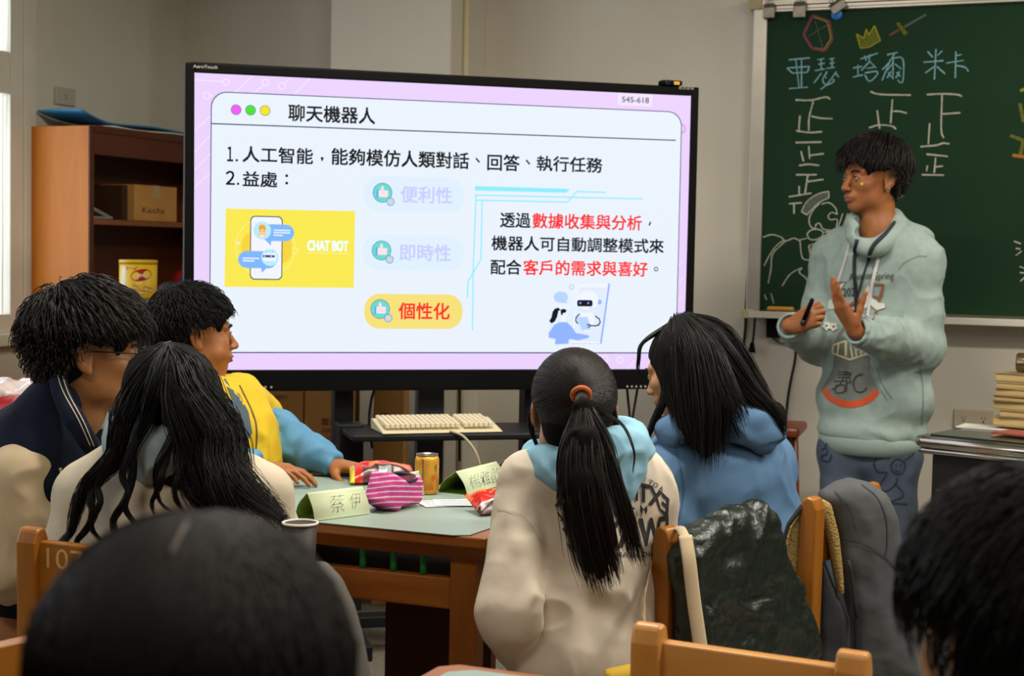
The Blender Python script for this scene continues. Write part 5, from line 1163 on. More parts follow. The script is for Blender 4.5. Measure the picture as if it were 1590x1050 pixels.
def hand(f, wrist, fd, n, left, curls=((.2, .3, .2),)*4, spread=.1, k=1., thumb=(.75, .7, .35), tcurl=.3):
    fd = unit(fd); n = unit(n-fd*(np.dot(n, fd))); t = np.cross(n, fd) if left else np.cross(fd, n); wrist = np.array(wrist)
    off = (.027, .009, -.009, -.026); ml = (.086, .088, .083, .075); ln = ((.042, .026, .021), (.046, .030, .022), (.042, .027, .021), (.033, .020, .018)); rr = (.0088, .0092, .0088, .0078)
    for i in range(4):
        kn = wrist+k*(fd*ml[i]+t*off[i]); f.cap(wrist+k*(fd*.012+t*off[i]*.55), kn, .0155*k, .0115*k, .014*k)
        d0 = unit(fd+t*(1.5-i)*spread*.5); a = 0; p = kn
        for j in range(3):
            a += curls[i][j]; d = math.cos(a)*d0+math.sin(a)*n; q = p+k*ln[i][j]*d; f.cap(p, q, rr[i]*k*(1-.08*j), rr[i]*k*(1-.08*(j+1)), .0035*k if j else .007*k); p = q
    f.ell(wrist+k*(fd*.045+t*.0+n*.004), np.array((.036, .042, .014))*k, np.stack([t, fd, n], 1), .012*k)
    tb = wrist+k*(fd*.022+t*.022+n*.006); d = unit(fd*thumb[0]+t*thumb[1]+n*thumb[2]); m1 = tb+k*.040*d; f.cap(tb, m1, .0155*k, .012*k, .014*k)
    d2 = unit(d+fd*tcurl*.6-t*tcurl*.4); m2 = m1+k*.032*d2; f.cap(m1, m2, .0108*k, .0098*k, .006*k); d3 = unit(d2+fd*tcurl*.5-t*tcurl*.6); f.cap(m2, m2+k*.026*d3, .0098*k, .0080*k, .004*k)
    return m2
def body_core(f, chest, pelvis, neck, sh, T, kx=1.):
    """thin torso under the clothes, so that head, arms and trunk are one surface"""
    f.cap(neck, chest, .055, .10*kx, .05); f.cap(chest, pelvis, .11*kx, .12*kx, .05, flat=(T[:, 1], .8)); f.cap(sh[0], sh[1], .045, .045, .05)
def arm(f, S_, E_, W_, r=(.045, .038, .028)): f.cap(S_, E_, r[0], r[1], .03).cap(E_, W_, r[1], r[2], .02)
# ---- prints on clothing: photo outlines cast onto the cloth surface
class Decal:
    def __init__(s, targets):
        s.bv = []
        for o_ in targets:
            me = o_.data; L_ = np.array(o_.parent.location if o_.parent else (0, 0, 0))+np.array(o_.location)
            vs = [Vector(np.array(v.co)+L_) for v in me.vertices]; s.bv.append(BVHTree.FromPolygons(vs, [tuple(p.vertices) for p in me.polygons]))
        s.m = {}; s.k = 0
    def hit(s, px, py):
        r = Vector(unit(ray(px, py))); best = None
        for b_ in s.bv:
            h_ = b_.ray_cast(Vector(CAM), r)
            if h_[0] is not None and (best is None or h_[3] < best[1]): best = (h_[0], h_[3])
        return None if best is None else np.array(best[0]), r
    def faces(s, v2, fs, m, step=7., maxd=None):
        s.k += 1; off = .0018+.00018*s.k
        bm = bmesh.new(); vv = [bm.verts.new((p[0], p[1], 0)) for p in v2]
        for q in fs:
            try: bm.faces.new([vv[i] for i in q])
            except ValueError: pass
        bmesh.ops.triangulate(bm, faces=bm.faces[:])
        for _ in range(6):
            lg_ = [e for e in bm.edges if e.calc_length() > step]
            if not lg_: break
            bmesh.ops.subdivide_edges(bm, edges=lg_, cuts=1); bmesh.ops.triangulate(bm, faces=[q for q in bm.faces if len(q.verts) > 3])
        bm.verts.ensure_lookup_table(); P = {}; 
        for w in bm.verts:
            h_, r = s.hit(w.co.x, w.co.y)
            if h_ is not None: P[w.index] = h_-np.array(r)*off
        mm = s.m.setdefault(m, MB()); idx = {i: len(mm.v)+j for j, i in enumerate(P)}; mm.v += [tuple(map(float, p)) for p in P.values()]
        for q in bm.faces:
            ii = [w.index for w in q.verts]
            if all(i in P for i in ii):
                d_ = [np.dot(P[i]-CAM, CF) for i in ii]
                if max(d_)-min(d_) < .05: mm.f.append(tuple(idx[i] for i in ii)); mm.m.append(0); mm.sm.append(True)
        bm.free(); return s
    def poly(s, pts, m, step=7.): return s.faces(pts, [tuple(range(len(pts)))], m, step)
    def line(s, pts, w, m, smooth=True, step=6.):
        P = catmull([np.append(np.array(p, float), 0) for p in pts], 6) if smooth and len(pts) > 2 else [np.append(np.array(p, float), 0) for p in pts]; vs = []
        for i, p in enumerate(P):
            d = unit(P[min(i+1, len(P)-1)]-P[max(i-1, 0)]); n = np.array([-d[1], d[0]])*w/2; vs += [tuple(p[:2]-n), tuple(p[:2]+n)]
        return s.faces(vs, [(2*i, 2*i+1, 2*i+3, 2*i+2) for i in range(len(P)-1)], m, step)
    def text(s, st, x0, y0, x1, y1, m, bold=0., mirror=False, warp=None, step=6.):
        v, f = text_fit(st, 0, 1, 0, 1, bold, mirror)
        q = [(x0+a*(x1-x0), y1+b_*(y0-y1)) for a, b_ in v] if warp is None else [warp(a, b_) for a, b_ in v]
        return s.faces(q, f, m, step)
    def build(s, name, parent):
        L_ = np.array(parent.location) if parent.parent is None else np.array(parent.parent.location); out = []
        for m, mm in s.m.items():
            if mm.v: out.append(mm.build(name, m, parent, local=L_))
        return out
dc = Decal([gsh]); M_gse = mat('softshell_seam', '#33353a', .8)
for l in ([(1338, 752), (1362, 772), (1376, 805), (1378, 845), (1374, 868)], [(1302, 838), (1330, 842), (1352, 852), (1376, 868), (1394, 888)], [(1322, 880), (1326, 940), (1328, 1010)], [(1296, 762), (1318, 790), (1330, 830)]): dc.line(l, 2.0, M_gse)
dc.build('seam', gsh)
# ---- short hair grown over a skull
HL_Y = [-.12, -.085, -.055, -.03, .0, .03, .06, .085]; HL_Z = [-.075, -.072, -.055, -.004, .030, .036, .058, .066]
def scalp_hair(name, H, m_, root, L0, n=2600, N=9, lift=.010, grav=.35, jit=.25, whorl=(0.1, -.45, .9), r=.0011, hl=(HL_Y, HL_Z), shell=.004, seed=1, lfun=None, part=None):
    rng = np.random.default_rng(seed); c0 = np.array([0, -.014, .032]); e = np.array([.076, .096, .086])+shell
    d = rng.normal(size=(n*4, 3)); d /= np.linalg.norm(d, axis=1, keepdims=True); p = c0+e*d
    keep = p[:, 2] > np.interp(p[:, 1], hl[0], hl[1])+rng.normal(size=len(p))*.003; d = d[keep][:n]; p = p[keep][:n]; S_ = len(p)
    w = unit(whorl); Ls = L0*(.7+.5*rng.random(S_)); 
    if lfun is not None: Ls = Ls*lfun(p)
    P = [p]; jitv = rng.normal(size=(S_, 3))*jit; lf = lift*(.4+rng.random(S_)*1.2)
    for i in range(1, N):
        u = (p-c0)/e; u /= np.linalg.norm(u, axis=1, keepdims=True)
        if part is None: t = -(w[None]-u*(u@w)[:, None])
        else: t = np.stack([np.where(p[:, 0] > part, 1., -1.)*.9, .25*np.ones(S_), -.2*np.ones(S_)], 1); t = t-u*(t*u).sum(1)[:, None]
        t /= np.linalg.norm(t, axis=1, keepdims=True)+1e-6
        g = np.array([0, 0, -1.])*grav*(i/N)
        t = t+jitv*.6+g; t /= np.linalg.norm(t, axis=1, keepdims=True)
        p = p+t*(Ls/(N-1))[:, None]
        q = (p-c0)/e; rr = np.linalg.norm(q, axis=1); tgt = 1+lf/.085*math.sin(math.pi*min(1, .2+.6*i/N))
        s_ = np.where(rr < tgt, tgt/rr, 1.0); p = c0+(p-c0)*s_[:, None]; P.append(p)
    P = np.stack(P, 1); G = H.c+(P*H.k)@H.R.T
    return strand_mesh(name, G, taper(N, r*H.k, .25), m_, root)
def hair_cap(H, f, grow=.010, hl_cut=True, top=.0, face_cut=True):
    """smooth hair mass hugging the skull, open at the face"""
    k = H.k; E = lambda x, y, z, r, kk=.02, op='add': f.ell(H.g(x, y, z), np.array(r)*k, H.R, kk*k, op)
    E(0, -.014, .032+top*.5, (.075+grow, .095+grow, .085+grow+top*.5), 0); E(0, -.055, -.03, (.062+grow*.6, .05+grow*.5, .05), .02)
    if face_cut:
        E(0, .112, -.02, (.078, .085, .080), .006, 'sub'); E(0, .03, -.095, (.12, .075, .09), .01, 'sub')
        for sx in (-1, 1): E(sx*.09, -.008, -.015, (.03, .034, .040), .006, 'sub'); E(sx*.085, .034, -.004, (.032, .036, .034), .006, 'sub'); E(sx*.068, .026, -.034, (.034, .045, .034), .006, 'sub')
    return f
def trousers(root, hips, knees, ankles, m_, r=(.085, .065, .055), shoe=None, name='trousers', loc=True, fw=None, disp=None, pel=None):
    P = [np.array(x) for x in hips+knees+ankles]; lo = np.min(P, 0)-.16; hi = np.max(P, 0)+.16; f = SDF(lo, hi, .009)
    if pel is not None: f.cap(hips[0], hips[1], pel, pel, .04)
    else: f.cap(hips[0], hips[1], .10, .10, .04)
    for a, b_, c in zip(hips, knees, ankles): f.cap(a, b_, r[0], r[1], .03); f.cap(b_, np.array(c)+np.array([0, 0, .02]), r[1], r[2], .03)
    o_ = solid(f, name, m_, root, disp or folds(.006, 8))
    for c in ankles:
        c = np.array(c); d = unit(fw); g = SDF(c+d*.08-np.array([.2, .2, .1]), c+d*.08+np.array([.2, .2, .12]), .007); z0 = -np.array(root.location)[2]
        b_ = np.array([c[0], c[1], z0+.045]); g.cap(b_-d*.04, b_+d*.14, .042, .036, .02, flat=((0, 0, 1), .8)); g.cap(b_, b_+np.array([0, 0, .06]), .042, .042, .02); g.plane((0, 0, z0+.004), (0, 0, -1)); solid(g, 'shoe', shoe or mat('shoe_dark', '#1c1b1c', .6), root)
    return o_
# ---------------------------------------------------------------- the standing boy in the mint hoodie
D6 = 5.45; p = W(1350, 690, D6)
b6 = thing('person', 'standing boy in a mint green printed hoodie and jeans gesturing in front of the chalkboard', 'person', (p[0], p[1], 0)); o6 = np.array(b6.location)
L6 = lambda x, y, d: W(x, y, d)-o6
a_ = math.radians(24); H6 = Head(L6(1353, 277, D6), frame(view_dir(-math.cos(a_), -math.sin(a_)), -.03), 1.06)
at_ = math.radians(50); f6 = view_dir(-math.cos(at_), -math.sin(at_)); T6 = frame(f6); r6 = T6[:, 0]
neck6 = L6(1364, 356, 5.46); chest6 = L6(1362, 435, 5.46); pel6 = L6(1350, 670, 5.46)
SL, EL, WL = L6(1428, 407, 5.36), L6(1428, 537, 5.34), L6(1330, 514, 5.10)
SR, ER, WR = L6(1294, 402, 5.60), L6(1272, 528, 5.58), L6(1226, 506, 5.32)
sk6 = skin_mat('tan', '#9c6036')
f = SDF(np.minimum.reduce([SL, SR, EL, ER, WL, WR, pel6])-np.array([.2, .2, .12]), np.array([.32, .36, 1.72]), .0036)
body_core(f, chest6, pel6, neck6, (SL, SR), T6, .9); H6.add(f, neck=neck6); arm(f, SL, EL, WL); arm(f, SR, ER, WR)
hl6 = unit(-.55*_Rh-.10*_Fh+.83*_U); hand(f, L6(1326, 511, 5.10), hl6, .737*_Rh+.345*_Fh+.53*_U, True, ((.0, .1, .1), (.10, .15, .15), (.22, .2, .2), (.35, .25, .25)), .30, 1.03, (.65, .36, .62), .0)
hr6 = unit(.62*_Rh-.55*_Fh+.42*_U); m2 = hand(f, L6(1230, 508, 5.31), hr6, .55*_Rh+.75*_Fh-.1*_U, False, ((.75, 1.2, .7), (.9, 1.25, .8), (1.0, 1.3, .8), (1.1, 1.3, .8)), .05, .98, (.7, .5, .6), .5)
bd6 = solid(f, 'body', [sk6, M_lip], b6, mi=H6.mi, it=1); H6.eyes(b6)
# hair: side-swept mop with volume
f = SDF(H6.c-.2, H6.c+.2, .004); hair_cap(H6, f, .008, top=.03)
E6 = lambda x, y, z, r, kk=.02, op='add': f.ell(H6.g(x, y, z), np.array(r)*H6.k, H6.R, kk, op)
E6(0, .030, .086, (.078, .075, .040), .02); E6(-.01, -.055, .060, (.086, .068, .062), .02); E6(.01, .090, .080, (.056, .022, .020), .02); E6(0, -.085, -.0, (.062, .034, .05), .02)
for sx in (-1, 1): E6(sx*.094, -.006, -.008, (.030, .034, .044), .006, 'sub')
hb = solid(f, 'hair', M_cap, b6, lambda v, n: .005*fbm(v*38)+.003*ridge(v*np.array([60, 60, 25])))
scalp_hair('hair_strands', H6, M_hair2, b6, .060, 2600, lift=.014, grav=.20, jit=.07, r=.0012, shell=.017, seed=6, lfun=lambda p: np.where(p[:, 2] < .060, .32, 1.0)*np.where(p[:, 1] > .045, .75, 1.))
e_ = MB(); e_.tube([H6.g(-.083, -.006, -.040)+.006*np.array([math.cos(t)*r6[0], math.cos(t)*r6[1], math.sin(t)]) for t in np.linspace(0, 6.28, 14)], .0012, 6); e_.build('earring', M_chrome, b6)
e_ = MB(); c_ = H6.g(-.047, .068, -.022); e_.sphere(c_+H6.R@np.array([-.006, .010, 0]), .0055, 0, 8); e_.build('face_sticker', mat('sticker_yellow', '#e0c21c', .4), b6)
# marker in the right hand
mkp = L6(1256, 478, 5.24); mk6 = thing('whiteboard_marker', 'black marker held in the standing boy raised right hand', 'pen', mkp+o6); d_ = unit(.30*_Rh-.2*_Fh+.9*_U); M4 = d_; m_ = MB(); m_.tube([-.045*d_, .03*d_, .034*d_], [.0075, .0075, .005], 12); m_.build('barrel', M_black, mk6); m_ = MB(); m_.tube([-.045*d_, -.06*d_, -.066*d_], [.0082, .0082, .005], 12); m_.build('cap', mat('marker_black', '#17181c', .35), mk6)
# hoodie
M_mint = mat('mint_fleece', '#94a49e', .85, .2, noise=('#8c9c96', 30), bump=(420, .12, .001)); M_mint2 = mat('mint_rib', '#8d9d97', .9, .2, bump=((300, 300, 20), .5, .002))
f = SDF(np.minimum.reduce([SL, SR, EL, ER, WL, WR, pel6])-np.array([.22, .22, .14]), np.array([.36, .40, 1.46]), .0055)
def e6(c, r, k=.05): f.ell(c, r, T6, k)
e6(L6(1362, 430, 5.46), (.205, .135, .16), 0); e6(L6(1361, 530, 5.46), (.222, .150, .20)); e6(L6(1358, 620, 5.46), (.218, .150, .15)); e6(L6(1352, 668, 5.46), (.196, .146, .085), .03)
f.cap(L6(1410, 390, 5.38), SL, .085, .083, .06); f.cap(L6(1312, 388, 5.56), SR, .085, .078, .06)
f.chain([SL, SL*.4+EL*.6, EL, EL*.45+WL*.55, WL], [.082, .076, .076, .066, .052], .03); f.chain([SR, SR*.4+ER*.6, ER, ER*.4+WR*.6, WR], [.078, .076, .078, .066, .050], .03)
f.ell(L6(1366, 372, 5.46), (.115, .10, .055), T6, .05)
f.cutdisk(WL-unit(WL-EL)*.012, WL-EL, .062, .1); f.cutdisk(WR-unit(WR-ER)*.012, WR-ER, .062, .1)
f.plane(L6(1350, 699, 5.46), (0, 0, -1)); f.ell(L6(1362, 352, 5.44)+f6*.02, (.066, .066, .07), T6, .02, 'sub')
def fold6(v, n): 
    z = v[:, 2]; a = .010*ridge(v*np.array([7, 7, 13])+fbm(v*6)[:, None]*1.4)-.003; b_ = .006*fbm(v*14)
    el = np.exp(-((v-EL)**2).sum(1)/.012)+np.exp(-((v-WL*.6-EL*.4)**2).sum(1)/.010)+np.exp(-((v-ER)**2).sum(1)/.010)
    return .45*a+b_*.6+el*.012*ridge(v*np.array([26, 26, 9])+1.7)
hood6 = solid(f, 'hoodie', M_mint, b6, fold6)
# hem and cuffs
f = SDF(pel6-.35, pel6+.35, .006); f.ell(L6(1351, 684, 5.46), (.190, .145, .09), T6, 0); f.plane(L6(1350, 674, 5.46), (0, 0, 1)); f.plane(L6(1350, 704, 5.46), (0, 0, -1)); solid(f, 'hem_band', M_mint2, b6)
for A, B in ((EL, WL), (ER, WR)):
    d_ = unit(B-A); f = SDF(B-.12, B+.12, .0045); f.cap(B-d_*.045, B+d_*.006, .052, .045, 0); f.cutdisk(B+d_*.006, d_, .07, .1); f.cutdisk(B-d_*.04, -d_, .07, .1); f.cap(B-d_*.02, B+d_*.1, .036, .036, .004, 'sub'); solid(f, 'cuff', M_mint2, b6, lambda v, n: .002*ridge(v*50))
# hood lying on the shoulders and crossing under the chin
f = SDF(L6(1365, 360, 5.46)-.3, L6(1365, 360, 5.46)+.3, .0048)
hp = [L6(1343, 384, 5.30), L6(1328, 366, 5.36), L6(1327, 347, 5.46), L6(1345, 338, 5.56), L6(1372, 336, 5.58), L6(1392, 346, 5.48), L6(1392, 362, 5.38), L6(1370, 380, 5.31), L6(1345, 388, 5.29)]
f.chain(catmull(hp, 4), [.020+.012*math.sin(math.pi*i/32) for i in range(33)], .02); f.ell(L6(1393, 372, 5.56), (.12, .085, .055), T6, .03); f.ell(L6(1372, 362, 5.60), (.11, .07, .06), T6, .03); f.ell(L6(1412, 368, 5.50), (.085, .085, .045), T6, .03); f.cap(L6(1405, 372, 5.46), L6(1362, 388, 5.32), .045, .02, .02); f.cap(L6(1325, 362, 5.48), L6(1340, 384, 5.34), .032, .02, .02)
f.ell(L6(1360, 350, 5.44)+f6*.03, (.060, .060, .085), T6, .01, 'sub'); f.ell(L6(1358, 372, 5.40)+f6*.06, (.038, .06, .060), T6, .012, 'sub')
hd6 = solid(f, 'hood', M_mint, b6, lambda v, n: .004*fbm(v*18)+.004*ridge(v*np.array([12, 12, 20])))
# pocket edges, stitched seams
dc = Decal([hood6]); M_seam = mat('mint_seam', '#788a86', .9)
for l in ([(1281, 555), (1276, 575), (1268, 600), (1262, 622)], [(1352, 568), (1362, 595), (1378, 622)], [(1360, 570), (1370, 596), (1386, 620)], [(1395, 420), (1404, 408), (1425, 398), (1440, 398)], [(1428, 560), (1434, 610), (1432, 660)]): dc.line(l, 1.6, M_seam)
dc.build('seam', hood6)
M_pdk = mat('print_ink', '#33352f', .8); M_pbr = mat('print_brown', '#8a4a24', .8); M_pwh = mat('print_white', '#c9c9bf', .8); M_pgr = mat('print_grey_panel', '#70756f', .8, noise=('#676b66', 18)); M_por = mat('print_orange', '#c64a17', .7); M_pcr = mat('print_cream', '#cdc7a4', .8)
dc = Decal([hood6]); g = lambda l: [(1190+x/3.89, 210+y/3.89) for x, y in l]; g2 = lambda l: [(1180+x/3.75, 430+y/3.75) for x, y in l]
dc.poly(g2([(490,285),(455,330),(435,380),(430,470),(425,530),(395,590),(358,655),(380,690),(430,730),(500,755),(560,755),(620,735),(670,700),(692,660),(662,600),(640,540),(640,470),(610,420),(560,330)]), M_pgr)
dc.line(g2([(372,655),(405,700),(450,728),(505,742),(560,740),(615,722),(655,695),(682,662)]), 10.5, M_por)
for l in ([(425,398),(500,372)],[(425,398),(423,445)],[(423,445),(525,482)],[(525,482),(640,445)],[(500,372),(500,460)],[(458,390),(450,450)],[(525,390),(540,478)],[(555,410),(562,465)],[(585,430),(590,455)]): dc.line(g2(l), 2.8 if l[0] != (500, 372) else 4, M_pcr, False)
for l in ([(455,555),(520,558),(518,585),(452,585)],[(448,570),(522,570)],[(500,545),(470,620),(415,660)],[(430,610),(500,605)],[(442,632),(490,632),(488,670),(440,674),(442,632)],[(505,550),(502,670)],[(505,560),(528,562),(520,590),(530,612),(505,615)],[(598,565),(560,580),(543,620),(560,665),(600,668),(622,645)]): dc.line(g2(l), 2.0, M_pdk)
w1 = lambda x0, x1, ya, yb: (lambda a, b_: (x0+a*(x1-x0), ya+(yb-ya)*a-b_*13+6))
dc.text('Awaken', 1318, 0, 1358, 0, M_pdk, 0, warp=lambda a, b_: (1318+a*38, 436-a*4-b_*11)); dc.text('Spring', 0, 0, 0, 0, M_pdk, 0, warp=lambda a, b_: (1358+a*30, 438-a*1-b_*15))
dc.text('202', 0, 0, 0, 0, M_pdk, .01, warp=lambda a, b_: (1308.5+a*19, 461-a*1.5-b_*13))
dc.poly(g([(475,890),(450,900),(425,930),(415,985),(432,975),(450,930)]), M_pwh); dc.poly(g([(375,1000),(400,985),(420,1020),(430,1050),(370,1050)]), M_pwh)
dc.line(g([(410,890),(485,888)]), 1.6, M_pbr, False)
for l in ([(645,900),(708,902)],[(708,902),(690,985)],[(690,985),(640,970)]): dc.line(g(l), 2.6, M_pbr, False)
dc.line(g2([(660,245),(680,190),(715,60),(720,45)]), 3, M_pbr); dc.line(g2([(505,182),(530,160),(580,135),(622,122)]), 4.5, M_pbr)
dc.poly(g2([(632,45),(610,80),(600,140),(612,185),(640,160),(680,195),(730,180),(725,155),(690,150),(650,120)]), M_pwh)
for cx, cy, r_ in ((388, 285, 26), (428, 290, 26)):
    for q in range(5):
        t = 2*math.pi*q/5+.4; dc.poly(g2(ell_pts(cx+r_*.62*math.cos(t), cy+r_*.62*math.sin(t), r_*.42, r_*.42, 10)), M_pwh)
    dc.poly(g2(ell_pts(cx, cy, 6, 6, 8)), M_pdk)
dc.build('print', hood6)
# lanyard and hood strings follow the chest
def drape(px_pts, targets, off=.006, n=6):
    dd = Decal(targets); out = []
    for p in catmull([np.append(np.array(q, float), 0) for q in px_pts], n):
        h_, r = dd.hit(p[0], p[1])
        if h_ is not None: out.append(h_-np.array(r)*off-o6)
    return out
s_ = MB(); s_.tube(drape([(1331, 372), (1327, 392), (1326, 420), (1328, 450), (1329, 475), (1327, 484)], [hood6, hd6, bd6]), .007, 8, flat=.35, up=-CF); s_.tube(drape([(1390, 345), (1376, 362), (1356, 382), (1346, 410), (1337, 440), (1329, 470)], [hood6, hd6, bd6]), .0075, 8, flat=.35, up=-CF); s_.build('lanyard', mat('lanyard_black', '#11141c', .7), b6)
M_str = mat('drawstring_white', '#c4bfc0', .8)
s_ = MB(); s_.tube(drape([(1322, 370), (1316, 392), (1309, 416), (1300, 442), (1297, 452)], [hood6]), .0062, 8, flat=.5, up=-CF); s_.build('drawstring', M_str, b6); s_ = MB(); s_.tube(drape([(1365, 393), (1358, 425), (1353, 450), (1349, 480), (1347, 492)], [hood6]), .0068, 8, flat=.5, up=-CF); s_.build('drawstring', M_str, b6)
# jeans with drawn flowers
M_jean = mat('jeans_denim', '#515b69', .8, .2, noise=('#414b59', 7), bump=(500, .15, .001))
hpR, hpL = L6(1316, 700, 5.50), L6(1384, 710, 5.42); knR, knL = L6(1308, 830, 5.48), L6(1388, 845, 5.40); anR, anL = L6(1305, 965, 5.50), L6(1385, 980, 5.42)
anR[2] = .07; anL[2] = .07
jn = trousers(b6, [hpR, hpL], [knR, knL], [anR, anL], M_jean, (.086, .082, .080), mat('sneaker_white', '#b9b4aa', .6), 'jeans', fw=f6, pel=.105)
dc = Decal([jn]); M_jp = mat('jean_ink', '#1d2740', .8); g = lambda l: [(1150+x/3.282, 480+y/3.282) for x, y in l]
dc.line(g([(765,710),(760,760),(700,760),(680,790),(700,830),(745,835),(720,880),(705,920),(750,925),(790,890),(800,860)]), 2.6, M_jp); dc.line(g(ell_pts(803, 803, 36, 38, 20)+[(839, 803)]), 2.6, M_jp); dc.line(g([(835,770),(880,740),(880,715)]), 2.2, M_jp); dc.line(g([(790,890),(830,950),(765,985),(850,995)]), 2.2, M_jp); dc.line(g([(785,815),(803,828),(822,812)]), 1.2, M_jp); dc.poly(g(ell_pts(793, 795, 4, 5, 8)), M_jp); dc.poly(g(ell_pts(815, 795, 4, 5, 8)), M_jp)
dc.line(g([(420,650),(440,680),(425,700)]), 2.4, M_jp); dc.line(g([(412,720),(435,705),(440,740),(418,745),(412,770),(450,775),(462,740)]), 2.4, M_jp); dc.line([(1378, 780), (1392, 800), (1386, 830), (1400, 850)], 2.4, M_jp)
dc.build('drawn_flower', jn)
# ---------------------------------------------------------------- seated people
class Seated:
    def __init__(s, label, pel, H, chest, neck, T, sh, el, wr, skin, hands=True, vox=.005, face=True):
        base = np.array([pel[0], pel[1], 0.0]); s.o = base; s.root = thing('person', label, 'person', base)
        H.c = H.c-base; s.H = H; s.T = T; s.pel, s.chest, s.neck = pel-base, chest-base, neck-base
        s.sh = [np.array(x)-base for x in sh]; s.el = [np.array(x)-base for x in el]; s.wr = [np.array(x)-base for x in wr]
        P = np.array([s.pel, s.chest, H.c, *s.sh, *s.el, *s.wr]); f = SDF(P.min(0)-.21, P.max(0)+.21, vox); body_core(f, s.chest, s.pel, s.neck, s.sh, T, .8); H.add(f, face=face, neck=s.neck)
        for i in range(2):
            arm(f, s.sh[i], s.el[i], s.wr[i])
            if hands: d = unit(s.wr[i]-s.el[i]); hand(f, s.wr[i], d*np.array([1, 1, .1]), np.array([0, 0, -1.]), i == 0, ((.25, .35, .25),)*4, .15, .92)
        f.plane((0, 0, .45), (0, 0, -1)); solid(f, 'body', [skin, M_lip], s.root, mi=H.mi, it=1)
    def L(s, x, y, d): return W(x, y, d)-s.o
    def grid(s, pad=.24, h=.007):
        P = np.array([s.pel, s.chest, s.neck, *s.sh, *s.el, *s.wr]); return SDF(P.min(0)-pad, P.max(0)+pad, h)
    def sleeves(s, f, r=(.078, .072, .068, .060, .050), k=.03, cut=True, only=(0, 1)):
        for S_, E_, W_ in [(s.sh[i], s.el[i], s.wr[i]) for i in only]:
            f.chain([S_, S_*.45+E_*.55, E_, E_*.45+W_*.55, W_], list(r), k)
            if cut: f.cutdisk(W_+unit(W_-E_)*.014, W_-E_, .075, .12)
    def legs(s, fwd, m_, shoe=None, wide=.10, name='trousers', knee=.40):
        d = unit(np.append(np.array(fwd)[:2], 0)); r = np.cross(d, [0, 0, 1.]); hz = .528
        hip = [np.array([0, 0, hz])+d*.05+r*wide*q for q in (-1, 1)]; kn = [h_+d*knee for h_ in hip]; an = [k_+d*.03 for k_ in kn]
        for a in an: a[2] = .07
        return trousers(s.root, hip, kn, an, m_, fw=d, shoe=shoe, name=name, r=(.074, .060, .05), pel=.083)
M_blk = mat('dark_trousers', '#171a22', .85, .2)
sk_f = skin_mat('light', '#b07f58'); sk_m = skin_mat('medium', '#a06a3e'); sk_c = skin_mat('warm', '#9a5f30')
# ---- boy in the yellow and blue jacket
a_ = math.radians(25); H = Head(W(303, 518, 4.12), frame(view_dir(math.cos(a_), math.sin(a_)), .0), 1.0, cheek=.010, jaw=1.08)
T = frame(view_dir(.86, .5))
p3 = Seated('boy in a yellow and blue jacket with cropped black hair, sitting left of the display', np.array([*W(318, 890, 4.12)[:2], .47]), H, W(352, 700, 4.16), W(318, 612, 4.12), T, [W(398, 648, 4.33), W(330, 655, 3.98)], [W(446, 692, 4.22), W(335, 728, 3.96)], [W(516, 722, 4.14), W(396, 726, 3.94)], sk_c, vox=.0042)
H.eyes(p3.root)
f = SDF(H.c-.19, H.c+.19, .0042); hair_cap(H, f, .009, top=.012); f.ell(H.g(0, .078, .062), np.array((.058, .020, .022)), H.R, .015); solid(f, 'hair', M_cap, p3.root, lambda v, n: .003*fbm(v*50))
scalp_hair('hair_strands', H, M_hair3, p3.root, .030, 2200, N=6, lift=.010, grav=.12, jit=.3, r=.0011, shell=.010, seed=3)
M_yel = mat('jacket_yellow', '#cfae1c', .65, .3, noise=('#c3a016', 20)); M_blu = mat('jacket_blue', '#5489ab', .65, .3, noise=('#4c7fa0', 20)); M_dkb2 = mat('jacket_lining_grey', '#46545d', .8)
f = p3.grid(); f.ell(p3.chest, (.185, .135, .19), T, 0); f.ell(p3.L(345, 770, 4.14), (.18, .14, .17), T, .05); f.cap(p3.L(372, 625, 4.26), p3.sh[0], .075, .07, .05); f.cap(p3.L(322, 628, 4.02), p3.sh[1], .075, .07, .05); f.ell(p3.L(335, 612, 4.13), (.105, .085, .05), T, .03); f.plane((0, 0, .46), (0, 0, -1)); f.ell(H.g(0, .0, -.10), (.062, .062, .07), None, .01, 'sub')
yj = solid(f, 'jacket', M_yel, p3.root, lambda v, n: .008*ridge(v*np.array([9, 9, 4])+fbm(v*6)[:, None])+.004*fbm(v*22))
for i in (0, 1): f = p3.grid(); p3.sleeves(f, (.066, .064, .058, .046, .036), only=(i,)); solid(f, 'sleeve', M_blu, p3.root, lambda v, n: .012*ridge(v*np.array([16, 16, 12])+fbm(v*9)[:, None]*1.3)-.002)
dc = Decal([yj]); dc.poly([(352, 600), (372, 612), (386, 640), (392, 672), (380, 690), (378, 655), (362, 625)], M_dkb2); dc.line([(372, 598), (392, 640), (399, 670), (396, 720)], 2.2, mat('zip_dark', '#4c4316', .7)); dc.line([(346, 584), (356, 600)], 3, M_dkb2); dc.build('jacket_trim', yj)
p3.legs(view_dir(.86, .5), M_blk, knee=.22)
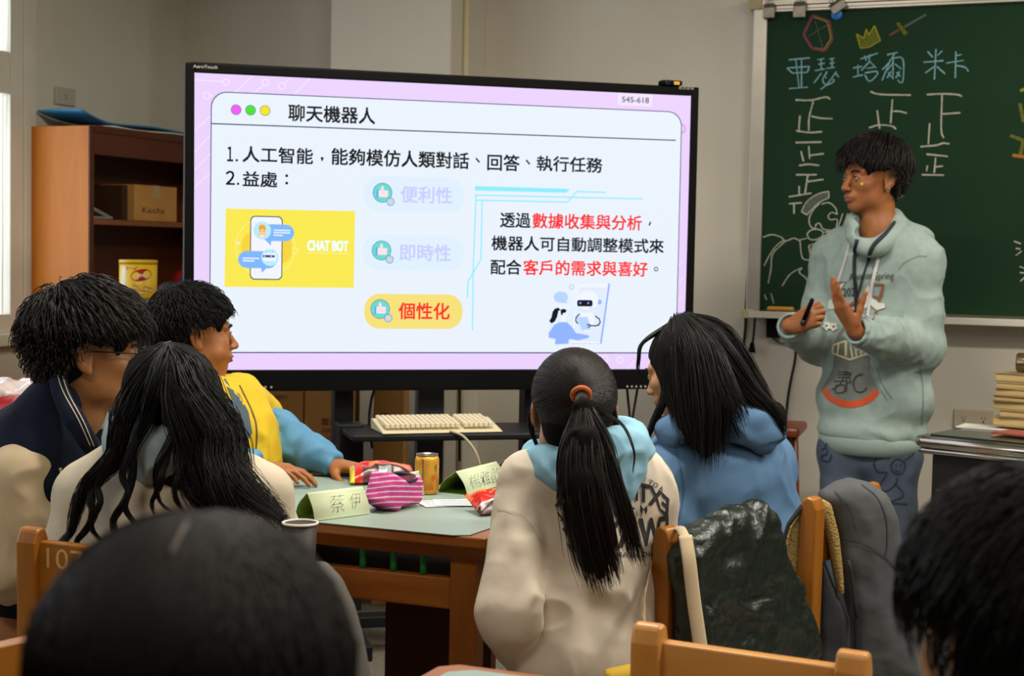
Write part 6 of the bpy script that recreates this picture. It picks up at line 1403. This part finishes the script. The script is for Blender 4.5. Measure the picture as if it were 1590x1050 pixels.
# ---- boy with glasses in the varsity jacket
a_ = math.radians(16); H = Head(W(142, 548, 3.52), frame(view_dir(math.cos(a_), math.sin(a_)), -.05), 1.08)
T = frame(view_dir(.9, .43))
p1 = Seated('boy with glasses in a navy varsity jacket with cream sleeves, at the left edge', np.array([*W(20, 985, 3.55)[:2], .46]), H, W(62, 715, 3.56), W(118, 640, 3.54), T, [W(150, 690, 3.78), W(38, 742, 3.42)], [W(165, 790, 3.84), W(32, 868, 3.44)], [W(225, 733, 3.74), W(50, 935, 3.66)], sk_m, vox=.0048)
H.eyes(p1.root)
f = SDF(H.c-.22, H.c+.22, .0046); hair_cap(H, f, .014, top=.026); k = H.k
for c_, r_ in (((0, .03, .082), (.080, .074, .040)), ((0, -.06, .042), (.088, .072, .074)), ((0, .088, .062), (.060, .028, .026))): f.ell(H.g(*c_), np.array(r_)*k, H.R, .02)
for sx in (-1, 1): f.ell(H.g(sx*.095, .0, -.012), np.array((.03, .036, .052))*k, H.R, .008, 'sub')
solid(f, 'hair', M_cap, p1.root, lambda v, n: .006*fbm(v*34)+.004*ridge(v*np.array([60, 60, 22])))
scalp_hair('hair_strands', H, M_hair2, p1.root, .050, 2800, lift=.016, grav=.22, jit=.16, r=.0012, shell=.020, seed=5, lfun=lambda p: np.where(p[:, 2] < .055, .28, 1.))
g_ = MB()
for sx in (-1, 1):
    g_.tube([H.g(sx*.034+.021*math.cos(t), .112-.006*abs(math.cos(t)), .0+.017*math.sin(t)) for t in np.linspace(0, 2*math.pi, 24)], .0011, 6)
    g_.tube([H.g(sx*.055, .106, .006), H.g(sx*.074, .06, .008), H.g(sx*.080, -.01, .008), H.g(sx*.081, -.030, -.008)], [.0012, .002, .0022, .0018], 6)
g_.tube([H.g(-.013, .1135, .002), H.g(0, .115, .006), H.g(.013, .1135, .002)], .0011, 6); g_.build('glasses_frame', mat('glasses_metal', '#3a352c', .3, .5, metal=.7), p1.root)
M_navy = mat('varsity_navy', '#161d2e', .9, .15, noise=('#121827', 16)); M_crs = mat('varsity_cream', '#cdb795', .6, .35, noise=('#c4ad8a', 8))
f = p1.grid(.3); f.ell(p1.chest-np.array([0, 0, .03]), (.19, .15, .18), T, 0); f.ell(p1.L(40, 840, 3.56), (.18, .15, .19), T, .06); f.cap(p1.L(105, 640, 3.62), p1.sh[0], .085, .085, .05); f.cap(p1.L(85, 645, 3.50), p1.sh[1], .09, .085, .05); f.plane((0, 0, .47), (0, 0, -1)); f.ell(H.g(.0, .012, -.125), (.066, .072, .085), None, .01, 'sub')
nj = solid(f, 'jacket', M_navy, p1.root, lambda v, n: .008*ridge(v*np.array([6, 6, 4])+fbm(v*5)[:, None])+.003*fbm(v*20))
for i in (0, 1): f = p1.grid(.3); p1.sleeves(f, (.093, .096, .090, .074, .055), only=(i,)); solid(f, 'sleeve', M_crs, p1.root, lambda v, n: .010*ridge(v*np.array([9, 9, 5])+fbm(v*6)[:, None]*1.2)-.002)
f = SDF(p1.neck-.22, p1.neck+.22, .005); cl = catmull([p1.L(112, 655, 3.36), p1.L(92, 600, 3.42), p1.L(96, 580, 3.52), p1.L(125, 585, 3.62), p1.L(152, 650, 3.60)], 5); f.chain(cl, [.018]*len(cl), .01); cc = catmull([p1.L(112, 640, 3.37), p1.L(130, 675, 3.37), p1.L(150, 705, 3.42)], 5); f.chain(cc, [.018]*len(cc), .01); cb = solid(f, 'collar', M_navy, p1.root)
dc = Decal([cb, nj]); M_stp = mat('collar_stripe', '#b9ab93', .8)
dc.line([(88, 578), (98, 608), (122, 652), (140, 692)], 1.5, M_stp); dc.line([(96, 580), (107, 612), (130, 655), (146, 693)], 1.5, M_stp); dc.build('collar_stripe', cb)
dc = Decal([nj])
for l in ([(113, 728), (116, 736)], [(118, 727), (119, 736)], [(123, 727), (122, 737)], [(127, 730), (124, 738)], [(112, 739), (128, 739)]): dc.line(l, 1.2, M_stp, False)
dc.build('emblem', nj)
slab('scarf', None, None, [(150, 640), (164, 622), (168, 640), (166, 668), (156, 672), (146, 660)], 3.60, .04, mat('hood_pale_grey', '#9aa39c', .9), rd=.015, parent=p1.root)
p1.legs(view_dir(.25, .97), M_blk, wide=.10)
# ---- girl with long wavy hair, seen from behind
H = Head(W(266, 628, 3.25), frame(view_dir(.28, .96), -.12), 1.0)
T = frame(view_dir(.15, .98))
p2 = Seated('girl with long wavy black hair in a cream jacket, seen from behind', np.array([*W(262, 1075, 3.16)[:2], .46]), H, W(262, 800, 3.24), W(266, 705, 3.24), T, [W(142, 770, 3.26), W(392, 768, 3.24)], [W(120, 905, 3.25), W(424, 895, 3.30)], [W(205, 935, 3.42), W(350, 935, 3.40)], sk_f, face=True, vox=.006)
H.eyes(p2.root)
M_crm = mat('jacket_cream', '#c9bca6', .85, .2, noise=('#c1b49d', 14), bump=(320, .1, .001)); M_hgr = mat('hood_grey_blue', '#9aa9ac', .85, .2, noise=('#8f9ea2', 14))
f = p2.grid(); f.ell(p2.chest, (.185, .115, .18), T, 0); f.ell(p2.L(262, 920, 3.20), (.18, .125, .2), T, .06); f.cap(p2.L(225, 735, 3.26), p2.sh[0], .075, .07, .05); f.cap(p2.L(305, 735, 3.24), p2.sh[1], .075, .07, .05); p2.sleeves(f, (.072, .070, .068, .06, .05)); f.plane((0, 0, .44), (0, 0, -1))
solid(f, 'jacket', M_crm, p2.root, lambda v, n: .010*ridge(v*np.array([7, 7, 5])+fbm(v*5)[:, None])+.003*fbm(v*20))
f = SDF(p2.neck-.24, p2.neck+.24, .0055); f.ell(p2.L(255, 690, 3.15), (.125, .065, .055), T, 0); f.ell(p2.L(222, 675, 3.18), (.06, .055, .04), T, .02); f.ell(p2.L(245, 712, 3.13), (.075, .035, .05), T, .02); f.ell(p2.L(200, 668, 3.24), (.04, .06, .035), T, .03); f.ell(p2.L(330, 675, 3.20), (.05, .06, .05), T, .03); solid(f, 'hood', M_hgr, p2.root, lambda v, n: .012*ridge(v*np.array([11, 11, 16])+fbm(v*7)[:, None])-.002)
f = SDF(H.c-np.array([.26, .26, .40]), H.c+np.array([.26, .26, .2]), .0055); hair_cap(H, f, .011, top=.0, face_cut=False); f.ell(H.g(0, .112, -.03), np.array((.066, .075, .09)), H.R, .01, 'sub')
f.cap(p2.L(272, 610, 3.19), p2.L(285, 690, 3.15), .095, .095, .03, flat=(_Fh, .6)); f.cap(p2.L(300, 660, 3.17), p2.L(340, 765, 3.10), .075, .045, .03, flat=(_Fh, .45)); f.cap(p2.L(232, 640, 3.2), p2.L(196, 712, 3.17), .05, .022, .03, flat=(_Fh, .6)); f.cap(p2.L(318, 720, 3.10), p2.L(312, 770, 3.07), .05, .02, .03, flat=(_Fh, .5))
solid(f, 'hair', M_cap, p2.root, lambda v, n: .005*fbm(v*np.array([40, 40, 8]))+.004*ridge(v*np.array([48, 48, 6])))
def G(P, *q): return ([p2.L(*p) for p in P],)+q
rng = np.random.default_rng(22)
gd = [G([(262, 541, 3.16), (305, 580, 3.10), (338, 660, 3.09), (360, 725, 3.07), (386, 775, 3.06), (428, 800, 3.06)], [.012, .028, .036, .045, .045, .03], 330, .012, 2.5),
 G([(262, 541, 3.15), (290, 590, 3.08), (320, 660, 3.06), (335, 725, 3.04), (345, 785, 3.04), (362, 825, 3.05)], [.012, .03, .04, .045, .045, .03], 330, .010, 2.5),
 G([(262, 541, 3.14), (275, 600, 3.08), (285, 680, 3.05), (296, 740, 3.03), (305, 785, 3.04)], [.012, .03, .035, .03, .015], 220, .008, 2),
 G([(262, 541, 3.14), (245, 590, 3.09), (228, 650, 3.08), (205, 700, 3.07), (203, 745, 3.06), (192, 782, 3.05), (176, 812, 3.05), (188, 835, 3.05), (212, 852, 3.05)], [.012, .026, .026, .018, .010, .008, .008, .007, .004], 150, .003, 2),
 G([(258, 541, 3.16), (225, 590, 3.12), (195, 660, 3.11), (172, 715, 3.10), (140, 755, 3.10), (116, 795, 3.10), (104, 830, 3.10), (88, 848, 3.10)], [.012, .03, .035, .03, .022, .016, .010, .006], 260, .008, 2.5),
 G([(256, 541, 3.18), (215, 600, 3.15), (186, 680, 3.13), (160, 735, 3.11), (140, 770, 3.09), (146, 795, 3.08), (138, 820, 3.08), (118, 845, 3.08), (135, 862, 3.08)], [.012, .025, .025, .018, .012, .009, .009, .007, .004], 150, .003, 2),
 G([(270, 670, 3.05), (248, 715, 3.03), (240, 750, 3.03), (250, 780, 3.03), (266, 795, 3.03)], [.01, .008, .006, .004, .003], 40, .002, 2),
 G([(262, 690, 3.05), (252, 740, 3.03), (238, 775, 3.03), (240, 800, 3.03)], [.01, .008, .006, .004], 40, .003, 2),
 G([(264, 541, 3.18), (318, 590, 3.14), (348, 670, 3.13), (376, 740, 3.12), (410, 785, 3.12), (445, 838, 3.12)], [.012, .03, .035, .03, .026, .02], 240, .012, 2.5),
 G([(212, 680, 3.07), (190, 735, 3.05), (202, 765, 3.04), (196, 790, 3.04), (214, 820, 3.04), (240, 850, 3.04)], [.010, .008, .007, .006, .005, .003], 70, .003, 1.5), G([(182, 700, 3.09), (152, 750, 3.08), (158, 780, 3.07), (140, 812, 3.07), (150, 835, 3.07), (172, 850, 3.07)], [.010, .008, .007, .006, .005, .003], 70, .003, 1.5), G([(290, 700, 3.04), (276, 745, 3.02), (272, 775, 3.02), (288, 800, 3.02)], [.008, .008, .006, .003], 50, .003, 1.5),
 G([(300, 700, 3.05), (300, 760, 3.03), (318, 790, 3.03), (315, 830, 3.03)], [.015, .015, .02, .015], 60, .008, 2)]
strand_mesh('hair_strands', lock_paths(gd, rng, 26), taper(26, .0011, .3), M_hair, p2.root)
m_ = MB(); m_.tube([H.g(-.008, -.075, .100)+H.R@np.array([0, -.012, .004]), H.g(-.004, -.05, .122), H.g(0, -.02, .131)], [.0012, .0026, .0018], 6); m_.build('parting', skin_mat('scalp', '#7d6350'), p2.root)
p2.legs(view_dir(.38, .92), M_blk, wide=.08, knee=.30)
# ---- girl with the ponytail and printed cream hoodie
H = Head(W(890, 636, 3.30), frame(view_dir(-.06, 1), .10), 1.05)
T = frame(view_dir(-.22, .97))
p4 = Seated('girl with a long ponytail and orange hair tie in a cream hoodie with printed back', np.array([*W(925, 1065, 3.26)[:2], .46]), H, W(926, 815, 3.30), W(893, 705, 3.31), T, [W(826, 752, 3.28), W(1004, 762, 3.30)], [W(788, 950, 3.17), W(1004, 930, 3.40)], [W(835, 1030, 3.36), W(965, 985, 3.58)], sk_f, vox=.0046)
H.eyes(p4.root)
M_wht = mat('hoodie_cream', '#cfc3b1', .85, .2, noise=('#c8bba8', 12), bump=(320, .1, .001)); M_hbl = mat('hood_sky_blue', '#8fbcd2', .85, .2, noise=('#84b2c9', 20), bump=(300, .2, .001))
f = p4.grid(h=.006); f.ell(p4.chest, (.158, .115, .19), T, 0); f.ell(p4.L(922, 930, 3.28), (.160, .125, .17), T, .05); f.ell(p4.L(914, 1015, 3.27), (.172, .145, .12), T, .04); f.cap(p4.L(870, 735, 3.34), p4.sh[0], .065, .064, .05); f.cap(p4.L(930, 735, 3.30), p4.sh[1], .07, .07, .05); p4.sleeves(f, (.066, .062, .066, .06, .048), k=.010); f.plane((0, 0, .437), (0, 0, -1))
wh = solid(f, 'hoodie', M_wht, p4.root, lambda v, n: .012*ridge(v*np.array([6, 6, 5])+np.array([0, 0, 1.])*v[:, :1]*4+fbm(v*5)[:, None]*1.2)-.003+.003*fbm(v*18))
f = SDF(p4.neck-.24, p4.neck+.24, .005); hr_ = catmull([p4.L(832, 704, 3.34), p4.L(850, 722, 3.24), p4.L(900, 735, 3.20), p4.L(955, 725, 3.20), p4.L(985, 690, 3.26), p4.L(960, 668, 3.36)], 5); f.chain(hr_, [.024+.010*math.sin(i/8) for i in range(len(hr_))], .02); f.ell(p4.L(948, 715, 3.20), (.075, .045, .06), T, .03); f.ell(p4.L(952, 752, 3.185), (.045, .030, .055), T, .02); f.ell(p4.L(975, 690, 3.22), (.045, .05, .030), T, .03); f.ell(p4.L(900, 690, 3.32), (.07, .07, .06), T, .03, 'sub')
solid(f, 'hood', M_hbl, p4.root, lambda v, n: .007*ridge(v*np.array([13, 13, 20])+fbm(v*8)[:, None]))
f = SDF(H.c-.2, H.c+.2, .0045); hair_cap(H, f, .006, top=.004)
solid(f, 'hair', M_cap, p4.root, lambda v, n: .0016*fbm(v*40))
# combed strands running to the hair tie
rng = np.random.default_rng(44); tie = p4.L(902, 611, 3.165); c0 = np.array([0, -.014, .032]); e_ = np.array([.076, .096, .086])+.010; n_ = 2600
d = rng.normal(size=(n_*4, 3)); d /= np.linalg.norm(d, axis=1, keepdims=True); pp = c0+e_*d; d = d[pp[:, 2] > np.interp(pp[:, 1], HL_Y, np.array(HL_Z)+np.array([-.004]*8))][:n_]
dt = unit(((H.R.T@(tie-H.c))/H.k-c0)/e_); P = []
for i in range(12):
    u = i/11; q = d*(1-u)+dt*u+np.array([0, 0, .05])*math.sin(math.pi*u); q /= np.linalg.norm(q, axis=1, keepdims=True); lift = .0012*rng.random((len(d), 1))+.006*max(0, u-.85); P.append(H.c+((c0+(e_+lift)*q)*H.k)@H.R.T)
strand_mesh('combed_strands', np.stack(P, 1), taper(12, .0010, .8), M_hair2, p4.root)
def G(P, *q): return ([p4.L(*p) for p in P],)+q
pt = [(902, 611, 3.165), (904, 632, 3.12), (905, 690, 3.09), (908, 760, 3.07), (918, 840, 3.07), (934, 893, 3.08)]
gd = [G(pt, [.010, .018, .042, .050, .050, .044], 1300, .003, 1.5, .4), G([(902, 611, 3.165), (915, 640, 3.12), (945, 700, 3.10), (962, 770, 3.09), (975, 830, 3.09), (992, 875, 3.10)], [.008, .012, .016, .018, .02, .018], 160, .005, 1.5, .5), G([(902, 611, 3.165), (890, 650, 3.13), (872, 720, 3.12), (868, 790, 3.12)], [.006, .01, .012, .01], 70, .004, 1.5),
 G([(850, 580, 3.26), (832, 620, 3.27), (826, 660, 3.28), (836, 700, 3.28)], [.006, .008, .006, .004], 60, .003, 1), G([(930, 640, 3.2), (965, 660, 3.16), (985, 700, 3.14), (982, 735, 3.14)], [.004, .004, .003, .002], 8, .002, 1), G([(950, 625, 3.24), (958, 665, 3.25), (962, 700, 3.24)], [.004, .006, .004], 20, .002, 1)]
strand_mesh('ponytail', lock_paths(gd, rng, 22), taper(22, .0012, .3), M_hair2, p4.root)
f = SDF(tie-.25, tie+np.array([.25, .25, .1])-np.array([0, 0, 0]), .006); f = SDF(np.minimum(tie, p4.L(940, 893, 3.08))-.12, np.maximum(tie, p4.L(940, 893, 3.08))+.12, .006)
f.chain([p4.L(*q) for q in pt], [.010, .016, .034, .042, .036, .010], .02, flat=(_Fh, .45)); solid(f, 'ponytail_core', M_cap, p4.root, lambda v, n: .004*ridge(v*np.array([60, 60, 5])))
m_ = MB(); ax_ = unit(p4.L(905, 632, 3.12)-tie); a1 = unit(np.cross(ax_, [0, 0, 1.])); b1 = np.cross(ax_, a1); m_.tube([tie+ax_*.006+.0165*(math.cos(t)*a1+math.sin(t)*b1) for t in np.linspace(0, 2*math.pi, 24)], .0065, 8); m_.build('hair_tie', mat('hair_tie_orange', '#b4561d', .7), p4.root)
# printed back: mirrored words, flower and butterfly
dc = Decal([wh]); M_pb = mat('print_black', '#23252b', .8); z8 = lambda l: [(860+x/4.376, 640+y/4.376) for x, y in l]
def arc(pts):
    P = np.array(pts, float); L_ = np.linspace(0, 1, len(P)); return lambda t: np.array([np.interp(t, L_, P[:, 0]), np.interp(t, L_, P[:, 1])])
def bent(top, bot): ta_, tb_ = arc(z8(top)), arc(z8(bot)); return lambda a, b_: tuple(ta_(a)*b_+tb_(a)*(1-b_))
dc.text('SIBLE TO A', 0, 0, 0, 0, M_pb, 0, warp=bent([(530, 420), (600, 435), (690, 475), (748, 510)], [(525, 445), (590, 465), (675, 503), (740, 545)]), step=3)
dc.text('EXTRA', 0, 0, 0, 0, M_pb, .03, True, bent([(440, 470), (520, 465), (600, 478), (700, 510), (785, 590)], [(430, 600), (520, 597), (600, 610), (700, 650), (775, 730)]), step=3)
dc.text('EWAY', 0, 0, 0, 0, M_pb, .03, True, bent([(330, 760), (450, 735), (600, 722), (700, 715), (780, 700)], [(330, 930), (450, 925), (600, 920), (700, 895), (780, 870)]), step=4)
dc.text('ING HEAR', 0, 0, 0, 0, M_pb, 0, True, bent([(430, 950), (560, 955), (700, 945)], [(430, 985), (560, 990), (700, 978)]), step=3)
for q in range(14): t = q/14*6.283; dc.line(z8([(462+16*math.cos(t), 628+16*math.sin(t)), (462+46*math.cos(t), 628+50*math.sin(t))]), 1.2, M_pb, False)
for s_ in (1, -1): dc.poly(z8([(610, 660), (610+s_*22, 630+s_*4), (610+s_*26, 668), (610+s_*14, 700)]), M_pb)
dc.line(z8([(500, 625), (530, 650), (552, 655)]), 2.5, M_pb); dc.line(z8([(470, 680), (480, 705), (510, 720)]), 2.5, M_pb); dc.poly(z8([(565, 392), (600, 395), (612, 412), (585, 415)]), M_pb)
for l in ([(10, 640), (40, 600), (45, 640)], [(25, 680), (50, 720)], [(45, 740), (90, 690)], [(55, 720), (95, 770)], [(60, 790), (90, 830)], [(100, 790), (112, 850)]): dc.line(z8(l), 3.0, M_pb, False)
dc.build('back_print', wh)
dc = Decal([wh]); M_ws = mat('cream_seam', '#b3a794', .9); dc.line([(772, 792), (800, 796), (822, 812), (842, 845)], 1.4, M_ws); dc.build('seam', wh)
p4.legs(view_dir(.36, .93), M_blk, wide=.085, knee=.22)
# ---- girl in the blue hoodie
H = Head(W(1062, 572, 3.95), frame(view_dir(-.86, .50), -.32), 1.0)
T = frame(view_dir(-.72, .69))
p5 = Seated('girl with long straight black hair in a blue hoodie looking down to the left', np.array([*W(1165, 935, 4.02)[:2], .46]), H, W(1125, 752, 3.98), W(1090, 655, 3.95), T, [W(1035, 735, 3.86), W(1185, 720, 4.10)], [W(1018, 850, 3.84), W(1150, 850, 4.30)], [W(900, 800, 4.05), W(1000, 820, 4.35)], sk_f, vox=.0046)
H.eyes(p5.root)
M_bh = mat('hoodie_blue', '#5a7c9f', .85, .2, noise=('#547597', 12), bump=(320, .1, .001))
f = p5.grid(h=.0065); f.ell(p5.chest, (.205, .165, .19), T, 0); f.ell(p5.L(1150, 850, 4.02), (.20, .185, .18), T, .06); f.cap(p5.L(1070, 690, 3.90), p5.sh[0], .075, .075, .05); f.cap(p5.L(1120, 680, 4.02), p5.sh[1], .085, .085, .05); p5.sleeves(f, (.078, .074, .07, .06, .05)); f.plane((0, 0, .455), (0, 0, -1))
bh = solid(f, 'hoodie', M_bh, p5.root, lambda v, n: .010*ridge(v*np.array([5, 5, 9])+fbm(v*5)[:, None]*1.2)-.002+.003*fbm(v*18))
dc = Decal([bh]); M_bs = mat('blue_seam', '#3d628a', .9); dc.line([(1042, 682), (1054, 715), (1062, 760), (1056, 800), (1046, 840)], 1.6, M_bs); dc.build('seam', bh)
f = SDF(p5.neck-.28, p5.neck+.28, .0055); f.ell(p5.L(1150, 655, 3.86), (.10, .07, .055), None, 0); f.ell(p5.L(1185, 668, 3.86), (.05, .06, .04), None, .03); f.ell(p5.L(1125, 630, 3.88), (.07, .07, .07), None, .03); f.cap(p5.L(1040, 672, 3.82), p5.L(1100, 650, 3.80), .035, .04, .03); f.cap(p5.L(1190, 690, 3.83), p5.L(1130, 660, 3.80), .022, .022, .01)
solid(f, 'hood', M_bh, p5.root, lambda v, n: .010*ridge(v*np.array([9, 9, 16])+fbm(v*7)[:, None]))
f = SDF(H.c-np.array([.32, .32, .34]), H.c+np.array([.32, .32, .2]), .0055); hair_cap(H, f, .004, face_cut=False); f.ell(H.g(.0, .112, -.035), np.array((.07, .078, .10)), H.R, .01, 'sub')
f.cap(p5.L(1068, 560, 3.84), p5.L(1090, 660, 3.79), .085, .062, .03, flat=(_Fh, .5)); f.cap(p5.L(1090, 650, 3.79), p5.L(1096, 700, 3.77), .055, .022, .03, flat=(_Fh, .4)); f.chain([p5.L(1100, 540, 3.92), p5.L(1160, 605, 3.90), p5.L(1198, 645, 3.86), p5.L(1213, 668, 3.84)], [.07, .04, .026, .012], .03)
solid(f, 'hair', M_cap, p5.root, lambda v, n: .004*fbm(v*np.array([30, 30, 8]))+.003*ridge(v*np.array([44, 44, 8])))
def G(P, *q): return ([p5.L(*p) for p in P],)+q
rng = np.random.default_rng(55)
gd = [G([(1064, 496, 3.92), (1112, 520, 3.90), (1150, 570, 3.88), (1185, 620, 3.86), (1214, 668, 3.84)], [.02, .04, .038, .026, .014], 420, .003, 1), G([(1064, 496, 3.90), (1100, 525, 3.85), (1140, 590, 3.83), (1175, 630, 3.82)], [.02, .04, .036, .03], 300, .003, 1), G([(1052, 497, 3.88), (1058, 550, 3.82), (1066, 620, 3.79), (1074, 680, 3.77)], [.02, .045, .05, .04], 420, .003, 1, .6), G([(1060, 497, 3.87), (1088, 550, 3.79), (1104, 630, 3.76), (1104, 705, 3.75)], [.02, .045, .055, .045], 600, .003, 1, .5), G([(1070, 497, 3.89), (1115, 545, 3.82), (1160, 605, 3.81), (1196, 640, 3.81), (1216, 675, 3.82)], [.02, .04, .036, .028, .016], 480, .003, 1, .6),
 G([(1066, 497, 3.88), (1112, 560, 3.79), (1135, 620, 3.76), (1148, 655, 3.76)], [.015, .03, .03, .03], 160, .004, 1.2), G([(1064, 500, 3.88), (1110, 570, 3.78), (1130, 640, 3.75), (1144, 680, 3.76)], [.01, .02, .02, .01], 50, .004, 1.2),
 G([(1046, 500, 3.92), (1026, 545, 3.88), (1034, 610, 3.82), (1012, 665, 3.82), (1000, 690, 3.82)], [.012, .014, .012, .01, .006], 110, .003, 1), G([(1046, 500, 3.96), (1000, 530, 3.95), (992, 560, 3.94), (990, 585, 3.94)], [.01, .008, .005, .003], 40, .002, 1)]
strand_mesh('hair_strands', lock_paths(gd, rng, 20), taper(20, .0012, .35), M_hair, p5.root)
p5.legs(view_dir(-.72, .69), M_blk)
# ---- foreground head with long dark hair
H = Head(W(306, 1140, .985), frame(view_dir(.06, 1), -.1), 1.10); T = frame(view_dir(.0, 1))
pz_ = W(306, 1085, .985); bx_ = np.array([pz_[0], pz_[1], 0])
def at7(r, a, z): return bx_+r*_Rh+a*_Fh+np.array([0, 0, z])
p7 = Seated('person with long straight dark hair filling the lower left foreground, seen from behind', at7(0, -.02, .46), H, at7(0, -.01, .80), at7(0, -.02, .97), T, [at7(-.17, 0, .89), at7(.17, 0, .89)], [at7(-.21, .04, .64), at7(.21, .04, .64)], [at7(-.12, .24, .72), at7(.12, .24, .72)], sk_f, vox=.007)
M_dk = mat('dark_grey_top', '#2b2a2b', .85)
f = p7.grid(h=.008); f.ell(p7.chest, (.18, .115, .18), T, 0); f.cap(p7.chest, p7.pel, .13, .14, .05, flat=(_Fh, .85)); f.cap(p7.sh[0], p7.sh[1], .07, .07, .05); p7.sleeves(f); f.plane((0, 0, .44), (0, 0, -1)); solid(f, 'jumper', M_dk, p7.root, folds(.006, 7))
f = SDF(H.c-np.array([.26, .26, .36]), H.c+np.array([.26, .26, .2]), .006); hair_cap(H, f, .004, face_cut=False); f.ell(H.g(0, .118, -.03), np.array((.062, .07, .09)), H.R, .01, 'sub'); f.cap(H.g(0, -.040, .0), H.g(0, -.070, -.25), .080, .098, .03, flat=(_Fh, .7)); solid(f, 'hair', M_cap, p7.root, lambda v, n: .003*fbm(v*np.array([30, 30, 6]))+.0025*ridge(v*np.array([46, 46, 5])))
rng = np.random.default_rng(77); P = []; S_ = 2600; th = rng.uniform(-2.5, 2.5, S_); N = 18; top = rng.random(S_)
for i in range(N):
    u = i/(N-1); ph = .10+top*.25+u*1.5; ph = np.minimum(ph, 1.45); rx, ry, rz_ = .092, .112, .099
    x = rx*np.sin(ph)*np.sin(th); y = -.014-ry*np.sin(ph)*np.cos(th); z = .032+rz_*np.cos(ph)
    dr = np.maximum(0, (.10+top*.25+u*1.5)-1.45)*.0+np.maximum(0, u-.72)*.62; z = z-dr; x = x*(1+.25*np.maximum(0, u-.72)); P.append(H.c+(np.stack([x+.0012*rng.normal(size=S_), y, z], 1)*H.k)@H.R.T)
strand_mesh('hair_strands', np.stack(P, 1), taper(N, .0009, .5, .4), M_hair7, p7.root)
m_ = MB(); m_.tube(catmull([H.g(.004, -.014-.1125*math.sin(q), .032+.0995*math.cos(q)) for q in (.66, .5, .32)], 5), [.0006]+[.0014]*9+[.0006], 6); m_.build('parting', skin_mat('scalp_brown', '#4a382c'), p7.root)
p7.legs(_Fh, M_blk)
# ---- foreground head at the right edge
H = Head(W(1596, 996, 1.36), frame(view_dir(-.30, .95), -.1), 1.06); T = frame(view_dir(-.1, 1)); pz_ = W(1592, 978, 1.36); bx_ = np.array([pz_[0], pz_[1], 0])
p8 = Seated('person with short thick black hair at the lower right edge, seen from behind', at7(0, -.02, .46), H, at7(0, -.01, .78), at7(0, -.02, .95), T, [at7(-.18, 0, .87), at7(.18, 0, .87)], [at7(-.22, -.02, .62), at7(.22, -.02, .62)], [at7(-.14, .10, .60), at7(.14, .10, .60)], sk_m, vox=.006)
nt = bpy.data.materials.new('check_cloth'); nt.use_nodes = True; t_ = nt.node_tree; ck = t_.nodes.new('ShaderNodeTexChecker'); ck.inputs['Scale'].default_value = 190; ck.inputs[1].default_value = (*lin('#1a1a1b'), 1); ck.inputs[2].default_value = (*lin('#8f8a84'), 1); tcn = t_.nodes.new('ShaderNodeTexCoord'); t_.links.new(tcn.outputs['Object'], ck.inputs[0]); t_.links.new(ck.outputs[0], t_.nodes['Principled BSDF'].inputs['Base Color']); t_.nodes['Principled BSDF'].inputs['Roughness'].default_value = .9
f = p8.grid(h=.008); f.ell(p8.chest, (.19, .12, .18), T, 0); f.cap(p8.chest, p8.pel, .135, .14, .05, flat=(_Fh, .85)); f.cap(p8.sh[0], p8.sh[1], .075, .075, .05); f.cap(p8.neck, p8.neck+np.array([0, 0, .05]), .078, .07, .03); p8.sleeves(f); f.plane((0, 0, .44), (0, 0, -1)); solid(f, 'check_jacket', nt, p8.root, folds(.006, 7))
f = SDF(H.c-.24, H.c+.24, .006); hair_cap(H, f, .012, top=.02); k = H.k; f.ell(H.g(0, -.055, .03), np.array((.088, .072, .080))*k, H.R, .02); f.ell(H.g(0, .02, .085), np.array((.08, .085, .042))*k, H.R, .02)
for sx in (-1, 1): f.ell(H.g(sx*.098, .0, -.03), np.array((.03, .032, .040))*k, H.R, .008, 'sub')
solid(f, 'hair', M_cap, p8.root, lambda v, n: .005*fbm(v*34)+.003*ridge(v*np.array([50, 50, 20])))
scalp_hair('hair_strands', H, M_hair3, p8.root, .050, 3000, lift=.010, grav=.25, jit=.08, r=.0009, shell=.017, seed=8, lfun=lambda p: np.where(p[:, 2] < .0, .5, 1.))
p8.legs(_Fh, M_blk, knee=.09)
# seats under the people whose chairs the photo does not show
def sit(pr, fwd, label):
    c = copy_tree(ch_dark); c['label'] = label; d = unit(np.append(np.array(fwd)[:2], 0)); q = pr.o-d*.17; r = np.cross(d, [0, 0, 1.]); seat_chair(c, q-r*CHW/2, q+r*CHW/2); return c
